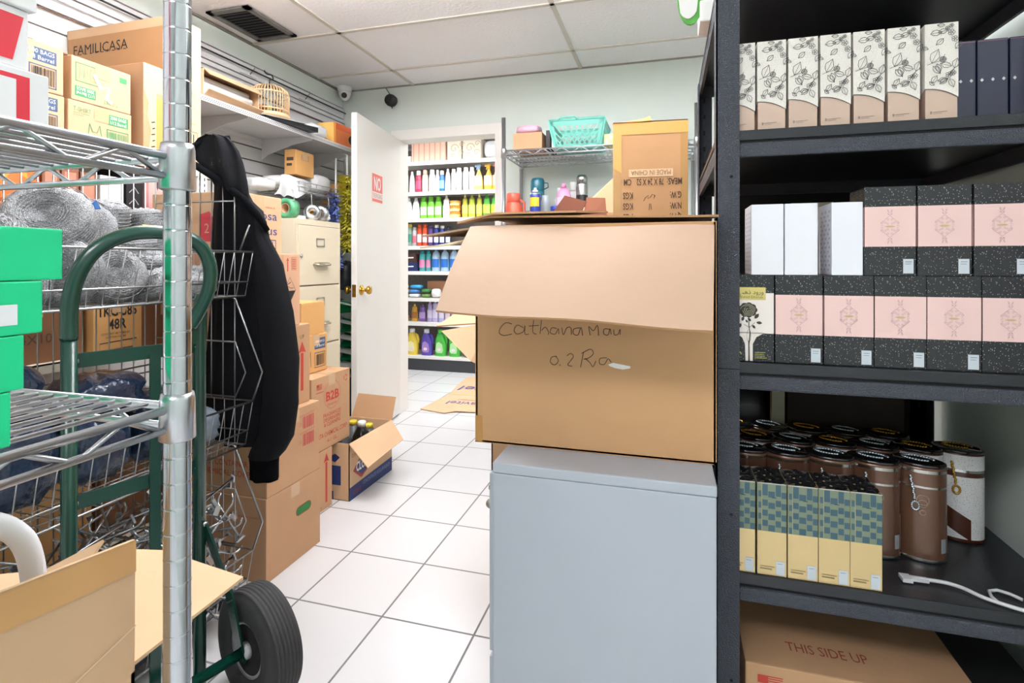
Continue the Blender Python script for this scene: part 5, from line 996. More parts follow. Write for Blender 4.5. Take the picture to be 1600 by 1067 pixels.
f.box(x0, x1, y0, y1, z0, z0 + 0.004, card); f.box(x0, x0 + 0.004, y0, y1, z0, z1, card); f.box(x1 - 0.004, x1, y0, y1, z0, z1, card); f.box(x0, x1, y0, y0 + 0.004, z0, z1, redc); f.box(x0, x1, y1 - 0.004, y1, z0, z1 + 0.03, card); f.build('body', t)
MB().slab([(x0 + 0.03, y1, z1 + 0.02), (x1, y1, z1 + 0.02), (x1 + 0.0, y1 + 0.04, z1 + 0.18), (x0 + 0.08, y1 + 0.03, z1 + 0.09)], 0.004, card_l).build('flap', t)
MB().slab([(x0 - 0.01, y0 - 0.01, z1 - 0.06), (x0 + 0.07, y0 - 0.015, z1 - 0.02), (x0 + 0.10, y0 - 0.01, z1 + 0.05), (x0 + 0.02, y0, z1 + 0.075), (x0 - 0.02, y0, z1 + 0.02)], 0.004, redc).build('flap', t)
MB().slab([(x0 + 0.08, y0 - 0.02, z1 - 0.06), (x1, y0 - 0.02, z1 - 0.06), (x1 - 0.01, y0 - 0.01, z1 + 0.06), (x0 + 0.10, y0 - 0.005, z1 + 0.065)], 0.004, mat('brick_card', '#9a5f45', 0.8)).build('flap', t)
# ================================================================== black shelving on the right
RX0, RX1, RY0, RY1 = 0.0928, 0.702, 1.115, 1.77
t = thing('black_shelving_unit', 'black powder coated metal shelving full of perfume boxes', 'shelving', (0.40, 1.44, 0))
PW = 0.0425
def lpost(x, y, sx, sy, h):
    f = MB(); f.box(min(x, x + sx * PW), max(x, x + sx * PW), min(y, y + sy * 0.003), max(y, y + sy * 0.003), 0.0, h, blk); f.box(min(x, x + sx * 0.003), max(x, x + sx * 0.003), min(y, y + sy * PW), max(y, y + sy * PW), 0.0, h, blk)
    if sy > 0:
        for z in (0.90,): f.rect(Fr((x, y, z), (sx, 0, 0), (0, 0, 1)) if sx > 0 else Fr((x - PW, y, z), (1, 0, 0), (0, 0, 1)), 0, 0, PW, 0.0015, blk_in, 0.0006)
        for z in (0.30, 0.62, 1.272): f.poly(Fr((x + (0.5 if sx > 0 else -0.5) * PW * 1.3, y, z), (1, 0, 0), (0, 0, 1)), arc(0, 0, 0.003, 0.003, 0, 360, 10)[:-1], blk_in, 0.0006)
    else:
        for z in [0.1 + 0.05 * k for k in range(32)]: f.rect(Fr((x + sx * 0.02 - 0.003, y - PW * 0 - 0.003, z), (1, 0, 0), (0, 0, 1)), 0, 0, 0.006, 0.014, blk_in, 0.0006)
    return f
lpost(RX0, RY0, 1, 1, 1.9).build('post', t); lpost(RX1, RY0, -1, 1, 1.9).build('post', t); lpost(RX0, RY1, 1, -1, 1.65).build('post', t); lpost(RX1, RY1, -1, -1, 1.65).build('post', t)
for zt in (1.668, 1.3615, 0.9135, 0.5065, 0.095):
    f = MB(); f.box(RX0 + 0.004, RX1 - 0.004, RY0 + 0.006, RY1 - 0.004, zt - 0.020, zt, mat('black_shelf_board', '#2d2f34', 0.32, 0.2, bump=0.1, bscale=400), bev=0.002)
    f.box(RX0 + 0.004, RX0 + 0.012, RY0 + 0.004, RY1 - 0.004, zt - 0.052, zt - 0.012, blk); f.box(RX1 - 0.012, RX1 - 0.004, RY0 + 0.004, RY1 - 0.004, zt - 0.052, zt - 0.012, blk)
    f.box(RX0 + 0.004, RX1 - 0.004, RY1 - 0.012, RY1 - 0.004, zt - 0.052, zt - 0.012, blk)
    f.build('shelf', t)
    f = MB(); f.box(RX0 + PW, RX1 - PW, RY0 + 0.003, RY0 + 0.016, zt - 0.052, zt - 0.025, blk, bev=0.004); f.box(RX0 + PW, RX1 - PW, RY0 + 0.010, RY0 + 0.022, zt - 0.03, zt - 0.018, blk_in); f.build('beam', t)
MB().box(RX0 + 0.10, RX1 - 0.004, RY1 - 0.003, RY1 - 0.001, 0.1, 1.64, blk_in).build('back_panel', t)

# --- lace sleeve perfume boxes
rose_b = mat('rose_beige_card', '#cdb3a2', 0.35, 0.15); lace = mat('ivory_lace_card', '#e8e4dc', 0.6, dots=(700, 0.3, '#d2ccc4')); lk = mat('lace_ink', '#35343a', 0.7)
def leaf(g, f_, x, y, l, a, m, wd=0.0007):
    c, s = math.cos(a), math.sin(a); P_ = []
    for u, v in ((0, 0), (0.25, 0.22), (0.55, 0.3), (0.8, 0.14), (1, 0), (0.8, -0.12), (0.55, -0.26), (0.25, -0.2)): P_.append((x + l * (u * c - v * s), y + l * (u * s + v * c)))
    g.line(f_, P_, wd, m, 0.001, closed=True); g.line(f_, [P_[0], P_[4]], wd * 0.7, m, 0.001)
def flower(g, f_, x, y, r_, m, n=5):
    for k in range(n): a = 6.283 * k / n; g.line(f_, arc(x + r_ * 0.75 * math.cos(a), y + r_ * 0.75 * math.sin(a), r_ * 0.5, r_ * 0.5, 0, 360, 8), 0.0007, m, 0.001, closed=True)
LW, LD, LH = 0.0505, 0.0505, 0.170
def lacebox():
    t = thing('lace_perfume_box', '', 'perfume box'); f = MB(); f.box(-LW / 2 + 0.001, LW / 2 - 0.001, -LD / 2 + 0.001, LD / 2 - 0.001, 0, LH - 0.001, rose_b, bev=0.0008)
    ff = Fr((-LW / 2, -LD / 2 + 0.001, 0), (1, 0, 0), (0, 0, 1)); f.line(ff, [(0.012, 0.012), (0.034, 0.013)], 0.0012, mat('beige_print', '#9b8478', 0.6)); f.rect(ff, 0.008, 0.009, 0.011, 0.014, mat('beige_print', '#9b8478', 0.6)); f.line(ff, [(0.013, 0.009), (0.026, 0.010)], 0.0008, mat('beige_print', '#9b8478', 0.6))
    f.build('inner_box', t, world=False)
    g = MB(); ff = Fr((-LW / 2, -LD / 2, 0), (1, 0, 0), (0, 0, 1))
    edge = [(LW * s_, 0.054 - 0.018 * s_ ** 2.2) for s_ in [k / 10 for k in range(11)]]
    g.poly(ff, edge + [(LW, LH), (0, LH)], lace, 0.0); g.line(ff, edge, 0.0009, lk, 0.0006)
    rf = Fr((LW / 2, -LD / 2, 0), (0, 1, 0), (0, 0, 1)); g.poly(rf, [(0, 0.036), (LD, 0.054), (LD, LH), (0, LH)], lace, 0.0); lf_ = Fr((-LW / 2, LD / 2, 0), (0, -1, 0), (0, 0, 1)); g.poly(lf_, [(0, 0.036), (LD, 0.054), (LD, LH), (0, LH)], lace, 0.0)
    g.rect(Fr((-LW / 2, -LD / 2, LH), (1, 0, 0), (0, 1, 0)), 0, 0, LW, LD, lace, 0.0); g.rect(Fr((LW / 2, LD / 2, 0), (-1, 0, 0), (0, 0, 1)), 0, 0.04, LW, LH, lace, 0.0)
    u = 0.001
    for x, y, l, a in ((0.008, 0.152, 0.014, 0.1), (0.020, 0.153, 0.012, 0.25), (0.028, 0.142, 0.012, 3.9), (0.005, 0.125, 0.008, 2.7), (0.010, 0.100, 0.020, 1.15), (0.012, 0.094, 0.014, -0.9), (0.018, 0.098, 0.013, -1.3), (0.040, 0.092, 0.014, 2.8), (0.044, 0.088, 0.014, 1.3), (0.034, 0.070, 0.012, 3.3), (0.037, 0.070, 0.013, -1.2), (0.010, 0.064, 0.012, 1.0), (0.022, 0.062, 0.012, 0.6), (0.046, 0.122, 0.012, 1.0), (0.030, 0.166, 0.009, 3.1), (0.014, 0.060, 0.008, 2.4)): leaf(g, ff, x, y, l * 1.3, a, lk, 0.0008)
    for x, y, r_ in ((0.040, 0.152, 0.0045), (0.045, 0.140, 0.0042), (0.034, 0.160, 0.003), (0.040, 0.164, 0.0028), (0.036, 0.077, 0.0042), (0.042, 0.080, 0.0038), (0.027, 0.105, 0.003)): flower(g, ff, x, y, r_, lk)
    g.line(ff, [(0.003, 0.097), (0.012, 0.100), (0.020, 0.102), (0.026, 0.105), (0.030, 0.114)], 0.0007, lk, 0.001); g.line(ff, [(0.036, 0.077), (0.044, 0.088), (0.050, 0.092)], 0.001, lk, 0.001); g.line(ff, arc(0.027, 0.105, 0.005, 0.005, 0, 360, 12), 0.0008, lk, 0.001, closed=True)
    g.build('lace_sleeve', t, world=False); return t
proto = lacebox(); ORD = ['first', 'second', 'third', 'fourth', 'fifth', 'sixth', 'seventh']
for k, x in enumerate((0.1400, 0.1945, 0.2490, 0.3035, 0.3580, 0.4130, 0.4710)):
    o = proto if k == 0 else dup(proto, (0, 0, 0))
    o.location = (x, 1.132 + LD / 2, 1.3625); o['group'] = 'lace patterned perfume boxes'
    o['label'] = ['leftmost lace patterned perfume box, partly hidden by the black post', 'second lace patterned perfume box from the black post', 'third lace patterned perfume box from the black post', 'middle one of the seven lace patterned perfume boxes', 'third lace patterned perfume box from the navy boxes', 'second lace patterned perfume box from the navy boxes', 'rightmost lace patterned perfume box, touching the navy boxes'][k]
# --- navy boxes
nvm = mat('navy_gloss_card', '#1d2140', 0.18, coat=0.4); dm = mat('silver_diamond', '#d9d9e2', 0.3)
def deco_n(g, q):
    for a in (0.007, 0.0235, 0.040): g.poly(q['front'], [(a, 0.0755), (a + 0.0028, 0.079), (a, 0.0825), (a - 0.0028, 0.079)], dm); g.poly(q['left'], [(a, 0.0755), (a + 0.0028, 0.079), (a, 0.0825), (a - 0.0028, 0.079)], dm)
    g.rect(q['front'], 0.0005, 0.150, 0.0465, 0.1512, mat('rose_edge', '#8a5a70', 0.4))
for k, (x0, x1) in enumerate(((0.501, 0.5485), (0.5505, 0.598), (0.600, 0.6475))):
    pbox('navy_perfume_box', ['navy perfume box half hidden behind the last lace patterned box', 'middle navy perfume box with small silver diamonds on the top row', 'rightmost navy perfume box at the photo edge on the top row'][k], x0, x1, 1.189, 1.24, 1.3625, 1.516, nvm, deco_n, group='navy perfume boxes', cat='perfume box')
# --- pink and black perfume boxes
bk_d = mat('black_speckled_card', '#25272c', 0.25, dots=(300, 0.17, '#c4c2ba')); pk = mat('blush_card', '#f0cdc8', 0.45); orn = mat('ornament_ink', '#b9949c', 0.6); gld = mat('gold_ink', '#d3b98f', 0.35, 0.3); stick = mat('silver_sticker', '#c9d2da', 0.4); qd = mat('sticker_grey', '#7f8894', 0.6)
def damask(g, f_, cx, cy, w_, h_, m):
    for sx in (1, -1):
        for sy in (1, -1):
            def P_(l): return [(cx + sx * a * w_ / 2, cy + sy * b * h_ / 2) for a, b in l]
            g.line(f_, P_([(0.0, 0.62), (0.18, 0.56), (0.34, 0.46), (0.5, 0.42), (0.62, 0.34), (0.8, 0.3), (0.95, 0.2), (0.8, 0.12), (0.7, 0.05), (0.95, 0.04)]), 0.0005, m)
            for (a, b, r_) in ((0.22, 0.40, 0.16), (0.52, 0.24, 0.17), (0.25, 0.16, 0.15), (0.78, 0.2, 0.12), (0.12, 0.7, 0.10), (0.18, 0.9, 0.08)): g.line(f_, [(cx + sx * (a + r_ * math.cos(q) * (1 - q / 9)) * w_ / 2, cy + sy * (b + 0.5 * r_ * math.sin(q) * (1 - q / 9)) * h_ / 2) for q in [k * 0.62 for k in range(13)]], 0.00045, m)
            g.line(f_, P_([(0.0, 0.78), (0.14, 0.84), (0.2, 0.95), (0.28, 1.0)]), 0.0005, m); g.line(f_, P_([(0.05, 0.66), (0.22, 0.76), (0.12, 0.86)]), 0.00045, m)
def pinkbox(hh):
    W, D = 0.0815, 0.082; t = thing('pink_perfume_box', '', 'perfume box'); f = MB()
    z1, z2 = hh * 0.325, hh * 0.775
    f.box(-W / 2, W / 2, -D / 2, D / 2, 0, hh, bk_d, bev=0.001)
    for k in ('front', 'left', 'right'):
        q = boxframes(-W / 2, W / 2, -D / 2, D / 2, 0, hh)[k]; f.rect(q, 0.0006, z1, W - 0.0006, z2, pk, 0.0002)
    f.build('box_body', t, world=False)
    g = MB(); q = boxframes(-W / 2, W / 2, -D / 2, D / 2, 0, hh)['front']; damask(g, q, W / 2, (z1 + z2) / 2, 0.031, (z2 - z1) * 0.86, orn); g.poly(q, [(W / 2 - 0.009, (z1 + z2) / 2), (W / 2 - 0.004, (z1 + z2) / 2 + 0.0018), (W / 2 + 0.004, (z1 + z2) / 2 + 0.0018), (W / 2 + 0.009, (z1 + z2) / 2), (W / 2 + 0.004, (z1 + z2) / 2 - 0.0018), (W / 2 - 0.004, (z1 + z2) / 2 - 0.0018)], gld, 0.001); g.build('ornament', t, world=False)
    g = MB(); a = W - 0.020; g.slab([q.p(a, 0.004, 0.0008), q.p(a + 0.016, 0.004, 0.0008), q.p(a + 0.016, 0.030, 0.0008), q.p(a, 0.030, 0.0008)], 0.0006, stick); g.line(q, [(a + 0.003, 0.025), (a + 0.013, 0.025)], 0.0012, qd, 0.0012); g.line(q, [(a + 0.003, 0.021), (a + 0.012, 0.021)], 0.001, qd, 0.0012); g.build('sticker', t, world=False)
    return t
pa = pinkbox(0.168)
for k, x in enumerate((0.2415, 0.3250, 0.4075, 0.4895, 0.5720)):
    o = pa if k == 0 else dup(pa, (0, 0, 0)); o.location = (x, 1.132 + 0.041, 0.9142); o['group'] = 'blush and black perfume boxes'
    o['label'] = ['blush and black perfume box right beside the rose printed one', 'second blush and black perfume box from the rose box, lower row', 'middle blush and black perfume box of the lower row', 'second blush and black perfume box from the right, lower row', 'rightmost blush and black perfume box of the lower row, cut by the photo edge'][k]
pb_ = pinkbox(0.162)
for k, x in enumerate((0.3905, 0.4745, 0.5590)):
    o = pb_ if k == 0 else dup(pb_, (0, 0, 0)); o.location = (x, 1.130 + 0.041, 1.0825); o['group'] = 'blush and black perfume boxes'
    o['label'] = ['blush and black perfume box of the upper row touching the white boxes', 'middle blush and black perfume box of the upper row', 'rightmost blush and black perfume box of the upper row'][k]
# rose printed box
W, D, hh = 0.0815, 0.082, 0.168
t = thing('rose_perfume_box', 'perfume box with black rose and gold Arabic label beside the post', 'perfume box', (0.1580, 1.173, 0.9142)); f = MB(); f.box(-W / 2, W / 2, -D / 2, D / 2, 0, hh, bk_d, bev=0.001); q = boxframes(-W / 2, W / 2, -D / 2, D / 2, 0, hh)['front']
cr = mat('ivory_card', '#f1e8e2', 0.45); cx = W * 0.45
f.rect(q, 0.0006, 0.055, W - 0.0006, 0.133, cr, 0.0002)
f.poly(q, [(0.012, 0.056), (cx - 0.012, 0.046), (cx - 0.007, 0.034), (cx - 0.006, 0.001), (cx - 0.001, 0.001), (cx - 0.001, 0.04), (cx + 0.001, 0.04), (cx + 0.002, 0.001), (cx + 0.007, 0.001), (cx + 0.007, 0.034), (cx + 0.014, 0.048), (cx + 0.028, 0.056)], cr, 0.0002); f.build('box_body', t, world=False)
g = MB(); rk = mat('rose_black', '#33332c', 0.5)
for k in range(9):
    a = 6.283 * k / 9; g.poly(q, [(cx - 0.002 + 0.0115 * math.cos(a) + 0.0062 * math.cos(b_), 0.1 + 0.0095 * math.sin(a) + 0.0055 * math.sin(b_)) for b_ in [6.283 * j / 10 for j in range(10)]], rk, 0.0006)
g.poly(q, arc(cx - 0.002, 0.1, 0.012, 0.0105, 0, 360, 20)[:-1], rk, 0.0007)
for r_ in (0.003, 0.0062, 0.0095, 0.0125): g.line(q, [(cx - 0.002 + r_ * math.cos(a) * (1 + 0.06 * math.sin(5 * a)), 0.1 + r_ * 0.88 * math.sin(a) * (1 + 0.06 * math.sin(5 * a))) for a in [0.4 + r_ * 300 + 5.2 * j / 18 for j in range(19)]], 0.0006, mat('rose_gold_line', '#cfc9a6', 0.5), 0.0009)
def solid_leaf(x, y, l, a):
    c, s = math.cos(a), math.sin(a); g.poly(q, [(x + l * (u * c - v * s), y + l * (u * s + v * c)) for u, v in ((0, 0), (0.3, 0.24), (0.65, 0.26), (1, 0), (0.65, -0.24), (0.3, -0.22))], rk, 0.0006)
for a_ in ((cx + 0.010, 0.083, 0.013, 0.9), (cx + 0.013, 0.076, 0.011, -0.1), (cx + 0.004, 0.078, 0.009, 2.3), (cx + 0.006, 0.071, 0.009, -0.9), (cx - 0.002, 0.075, 0.007, 2.1), (cx - 0.012, 0.078, 0.010, 1.3), (cx - 0.014, 0.074, 0.011, -2.0), (cx - 0.018, 0.079, 0.009, 2.8)): solid_leaf(*a_)
g.line(q, [(cx, 0.088), (cx + 0.0, 0.07), (cx + 0.002, 0.055), (cx, 0.03), (cx + 0.0005, 0.002)], 0.0016, rk, 0.0008); g.line(q, [(cx + 0.001, 0.066), (cx - 0.009, 0.072)], 0.0007, rk, 0.0008); g.line(q, [(cx + 0.001, 0.066), (cx + 0.011, 0.076)], 0.0007, rk, 0.0008); g.line(q, arc(cx, 0.05, 0.0035, 0.012, 0, 360, 16), 0.0005, rk, 0.0008, closed=True)
yl = mat('olive_gold_print', '#b9b55e', 0.5)
for k in range(4): g.line(q, [(0.047, 0.018 - k * 0.0035), (0.047 + (0.019, 0.016, 0.018, 0.022)[k], 0.0185 - k * 0.0035)], 0.001, yl)
g.line(q, arc(0.018, 0.013, 0.005, 0.006, 0, 300, 10), 0.0018, yl); g.build('printing', t, world=False)
g = MB(); g.slab([q.p(0.012, 0.120, 0.0012), q.p(0.0665, 0.120, 0.0012), q.p(0.0665, 0.144, 0.0012), q.p(0.012, 0.144, 0.0012)], 0.001, mat('gold_label', '#d8c77c', 0.35, 0.3)); g.text(q, '\ufe90\ufeeb\ufeab \ufea9\ufeed\ufead\ufeed', 0.0395, 0.131, 0.0085, ink_k, w=0.046, al='c', l=0.0018); g.text(q, 'Wurud Dhahab', 0.0395, 0.123, 0.005, mat('label_brown', '#7a6e3c', 0.6), w=0.044, al='c', l=0.0018); g.build('gold_label', t, world=False)
# --- plain white boxes on the upper row
wg = mat('pearl_white_card', '#eef0f8', 0.35); emb = mat('grey_emboss', '#c6c8d4', 0.4)
for k, (x0, x1) in enumerate(((0.1585, 0.2155), (0.2175, 0.2740), (0.2970, 0.3485))):
    def deco(g, qq, k=k):
        if k == 1: return
        for r_ in range(14):
            for c in range(3): g.poly(qq['left'], arc(0.02 + c * 0.024 + 0.008 * (r_ % 2), 0.010 + r_ * 0.0085, 0.006, 0.0025, 0, 360, 8)[:-1], emb, 0.0004)
    pbox('white_perfume_box', ['left plain white box with grey patterned side in the upper row', 'middle plain white box in the upper row', 'right plain white box touching the upper blush perfume boxes'][k], x0, x1, 1.132, 1.222 if k != 1 else 1.215, 1.0825, 1.2185, wg, deco, cat='perfume box', group='plain white boxes')
pbox('cream_box', 'low cream box behind the white boxes of the upper row', 0.262, 0.345, 1.30, 1.38, 1.0825, 1.236, mat('cream_card', '#cfc6b2', 0.6))
for k, x in enumerate((0.1580, 0.2415, 0.3250, 0.4075, 0.4895)):
    if k == 0: z_ = dup(pa, (x, 1.265, 0.9142)); z_['label'] = 'perfume box in the second rank behind the lower row, behind the post'
    else: z_ = dup(pa, (x, 1.265, 0.9142)); z_['label'] = 'perfume box of the second rank behind the lower row of perfume boxes'
    z_['group'] = 'second rank of perfume boxes'
# --- gold and teal checked boxes
gm_ = mat('pale_gold_card', '#d9bf8c', 0.28, 0.45); tl = mat('teal_check', '#3f5f6e', 0.4); ol = mat('olive_check', '#7c8a74', 0.45); film = mat('shrink_film', '#23252a', 0.12, bump=0.7, bscale=45, coat=0.8)
def goldbox():
    W, D, H_ = 0.0515, 0.085, 0.1755; t = thing('checked_perfume_box', '', 'perfume box'); f = MB(); f.box(-W / 2, W / 2, -D / 2, D / 2, 0, H_, gm_, bev=0.0008); f.build('box_body', t, world=False)
    g = MB(); q = boxframes(-W / 2, W / 2, -D / 2, D / 2, 0, H_); zc = 0.084
    for nm, ww in (('front', W), ('left', D), ('right', D)):
        f_ = q[nm]; g.rect(f_, 0.0003, zc, ww - 0.0003, H_ - 0.0008, ol, 0.0003); cols = [0.002, 0.009, 0.0195, 0.0325, 0.0425]; wds = [0.005, 0.0095, 0.0115, 0.009, 0.0085]; r2 = random.Random(3)
        for ci in range(5):
            if cols[ci] + wds[ci] > ww: continue
            y = zc + 0.001 + (0.0 if ci % 2 == 0 else 0.009)
            while y < H_ - 0.008:
                h_ = 0.0115 if not (ci in (1, 3) and y > H_ - 0.04) else 0.026; h_ = min(h_, H_ - 0.0015 - y); g.rect(f_, cols[ci], y, cols[ci] + wds[ci], y + h_, tl, 0.0006); y += h_ + (0.010 if ci % 2 == 0 else 0.008)
        g.line(f_, [(0.008, zc), (0.008, H_ - 0.001)], 0.0005, mat('thin_gold', '#c9b88a', 0.4), 0.0009)
    g.line(q['front'], [(0.026, H_ - 0.026), (0.034, H_ - 0.026)], 0.001, ink_k, 0.001); g.line(q['front'], [(0.005, 0.017), (0.03, 0.0165)], 0.0012, mat('dim_gold_print', '#8d7a55', 0.6)); g.line(q['front'], [(0.005, 0.0125), (0.026, 0.0122)], 0.0024, mat('dim_gold_print', '#8d7a55', 0.6)); g.build('check_pattern', t, world=False)
    g = MB(); rows = []
    for i in range(9): rows.append([Vector((-W / 2 + W * k / 8, -D / 2 + D * i / 8, H_ + 0.0012 + 0.0012 * math.sin(k * 2.1 + i * 1.3) + 0.0010 * math.sin(k * 0.9 - i * 2.7))) for k in range(9)])
    g.sheet(rows, film, True); g.tube([(-W / 2, -D / 2, H_ + 0.0005), (W / 2, -D / 2, H_ + 0.0005)], 0.0007, mat('film_edge', '#d7dadc', 0.2), 6); g.build('shrink_wrap', t, world=False)
    f_ = q['front']; g = MB(); g.slab([f_.p(W - 0.0185, 0.003, 0.0009), f_.p(W - 0.0035, 0.003, 0.0009), f_.p(W - 0.0035, 0.029, 0.0009), f_.p(W - 0.0185, 0.029, 0.0009)], 0.0006, stick); g.line(f_, [(W - 0.016, 0.0245), (W - 0.007, 0.0245)], 0.001, qd, 0.0012); g.build('sticker', t, world=False); return t
gp = goldbox()
for k, x in enumerate((0.1390, 0.1940, 0.2475, 0.3000, 0.3520)):
    o = gp if k == 0 else dup(gp, (0, 0, 0)); o.location = (x, 1.127 + 0.0425, 0.507); o['group'] = 'gold and teal checked perfume boxes'
    o['label'] = ['gold and teal checked box half hidden by the black post', 'second gold and teal checked box from the black post', 'middle gold and teal checked box of the five', 'second gold and teal checked box from the right', 'rightmost gold and teal checked box, its side showing'][k]
# --- oval brown tins with chains
brown = mat('bronze_brown', '#6b4a3a', 0.25, 0.35, coat=0.4); lid = mat('dark_lid', '#171516', 0.12, coat=0.6); rim = mat('tin_rim', '#b9b6b4', 0.2, 1.0); sil = mat('silver_chain', '#c3d0d8', 0.25, 0.9); goldc = mat('gold_chain', '#c79b3f', 0.25, 0.9); ivory = mat('ivory_scroll', '#dcdcdc', 0.4, dots=(330, 0.22, '#7d8798')); choc = mat('chocolate', '#4b2418', 0.25, coat=0.3)
def tin(name, kind):
    a, b_, H_ = 0.047, 0.033, 0.198; t = thing(name, '', 'perfume tin'); prof = [(0, 0), (0.98, 0), (1.02, 0.002), (1.02, 0.006), (1.0, 0.008), (1.0, 0.148), (1.0, 0.152), (1.0, 0.178), (1.0, 0.184), (1.0, 0.190)]
    if kind == 'w': prof = [(0, 0), (0.98, 0), (1.0, 0.002), (1.0, 0.006), (1.0, 0.008), (1.0, 0.140), (1.0, 0.150), (1.0, 0.155), (1.0, 0.186), (1.0, 0.190)]
    ms = [rim, rim, rim, rim, brown, rim, brown, rim, brown] if kind == 'b' else [choc, choc, choc, choc, ivory, choc, rim, ivory, choc]
    f = MB(); f.lathe([(r_ * a, z) for r_, z in prof], brown, 44, sy=b_ / a, mats=ms); f.build('tin_body', t, world=False)
    f = MB(); f.lathe([(0, 0.1895), (a * 1.0, 0.1895), (a * 1.01, 0.192), (a * 0.99, 0.195), (a * 0.9, 0.196), (a * 0.86, 0.1935), (0, 0.193)], lid, 44, sy=b_ / a); f.build('lid', t, world=False)
    cm = sil if kind == 'b' else goldc; f = MB(); pts = [(0.026 * math.cos(q), 0.014 * math.sin(q), 0.1985) for q in [0.2 + 5.2 * k / 26 for k in range(27)]]
    for p_ in pts: f.lathe([(0, -0.003), (0.0026, -0.0015), (0.003, 0), (0.0026, 0.0015), (0, 0.003)], cm, 8, p_)
    for k in range(13): x = -0.010 + 0.0008 * math.sin(k * 2); f.lathe([(0, -0.003), (0.0024, -0.0015), (0.0028, 0), (0.0024, 0.0015), (0, 0.003)], cm, 8, (x + 0.0006 * k, -b_ * 0.985 - 0.002, 0.170 - k * 0.0036))
    for k in range(14): q = 6.283 * k / 14; f.lathe([(0, -0.0028), (0.0022, -0.0014), (0.0026, 0), (0.0022, 0.0014), (0, 0.0028)], cm, 8, (-0.002 + 0.006 * math.cos(q), -b_ - 0.0016, 0.112 + 0.0085 * math.sin(q)))
    f.build('chain', t, world=False)
    def onoval(u0, u1, z0, z1, m, k=8, lift=1.006):
        rows = [[Vector((a * lift * math.sin(u0 + (u1 - u0) * i / k), -b_ * lift * math.cos(u0 + (u1 - u0) * i / k), z)) for i in range(k + 1)] for z in (z0, z1)]; return MB().sheet(rows, m, True)
    if kind == 'b':
        onoval(0.95, 1.3, 0.022, 0.050, mat('slate_sticker', '#8e9298', 0.5)).build('sticker', t, world=False); g = onoval(1.35, 1.65, 0.02, 0.09, mat('bronze_print', '#8a6f5f', 0.5)); g.build('printed_panel', t, world=False)
        g = MB()
        for z, r_ in ((0.125, 0.010), (0.118, 0.007), (0.100, 0.005)): g.tube([(0.010 + r_ * math.cos(q), -b_ * math.sqrt(max(0.1, 1 - ((0.010 + r_ * math.cos(q)) / a) ** 2)) - 0.0006, z + r_ * math.sin(q)) for q in [6.283 * k / 14 for k in range(14)]], 0.0007, mat('pale_bronze', '#b59a86', 0.4), 4, closed=True)
        g.build('ornament', t, world=False)
    else:
        rows = []
        g = MB(); N = 10
        for s_ in range(N + 1):
            u = -1.1 + 1.6 * s_ / N; zt_ = 0.095 - 0.045 * (s_ / N); rows.append([Vector((a * 1.008 * math.sin(u), -b_ * 1.008 * math.cos(u), z)) for z in (zt_ - 0.045, zt_)])
        g.sheet(rows, choc, True); g.sheet([[Vector((a * 1.010 * math.sin(u), -b_ * 1.010 * math.cos(u), z)) for z in (0.008, 0.150)] for u in (-1.5, -1.3, -1.1, -0.95)], mat('bronze_gold', '#8d6a3f', 0.3, 0.5), True); g.build('printed_panel', t, world=False)
    return t
tb_ = tin('brown_perfume_tin', 'b'); tw = tin('ivory_perfume_tin', 'w')
F1 = [(0.496, 1.292), (0.413, 1.285), (0.331, 1.285), (0.249, 1.285), (0.165, 1.285)]
for k, (x, y) in enumerate(F1):
    o = tb_ if k == 0 else dup(tb_, (0, 0, 0)); o.location = (x, y, 0.507); o.rotation_euler = (0, 0, -0.42 + 0.05 * k); o['group'] = 'brown perfume tins with chains'
    o['label'] = ['frontmost brown tin with a silver chain, fully in view on the lower shelf', 'brown tin with silver chain right behind the last checked box', 'third brown tin from the right behind the checked boxes', 'fourth brown tin from the right behind the checked boxes', 'leftmost front brown tin beside the black post'][k]
tw.location = (0.612, 1.405, 0.507); tw.rotation_euler = (0, 0, -0.35); tw['label'] = 'ivory and chocolate tin with a gold chain, furthest right on the shelf'; tw['group'] = 'ivory perfume tins with gold chains'
for k, (x, y) in enumerate([(0.530, 1.388), (0.447, 1.382), (0.364, 1.378), (0.281, 1.376), (0.198, 1.376), (0.128, 1.376)]):
    o = dup(tw, (x, y, 0.507), -0.4) if k % 2 == 0 else dup(tb_, (x, y, 0.507), -0.4)
    o['label'] = ['ivory tin in the second rank beside the fully visible ivory tin', 'brown tin in the second rank behind the frontmost tins', 'ivory banded tin in the middle of the second rank', 'brown tin in the second rank, fourth from the right', 'ivory banded tin in the second rank near the post', 'brown tin in the second rank behind the post'][k]; o['group'] = 'second rank of perfume tins'
for k, (x, y) in enumerate([(0.50, 1.475), (0.415, 1.472), (0.33, 1.47), (0.245, 1.47), (0.16, 1.47)]):
    o = dup(tw, (x, y, 0.507), -0.4) if k % 2 == 0 else dup(tb_, (x, y, 0.507), -0.4); o['label'] = ['third rank tin furthest right in the dark of the shelf', 'brown tin second from right in the third rank', 'middle tin of the third rank', 'brown tin second from left in the third rank', 'third rank tin nearest the post'][k]; o['group'] = 'third rank of perfume tins'
# dark cartons at the back
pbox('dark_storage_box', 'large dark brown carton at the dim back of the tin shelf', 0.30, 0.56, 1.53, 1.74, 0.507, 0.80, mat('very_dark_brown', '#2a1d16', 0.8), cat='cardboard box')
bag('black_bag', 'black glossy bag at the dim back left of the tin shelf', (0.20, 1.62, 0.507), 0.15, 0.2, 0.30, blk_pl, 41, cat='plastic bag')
pbox('pale_bottle_box', 'small pale box glimpsed under the middle shelf above the tins', 0.262, 0.292, 1.52, 1.55, 0.507, 0.80, mat('pale_olive', '#a9a68c', 0.4), cat='box')
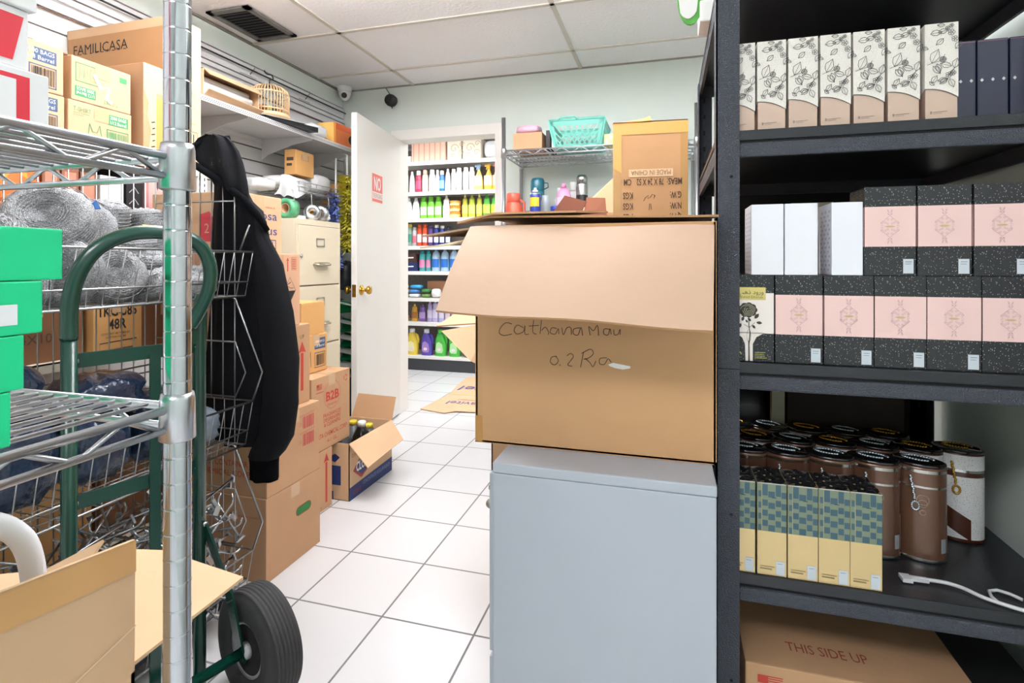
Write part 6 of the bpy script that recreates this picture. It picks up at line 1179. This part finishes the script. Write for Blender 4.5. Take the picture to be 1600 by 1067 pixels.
# plastic hanger strap on the shelf
t = thing('plastic_strap', 'white plastic hook strap lying on the shelf before the tins', 'plastic strap', (0.52, 1.16, 0.5075)); wp = mat('milky_plastic', '#d9dade', 0.3)
f = MB(); z = 0.5115
f.tube(smooth3([(0.440, 1.178, z), (0.455, 1.182, z + 0.001), (0.480, 1.180, z + 0.002), (0.500, 1.178, z + 0.002), (0.520, 1.170, z + 0.001), (0.540, 1.150, z), (0.560, 1.138, z), (0.590, 1.125, z), (0.640, 1.118, z)]), 0.0035, wp, 8); f.box(0.425, 0.442, 1.168, 1.190, z - 0.003, z + 0.004, wp, bev=0.001); f.box(0.442, 0.470, 1.174, 1.188, z - 0.002, z + 0.003, wp, bev=0.001); f.build('strap', t)
MB().tube([(0.558, 1.139, z), (0.556, 1.155, z), (0.560, 1.172, z + 0.001), (0.575, 1.178, z + 0.002), (0.592, 1.172, z + 0.001), (0.604, 1.160, z)], 0.003, wp, 8).build('hook', t)
# carton on the bottom shelf
r, p, q = carton('side_up_carton', 'brown carton marked THIS SIDE UP on the bottom shelf of the black shelving', 0.148, 0.545, 1.135, 1.60, 0.0955, 0.328, card, tape=False)
p.text(q['top'], 'THIS SIDE UP', 0.085, 0.055, 0.028, mat('dark_red_ink', '#9a4434', 0.8), w=0.145); flag(p, q['front'], 0.022, 0.185, 0.028, ink_r); p.build('printing', r, world=False)
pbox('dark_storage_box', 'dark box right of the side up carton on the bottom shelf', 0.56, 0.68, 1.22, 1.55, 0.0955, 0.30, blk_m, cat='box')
# packet on the top shelf, sticking out to the left
t = thing('green_white_packet', 'green and white plastic packet hanging over the top shelf edge', 'packet', (0.10, 1.35, 1.669)); f = MB()
o_ = [(0.055 + 0.030 * math.cos(a), 1.36, 1.735 + 0.066 * math.sin(a)) for a in [6.283 * k / 24 for k in range(24)]]
f.slab([(x, 1.34, z) for x, y, z in o_], 0.006, mat('leaf_green_plastic', '#4fae3c', 0.35)); f.slab([(0.050 + 0.024 * math.cos(a) * (1 + 0.1 * math.sin(5 * a)), 1.336, 1.738 + 0.056 * math.sin(a)) for a in [6.283 * k / 24 for k in range(24)]], 0.004, white); f.build('packet_card', t)
MB().box(0.075, 0.16, 1.33, 1.42, 1.669, 1.72, white, bev=0.004).build('packet_body', t)

# ================================================================== far chrome wire shelf with its load
t = thing('wire_shelving_unit', 'chrome wire shelving along the back wall right of the doorway', 'shelving', (-0.4, 3.3, 0)); fx0, fx1, fy0, fy1 = -0.945, 0.16, 3.11, 3.52
for x, y in ((fx0, fy0), (fx1, fy0), (fx0, fy1), (fx1, fy1)): MB().tube([(x, y, 0), (x, y, 1.98 if y < 3.2 else 1.82)], 0.0125, chrome_b, 12).build('post', t)
for zt in (1.785, 1.345, 0.75, 0.15): wire_shelf(t, fx0, fx1, fy0, fy1, zt, th=0.034, step=0.026, wr=0.0024, rr_=0.0045, zig=0.055)
# top load
r, p, q = carton('half_open_carton', 'small brown carton on the far top wire shelf, left end', -0.90, -0.72, 3.16, 3.36, 1.786, 1.895, card, seam=False, tape=False); del p
pkm = mat('pink_plastic', '#e7b7cf', 0.35, bump=0.3, bscale=60)
bag('pink_packet', 'pink plastic packet lying on the brown carton of the far shelf', (-0.82, 3.25, 1.896), 0.17, 0.15, 0.06, pkm, 51, cat='packet')
for k in range(2): pbox('dark_folder', ['left dark folder standing beside the teal basket', 'right pale folder standing beside the teal basket'][k], -0.695 + k * 0.035, -0.67 + k * 0.035, 3.16, 3.36, 1.786, 1.90 - 0.02 * k, blk_m if k == 0 else white_p, cat='folder')
t = thing('laundry_basket', 'teal plastic laundry basket with lattice sides on the far shelf', 'basket', (-0.42, 3.30, 1.786)); tm = mat('teal_plastic', '#82d2c3', 0.4)
def basket(t, x0, x1, y0, y1, zb, zt_, fl):
    f = MB(); B_ = [Vector((x0 + fl, y0 + fl, zb)), Vector((x1 - fl, y0 + fl, zb)), Vector((x1 - fl, y1 - fl, zb)), Vector((x0 + fl, y1 - fl, zb))]; T_ = [Vector((x0, y0, zt_)), Vector((x1, y0, zt_)), Vector((x1, y1, zt_)), Vector((x0, y1, zt_))]
    f.add(B_, [(0, 3, 2, 1)], tm); f.add([v + Vector((0, 0, 0.004)) for v in B_], [(0, 1, 2, 3)], tm)
    for i in range(4):
        b0, b1, t0, t1 = B_[i], B_[(i + 1) % 4], T_[i], T_[(i + 1) % 4]
        def P_(u, v): return (b0 * (1 - u) + b1 * u) * (1 - v) + (t0 * (1 - u) + t1 * u) * v
        nn = (b1 - b0).cross(t0 - b0).normalized() * 0.004
        def strip(u0, v0, u1, v1, w_):
            a, b = P_(u0, v0), P_(u1, v1); dd = (b - a).normalized(); s_ = dd.cross(nn).normalized() * w_ / 2; f.hexa([a - s_ - nn / 2, a + s_ - nn / 2, a + s_ + nn / 2, a - s_ + nn / 2, b - s_ - nn / 2, b + s_ - nn / 2, b + s_ + nn / 2, b - s_ + nn / 2], tm)
        strip(0, 0.06, 1, 0.06, 0.024); strip(0, 0.90, 1, 0.90, 0.03); strip(0.01, 0, 0.01, 1, 0.03); strip(0.99, 0, 0.99, 1, 0.03)
        n = 9 if (b1 - b0).length > 0.25 else 8
        for k in range(-3, n + 1):
            for dsl in (0.32, -0.32):
                u0 = (k + 0.5) / n; u1 = u0 + dsl; v0, v1 = 0.08, 0.86
                if u0 < 0 or u0 > 1: continue
                if u1 > 1: v1 = v0 + (v1 - v0) * (1 - u0) / (u1 - u0); u1 = 1
                if u1 < 0: v1 = v0 + (v1 - v0) * (0 - u0) / (u1 - u0); u1 = 0
                strip(u0, v0, u1, v1, 0.0065)
    f.build('basket_body', t)
    f = MB(); f.tube([v + Vector((0, 0, 0.002)) for v in T_], 0.008, tm, 8, closed=True); xm = (x0 + x1) / 2 - 0.05; f.tube([(xm - 0.06, y0 - 0.006, zt_), (xm - 0.04, y0 - 0.008, zt_ + 0.016), (xm + 0.04, y0 - 0.008, zt_ + 0.016), (xm + 0.06, y0 - 0.006, zt_)], 0.006, tm, 8); f.build('rim', t)
basket(t, -0.668, -0.345, 3.13, 3.42, 1.7865, 1.945, 0.035)
pbox('yellow_box', 'yellow and white patterned box right of the teal basket', -0.345, -0.23, 3.125, 3.24, 1.786, 1.845, mat('pale_yellow_card', '#efe89a', 0.5), (lambda g, q: [g.rect(q['front'], 0.01 + k * 0.022, 0.01 + 0.02 * (k % 2), 0.024 + k * 0.022, 0.03 + 0.02 * (k % 2), mat('white_spot', '#ffffff', 0.5)) for k in range(4)]))
# lower load
def bottle(name, label, x, y, z, prof, mats, n=20, sy=1.0, group=None, cat='bottle', cap=None, rz=0.0, handle=None, labelm=None):
    t = thing(name, label, cat, (x, y, z), rz, group); f = MB(); f.lathe(prof, mats[0] if isinstance(mats, list) else mats, n, sy=sy, mats=mats if isinstance(mats, list) else None)
    if handle: f.tube(handle[0], handle[1], handle[2], 8)
    f.build('bottle_body', t, world=False)
    if cap: g = MB(); g.lathe(cap[0], cap[1], 14); g.build('cap', t, world=False)
    if labelm:
        z0, z1, r_, m_ = labelm; rows = [[Vector((r_ * math.sin(u), -r_ * sy * math.cos(u), zz)) for u in [-1.0 + 2.0 * i / 8 for i in range(9)]] for zz in (z0, z1)]
        MB().sheet(rows, m_, True).build('label', t, world=False)
    return t
ZL = 1.346
org = mat('orange_plastic', '#ec6a50', 0.4)
bottle('orange_jug', 'orange plastic jug at the left end of the far lower wire shelf', -0.915, 3.22, ZL, [(0, 0), (0.055, 0), (0.058, 0.01), (0.058, 0.09), (0.05, 0.12), (0.042, 0.135), (0.042, 0.175), (0.038, 0.185), (0, 0.185)], org, cat='jug', cap=([(0, 0.13), (0.044, 0.13), (0.044, 0.186), (0.04, 0.19), (0, 0.19)], mat('orange_lid', '#f0705a', 0.35)), handle=([(0.04, 0, 0.15), (0.07, 0, 0.13), (0.07, 0, 0.06), (0.055, 0, 0.04)], 0.008, org))
teal = mat('dark_teal_enamel', '#1f6272', 0.3)
bottle('vacuum_flask', 'tall dark teal vacuum flask on the far lower wire shelf', -0.79, 3.34, ZL, [(0, 0), (0.042, 0), (0.045, 0.01), (0.045, 0.21), (0.04, 0.22), (0, 0.22)], teal, cat='flask', cap=([(0, 0.215), (0.043, 0.215), (0.045, 0.225), (0.045, 0.28), (0.036, 0.296), (0, 0.298)], teal), handle=([(0.045, -0.01, 0.265), (0.07, -0.01, 0.262), (0.072, -0.01, 0.235), (0.045, -0.01, 0.225)], 0.004, teal))
bl = mat('royal_blue', '#2a3f9a', 0.35); yw = mat('bright_yellow', '#ecd03a', 0.4)
bottle('spray_can', 'blue and yellow oil spray can in front of the teal flask', -0.768, 3.19, ZL, [(0, 0), (0.032, 0), (0.033, 0.006), (0.033, 0.10), (0.033, 0.15), (0.033, 0.175), (0.028, 0.185), (0.022, 0.188), (0, 0.188)], [bl, bl, bl, bl, bl, mat('silver_band', '#c9ccd1', 0.3, 0.8), bl, bl], cat='spray can', cap=([(0, 0.186), (0.018, 0.186), (0.018, 0.20), (0.008, 0.205), (0.008, 0.215), (0, 0.216)], white), labelm=(0.10, 0.155, 0.0336, yw))
bottle('glass_jar', 'clear glass jar beside the blue spray can', -0.73, 3.30, ZL, [(0, 0), (0.03, 0), (0.03, 0.14), (0.024, 0.16), (0.024, 0.18), (0, 0.18)], mat('greyish_glass', '#b9c6ca', 0.1), cat='jar')
bottle('glass_jar', 'small clear glass between the orange jug and the spray can', -0.845, 3.27, ZL, [(0, 0), (0.022, 0), (0.022, 0.085), (0, 0.085)], mat('greyish_glass', '#b9c6ca', 0.1), cat='jar')
pk2 = mat('lotion_pink', '#eb9ecb', 0.3)
bottle('lotion_bottle', 'tall white bottle left of the pink one on the far shelf', -0.655, 3.38, ZL, [(0, 0), (0.032, 0), (0.034, 0.01), (0.034, 0.16), (0.015, 0.19), (0.015, 0.2), (0, 0.2)], mat('soft_white', '#dfe4ea', 0.4), cap=([(0, 0.2), (0.014, 0.2), (0.014, 0.235), (0, 0.236)], white), sy=0.7)
bottle('lotion_bottle', 'pink curved lotion bottle on the far lower wire shelf', -0.605, 3.26, ZL, [(0, 0), (0.045, 0), (0.05, 0.01), (0.052, 0.06), (0.044, 0.11), (0.046, 0.16), (0.034, 0.2), (0.016, 0.22), (0, 0.22)], pk2, sy=0.55, cap=([(0, 0.218), (0.016, 0.218), (0.014, 0.245), (0, 0.246)], pk2), labelm=(0.05, 0.16, 0.047, mat('pale_pink_label', '#f7d3e6', 0.4)))
bottle('lotion_bottle', 'white bottle with white cap right of the pink one', -0.575, 3.42, ZL, [(0, 0), (0.03, 0), (0.032, 0.01), (0.032, 0.19), (0.02, 0.22), (0, 0.22)], white, cap=([(0, 0.218), (0.02, 0.218), (0.02, 0.27), (0.016, 0.276), (0, 0.276)], white), sy=0.7)
bottle('cream_jar', 'blue and white cream jar before the pink bottle', -0.625, 3.16, ZL, [(0, 0), (0.038, 0), (0.04, 0.008), (0.04, 0.045), (0.04, 0.07), (0.042, 0.072), (0.042, 0.095), (0, 0.097)], [bl, bl, mat('jar_white', '#e6e9f0', 0.3), bl, bl, bl, bl], cat='jar')
stl = mat('brushed_flask_steel', '#b3b3b1', 0.25, 1.0)
bottle('vacuum_flask', 'steel vacuum flask with black band on the far lower shelf', -0.495, 3.27, ZL, [(0, 0), (0.034, 0), (0.036, 0.01), (0.036, 0.10), (0.036, 0.17), (0.036, 0.235), (0.035, 0.238), (0, 0.238)], [blk_pl, blk_pl, blk_pl, blk_pl, stl, stl, stl], cat='flask', cap=([(0, 0.238), (0.034, 0.238), (0.034, 0.275), (0.026, 0.292), (0, 0.294)], stl))

# ================================================================== shop shelves beyond the doorway
GXA, GXB, GY, GYB = -3.05, -1.40, 5.04, 5.46
t = thing('shop_shelving', 'white shop shelving with dark kick plate seen through the doorway', 'shelving', (-2.2, 5.25, 0)); sw_ = mat('shop_shelf_white', '#efece6', 0.45)
LV = [2.145, 1.832, 1.560, 1.276, 1.016, 0.742, 0.490]
MB().box(GXA, GXB, GYB, GYB + 0.03, 0.0, 2.35, peg_m).build('back_panel', t)
MB().box(GXA, GXB, GY + 0.02, GYB, 0.0, 0.118, kick_m).box(GXA, GXB, GY + 0.015, GYB, 0.118, 0.142, sw_).build('base_deck', t)
for z in LV:
    f = MB(); f.box(GXA, GXB, GY + 0.03, GYB, z - 0.008, z, sw_); f.box(GXA, GXB, GY + 0.028, GY + 0.032, z - 0.036, z + 0.002, sw_); f.build('shelf', t)
for x in (GXA, -1.535, GXB): MB().box(x - 0.015, x + 0.015, GYB - 0.02, GYB + 0.0, 0.0, 2.35, sw_).build('upright', t)
# shop goods: (x centre, kind, colour, cap colour, label colour, description)
def colm(h): return mat('plastic_' + h, '#' + h, 0.35)
PR_ = {
 'shampoo': lambda w_, h: ([(0, 0), (w_ * .5, 0), (w_ * .52, h * .03), (w_ * .52, h * .6), (w_ * .46, h * .76), (w_ * .34, h * .82), (0, h * .82)], [(0, h * .8), (w_ * .36, h * .8), (w_ * .34, h * .98), (w_ * .3, h), (0, h)]),
 'cone': lambda w_, h: ([(0, 0), (w_ * .5, 0), (w_ * .53, h * .04), (w_ * .5, h * .35), (w_ * .4, h * .7), (w_ * .24, h * .88), (0, h * .88)], [(0, h * .86), (w_ * .2, h * .86), (w_ * .18, h), (0, h)]),
 'can': lambda w_, h: ([(0, 0), (w_ * .5, 0), (w_ * .5, h * .8), (w_ * .4, h * .86), (0, h * .86)], [(0, h * .84), (w_ * .38, h * .84), (w_ * .38, h), (0, h)]),
 'dish': lambda w_, h: ([(0, 0), (w_ * .48, 0), (w_ * .5, h * .04), (w_ * .5, h * .5), (w_ * .38, h * .68), (w_ * .42, h * .78), (w_ * .2, h * .88), (0, h * .88)], [(0, h * .86), (w_ * .18, h * .86), (w_ * .13, h), (0, h)]),
 'tub': lambda w_, h: ([(0, 0), (w_ * .46, 0), (w_ * .5, h * .86), (0, h * .86)], [(0, h * .84), (w_ * .53, h * .84), (w_ * .53, h), (0, h)]),
 'water': lambda w_, h: ([(0, 0), (w_ * .48, 0), (w_ * .5, h * .05), (w_ * .5, h * .62), (w_ * .4, h * .8), (w_ * .16, h * .92), (0, h * .92)], [(0, h * .9), (w_ * .16, h * .9), (w_ * .16, h), (0, h)]),
 'spray': lambda w_, h: ([(0, 0), (w_ * .5, 0), (w_ * .52, h * .04), (w_ * .5, h * .4), (w_ * .3, h * .62), (w_ * .14, h * .78), (w_ * .14, h * .82), (0, h * .82)], [(0, h * .8), (w_ * .16, h * .8), (w_ * .16, h * .9), (w_ * .22, h * .93), (w_ * .2, h), (0, h)]),
}
cache = {}
def good(kind, w_, h, col, cap, lab, x, z, label, group, y=5.16):
    key = (kind, w_, h, col, cap, lab)
    if key in cache: o = dup(cache[key], (x, y, z))
    else:
        b, c = PR_[kind](w_, h); o = bottle('bottle' if kind not in ('can', 'tub') else {'can': 'spray_can', 'tub': 'plastic_tub'}[kind], '', 0, 0, 0, b, colm(col), n=16, sy=0.62 if kind in ('shampoo', 'cone', 'dish') else 1.0, cat={'can': 'spray can', 'tub': 'tub'}.get(kind, 'bottle'), cap=(c, colm(cap)), labelm=(h * .18, h * .55, w_ * .535, colm(lab)) if lab else None)
        if kind == 'spray':
            g = MB(); g.box(-w_ * .45, w_ * .12, -0.01, 0.01, h * .9, h * .97, colm(cap)); g.tube([(-w_ * .2, 0, h * .9), (-w_ * .28, 0, h * .78)], 0.006, colm(cap), 6); g.build('trigger', o, world=False)
        cache[key] = o; o.location = (x, y, z)
    o['label'] = label
    o['group'] = group
    return o
NUM = ['first', 'second', 'third', 'fourth', 'fifth', 'sixth', 'seventh', 'eighth', 'ninth', 'tenth', 'eleventh', 'twelfth', 'thirteenth', 'fourteenth', 'fifteenth', 'sixteenth', 'seventeenth', 'eighteenth']
def row(items, z, where, group):
    for i, (px_, kind, w_, h, col, cap, lab, nm) in enumerate(items): good(kind, w_, h, col, cap, lab, px_, z + 0.001, '%s, %s from left, %s' % (nm, NUM[i], where), group)
row([(-2.655, 'can', .065, .235, 'f4f4f2', 'f4f4f2', 'cfd2d4', 'white bottle'), (-2.575, 'cone', .06, .23, 'f2f1ef', 'f6f6f4', None, 'white bottle'), (-2.50, 'shampoo', .065, .235, 'b5304e', 'f2f2f2', 'd9587a', 'crimson bottle with white cap'), (-2.425, 'shampoo', .065, .24, 'f0cdb8', 'f0c7b0', 'f5ded0', 'peach bottle'), (-2.345, 'shampoo', .07, .24, 'eff0f4', 'eceef2', 'd8dcea', 'white bottle with pale label'), (-2.285, 'shampoo', .04, .235, 'e9ecf4', 'f2f2f4', 'c8cfe4', 'slim white bottle'), (-2.235, 'shampoo', .058, .225, '2b6ea8', 'e8eef4', '8cc6e0', 'blue bottle'), (-2.17, 'cone', .062, .24, 'f3efec', 'f5f5f5', None, 'white tapered bottle'), (-2.105, 'can', .05, .235, 'f5f6f5', 'f5f6f5', 'cfe8e2', 'white bottle with mint label'), (-2.045, 'can', .062, .245, 'f5f6f5', 'f5f6f5', 'cfe8e2', 'tall white bottle with mint label'), (-1.97, 'can', .062, .245, 'f3f3f5', 'f5f5f6', 'dcdde2', 'white cylinder'), (-1.905, 'can', .055, .245, 'f3f3f5', 'f5f5f6', 'dcdde2', 'white cylinder'), (-1.83, 'spray', .09, .27, 'f6d774', '9fc0e0', 'fbf3d0', 'yellow spray bottle'), (-1.725, 'spray', .09, .27, 'f2b347', 'f0c040', 'fbe6b0', 'orange spray bottle'), (-1.64, 'spray', .08, .27, 'f2cc3a', 'e06a2c', 'fbe6b0', 'golden spray bottle')], LV[1], 'white bottle shelf beyond the door', 'bottles on the second shop shelf')
row([(-2.70, 'cone', .06, .22, 'f2f2f0', 'f2f2f0', None, 'white bottle'), (-2.615, 'cone', .085, .225, 'f3f3f1', 'f4f4f4', None, 'white rounded bottle'), (-2.53, 'cone', .085, .225, 'f3f3f1', 'f4f4f4', None, 'white rounded bottle'), (-2.44, 'shampoo', .075, .23, '74c83a', '6cc432', 'dff0d0', 'lime green bottle'), (-2.358, 'shampoo', .075, .23, '74c83a', '6cc432', 'dff0d0', 'lime green bottle'), (-2.276, 'shampoo', .075, .23, '74c83a', '6cc432', 'dff0d0', 'lime green bottle'), (-2.185, 'dish', .08, .24, 'eef1ec', 'f2f2f2', 'd3e8cf', 'white bottle with green label'), (-1.98, 'dish', .065, .24, 'b9b43a', 'e8e3a0', 'f2e86a', 'yellow green dish soap bottle'), (-1.905, 'dish', .075, .24, 'a9bb3a', '9fb040', 'f0e870', 'olive dish soap bottle'), (-1.825, 'dish', .065, .24, 'b9b43a', 'e8e3a0', 'f2e86a', 'yellow green dish soap bottle'), (-1.745, 'dish', .08, .24, '4fae3c', '3f9e3a', 'd6ea5a', 'green dish soap bottle'), (-1.665, 'dish', .07, .24, '4fae3c', '3f9e3a', 'c6e24a', 'green dish soap bottle')], LV[2], 'green bottle shelf beyond the door', 'bottles on the third shop shelf')
for k in range(3): good('tub', .11, .058, 'f0a850', 'e89038', 'f8cf90', -2.085, LV[2] + 0.001 + k * 0.0592, ['bottom orange tub of the stack among green bottles', 'middle orange tub of the stack among green bottles', 'top orange tub of the stack among green bottles'][k], 'stacked orange tubs')
row([(-2.665, 'can', .052, .235, '7a7d78', 'e9d43a', 'd9d8c0', 'grey spray can with yellow cap'), (-2.60, 'can', .055, .235, '9fb6a8', 'ecd64a', '3f8a7a', 'green labelled spray can'), (-2.545, 'can', .05, .20, 'c9c3c8', 'f0f0f0', 'd96a7a', 'small pinkish can'), (-2.487, 'can', .055, .23, 'e2552e', 'e8542c', 'e9d8e0', 'orange red spray can'), (-2.425, 'can', .055, .23, 'e2552e', 'e8542c', 'e9d8e0', 'orange red spray can'), (-2.36, 'can', .055, .22, '5a3f86', '57407e', 'c9b8e0', 'purple spray can'), (-2.295, 'can', .055, .22, '2f3f8e', 'f0f0f0', 'e6e8f2', 'blue can'), (-2.23, 'can', .055, .21, '2f3f8e', 'f0f0f0', 'e6e8f2', 'blue can'), (-2.165, 'can', .055, .2, '3b3f55', '2c2f44', 'c0c6da', 'dark can')], LV[3], 'spray can shelf beyond the door', 'spray cans on the fourth shop shelf')
for k in range(2): pbox('navy_carton', ['lower navy carton left of the teal bottles in the shop', 'dark brown carton on the navy one in the shop'][k], -2.70, -2.50 - 0.0 * k, 5.08, 5.2, LV[4] + 0.001 + 0.091 * k, LV[4] + 0.09 + 0.091 * k, mat('navy_box', '#2b3566', 0.5) if k == 0 else mat('dark_brown_box', '#4a2f28', 0.5), (lambda g, q: g.line(q['front'], [(0.02, 0.045), (0.18, 0.05)], 0.012, mat('white_spot', '#ffffff', 0.5))))
row([(-2.455, 'can', .07, .215, '58bcc0', '3a9aa8', 'e08ab0', 'teal bottle'), (-2.385, 'can', .055, .215, '58bcc0', '3a9aa8', 'e08ab0', 'teal bottle'), (-2.30, 'water', .09, .23, 'a9c4dc', '7fb0dc', '2f6fc0', 'clear water jug with blue label'), (-2.20, 'water', .09, .23, 'a9c4dc', '7fb0dc', '2f6fc0', 'clear water jug with blue label'), (-2.10, 'water', .09, .23, 'a9c4dc', '7fb0dc', '2f6fc0', 'clear water jug with blue label')], LV[4], 'water jug shelf beyond the door', 'bottles on the fifth shop shelf')
for k, (x, z, c, w_) in enumerate(((-2.66, 0, 'e9ecf4', .13), (-2.66, .045, 'f2f2f2', .14), (-2.66, .09, 'dfe3ec', .12), (-2.52, 0, 'f0f0f4', .13), (-2.52, .045, '4a86c8', .12), (-2.50, .09, '3fa6dc', .14), (-2.39, 0, '6a8f4a', .11), (-2.39, .05, '3f7f48', .10), (-2.28, 0.0, 'f4f2f2', .1))):
    bag('soft_packet', ['lowest white tube packet', 'middle white tube packet', 'top pale tube packet', 'lower white packet right of the tubes', 'blue packet right of the tubes', 'sky blue packet on top right of the tubes', 'olive green packet', 'dark green packet on the olive one', 'white crumpled packet'][k] + ' on the sixth shop shelf', (x, 5.12, LV[5] + 0.001 + z), w_, .12, .044 if k < 8 else .1, colm(c), 60 + k, cat='packet', group='soft packets on the sixth shop shelf', n=16)
pbox('brown_display_box', 'open brown display box on the sixth shop shelf behind the packets', -2.42, -2.10, 5.20, 5.36, LV[5] + 0.001, LV[5] + 0.17, mat('display_brown', '#c08a66', 0.7), cat='cardboard box')
row([(-2.66, 'tub', .09, .055, 'e9973a', 'e9973a', None, 'orange tub'), (-2.545, 'dish', .07, .18, 'd9a63a', 'e0b23c', 'a86a3a', 'amber bottle'), (-2.455, 'dish', .075, .18, '7d5aa6', '7048a0', 'b79ad0', 'purple bottle'), (-2.37, 'dish', .06, .22, 'b9a9dc', 'c9bfe8', 'dcd2f0', 'lilac bottle'), (-2.31, 'dish', .065, .23, 'c4b8e2', 'd0c8ea', 'e6dcf4', 'pale lilac bottle'), (-2.24, 'dish', .065, .23, 'b9c0e6', 'd0c8ea', 'e6dcf4', 'bluish lilac bottle'), (-2.17, 'dish', .06, .17, 'd8a8c8', 'b884b0', 'f0d6e4', 'pink bottle'), (-2.10, 'dish', .06, .17, 'd8a8c8', 'b884b0', 'f0d6e4', 'pink bottle'), (-2.03, 'dish', .06, .17, 'd8a8c8', 'b884b0', 'f0d6e4', 'pink bottle'), (-1.96, 'dish', .06, .17, 'c88aa0', 'b884b0', 'f0d6e4', 'dusky pink bottle')], LV[6], 'purple bottle shelf beyond the door', 'bottles on the seventh shop shelf')
def jug(x, col, lab, cap, label, w_=0.125, h=0.27):
    t = thing('detergent_jug', label, 'bottle', (x, 5.16, 0.143), group='detergent jugs on the base shelf'); m = colm(col); f = MB(); rows = []
    for s_ in [i / 14 for i in range(15)]:
        zz = h * 0.84 * s_; a = w_ / 2 * (0.92 + 0.1 * math.sin(min(1, s_ * 2) * math.pi / 2)) * (1 if s_ < 0.55 else 1 - 0.55 * ((s_ - 0.55) / 0.45) ** 1.6); off = -w_ * 0.12 * max(0, s_ - 0.5) * 1.2
        rows.append([Vector((off + a * math.copysign(abs(math.cos(q)) ** 0.8, math.cos(q)), 0.042 * (1 if s_ < 0.8 else 0.8) * math.copysign(abs(math.sin(q)) ** 0.8, math.sin(q)), zz)) for q in [6.2832 * k / 20 for k in range(20)]])
    f.sheet(rows, m, True, closed=True); f.add(rows[0], [tuple(range(20))[::-1]], m); f.add(rows[-1], [tuple(range(20))], m)
    f.tube([(w_ * 0.18, 0, h * 0.80), (w_ * 0.40, 0, h * 0.74), (w_ * 0.50, 0, h * 0.60), (w_ * 0.46, 0, h * 0.44)], 0.013, m, 10); f.build('bottle_body', t, world=False)
    MB().lathe([(0, h * .82), (0.028, h * .82), (0.027, h * .98), (0.022, h), (0, h)], colm(cap), 16, (-w_ * 0.07, 0, 0)).build('cap', t, world=False)
    g = MB(); fr_ = Fr((-w_ * 0.36, -0.0435, h * 0.12), (1, 0, 0), (0, 0, 1)); g.poly(fr_, [(0.0, 0.02), (0.02, 0.0), (w_ * .6, 0.0), (w_ * .68, 0.03), (w_ * .6, 0.09), (w_ * .3, 0.115), (0.01, 0.10)], colm(lab)); g.poly(fr_, arc(w_ * .33, 0.035, 0.022, 0.016, 0, 360, 12)[:-1], colm('f4e6f0'), 0.0012); g.build('label', t, world=False)
for a in ((-2.715, 'e0557e', 'f2a8bc', 'c83a66', 'pink detergent jug at the left by the open door'), (-2.565, 'efd24e', 'f6ecb0', 'f6f6f4', 'yellow detergent jug on the base shelf'), (-2.40, '5d4fb4', 'b08ad0', 'e9ecf8', 'purple detergent jug on the base shelf'), (-2.245, '4fc04a', 'b8e8a8', '4fc04a', 'left green detergent jug on the base shelf'), (-2.09, '4fc04a', 'b8e8a8', '4fc04a', 'right green detergent jug on the base shelf')): jug(*a)
bag('dark_packet', 'dark speckled packet right of the green detergent jugs', (-1.93, 5.16, 0.143), 0.14, 0.12, 0.12, colm('4a5238'), 77, cat='packet')
# top shelf of the shop unit
def stripe(g, q):
    for k in range(6): g.rect(q['front'], 0.02 + k * 0.06, 0.0, 0.032 + k * 0.06, 0.22, mat('rose_stripe', '#d99a86', 0.7))
pbox('white_carton', 'white box at the left of the top shop shelf', -2.72, -2.56, 5.1, 5.3, LV[0] + 0.001, LV[0] + 0.07, white_p)
pbox('striped_blanket', 'peach striped blanket pack on the top shop shelf', -2.55, -2.17, 5.09, 5.3, LV[0] + 0.001, LV[0] + 0.225, mat('peach_fabric', '#ecc3ad', 0.8), stripe, cat='blanket', bev=0.012)
def scroll(g, q):
    for cx_, cy_, r_ in ((0.08, 0.12, 0.05), (0.15, 0.07, 0.035), (0.06, 0.05, 0.025), (0.16, 0.16, 0.03)): g.line(q['front'], [(cx_ + r_ * (1 - a / 9) * math.cos(a), cy_ + r_ * (1 - a / 9) * math.sin(a)) for a in [k * 0.5 for k in range(16)]], 0.007, mat('tan_scroll', '#cdb08c', 0.7), 0.001)
pbox('patterned_pillow', 'cream pillow pack with tan scrolls, left one on the top shop shelf', -2.155, -2.0, 5.1, 5.3, LV[0] + 0.001, LV[0] + 0.21, mat('cream_fabric', '#efe6d4', 0.8), scroll, cat='pillow', bev=0.012)
pbox('patterned_pillow', 'cream pillow pack with tan scrolls, right one on the top shop shelf', -1.985, -1.79, 5.1, 5.3, LV[0] + 0.001, LV[0] + 0.22, mat('cream_fabric', '#efe6d4', 0.8), scroll, cat='pillow', bev=0.012)
bag('plastic_bag', 'white plastic wrapped bundle at the right of the top shop shelf', (-1.68, 5.18, LV[0] + 0.001), 0.2, 0.16, 0.2, clear_bag, 80)
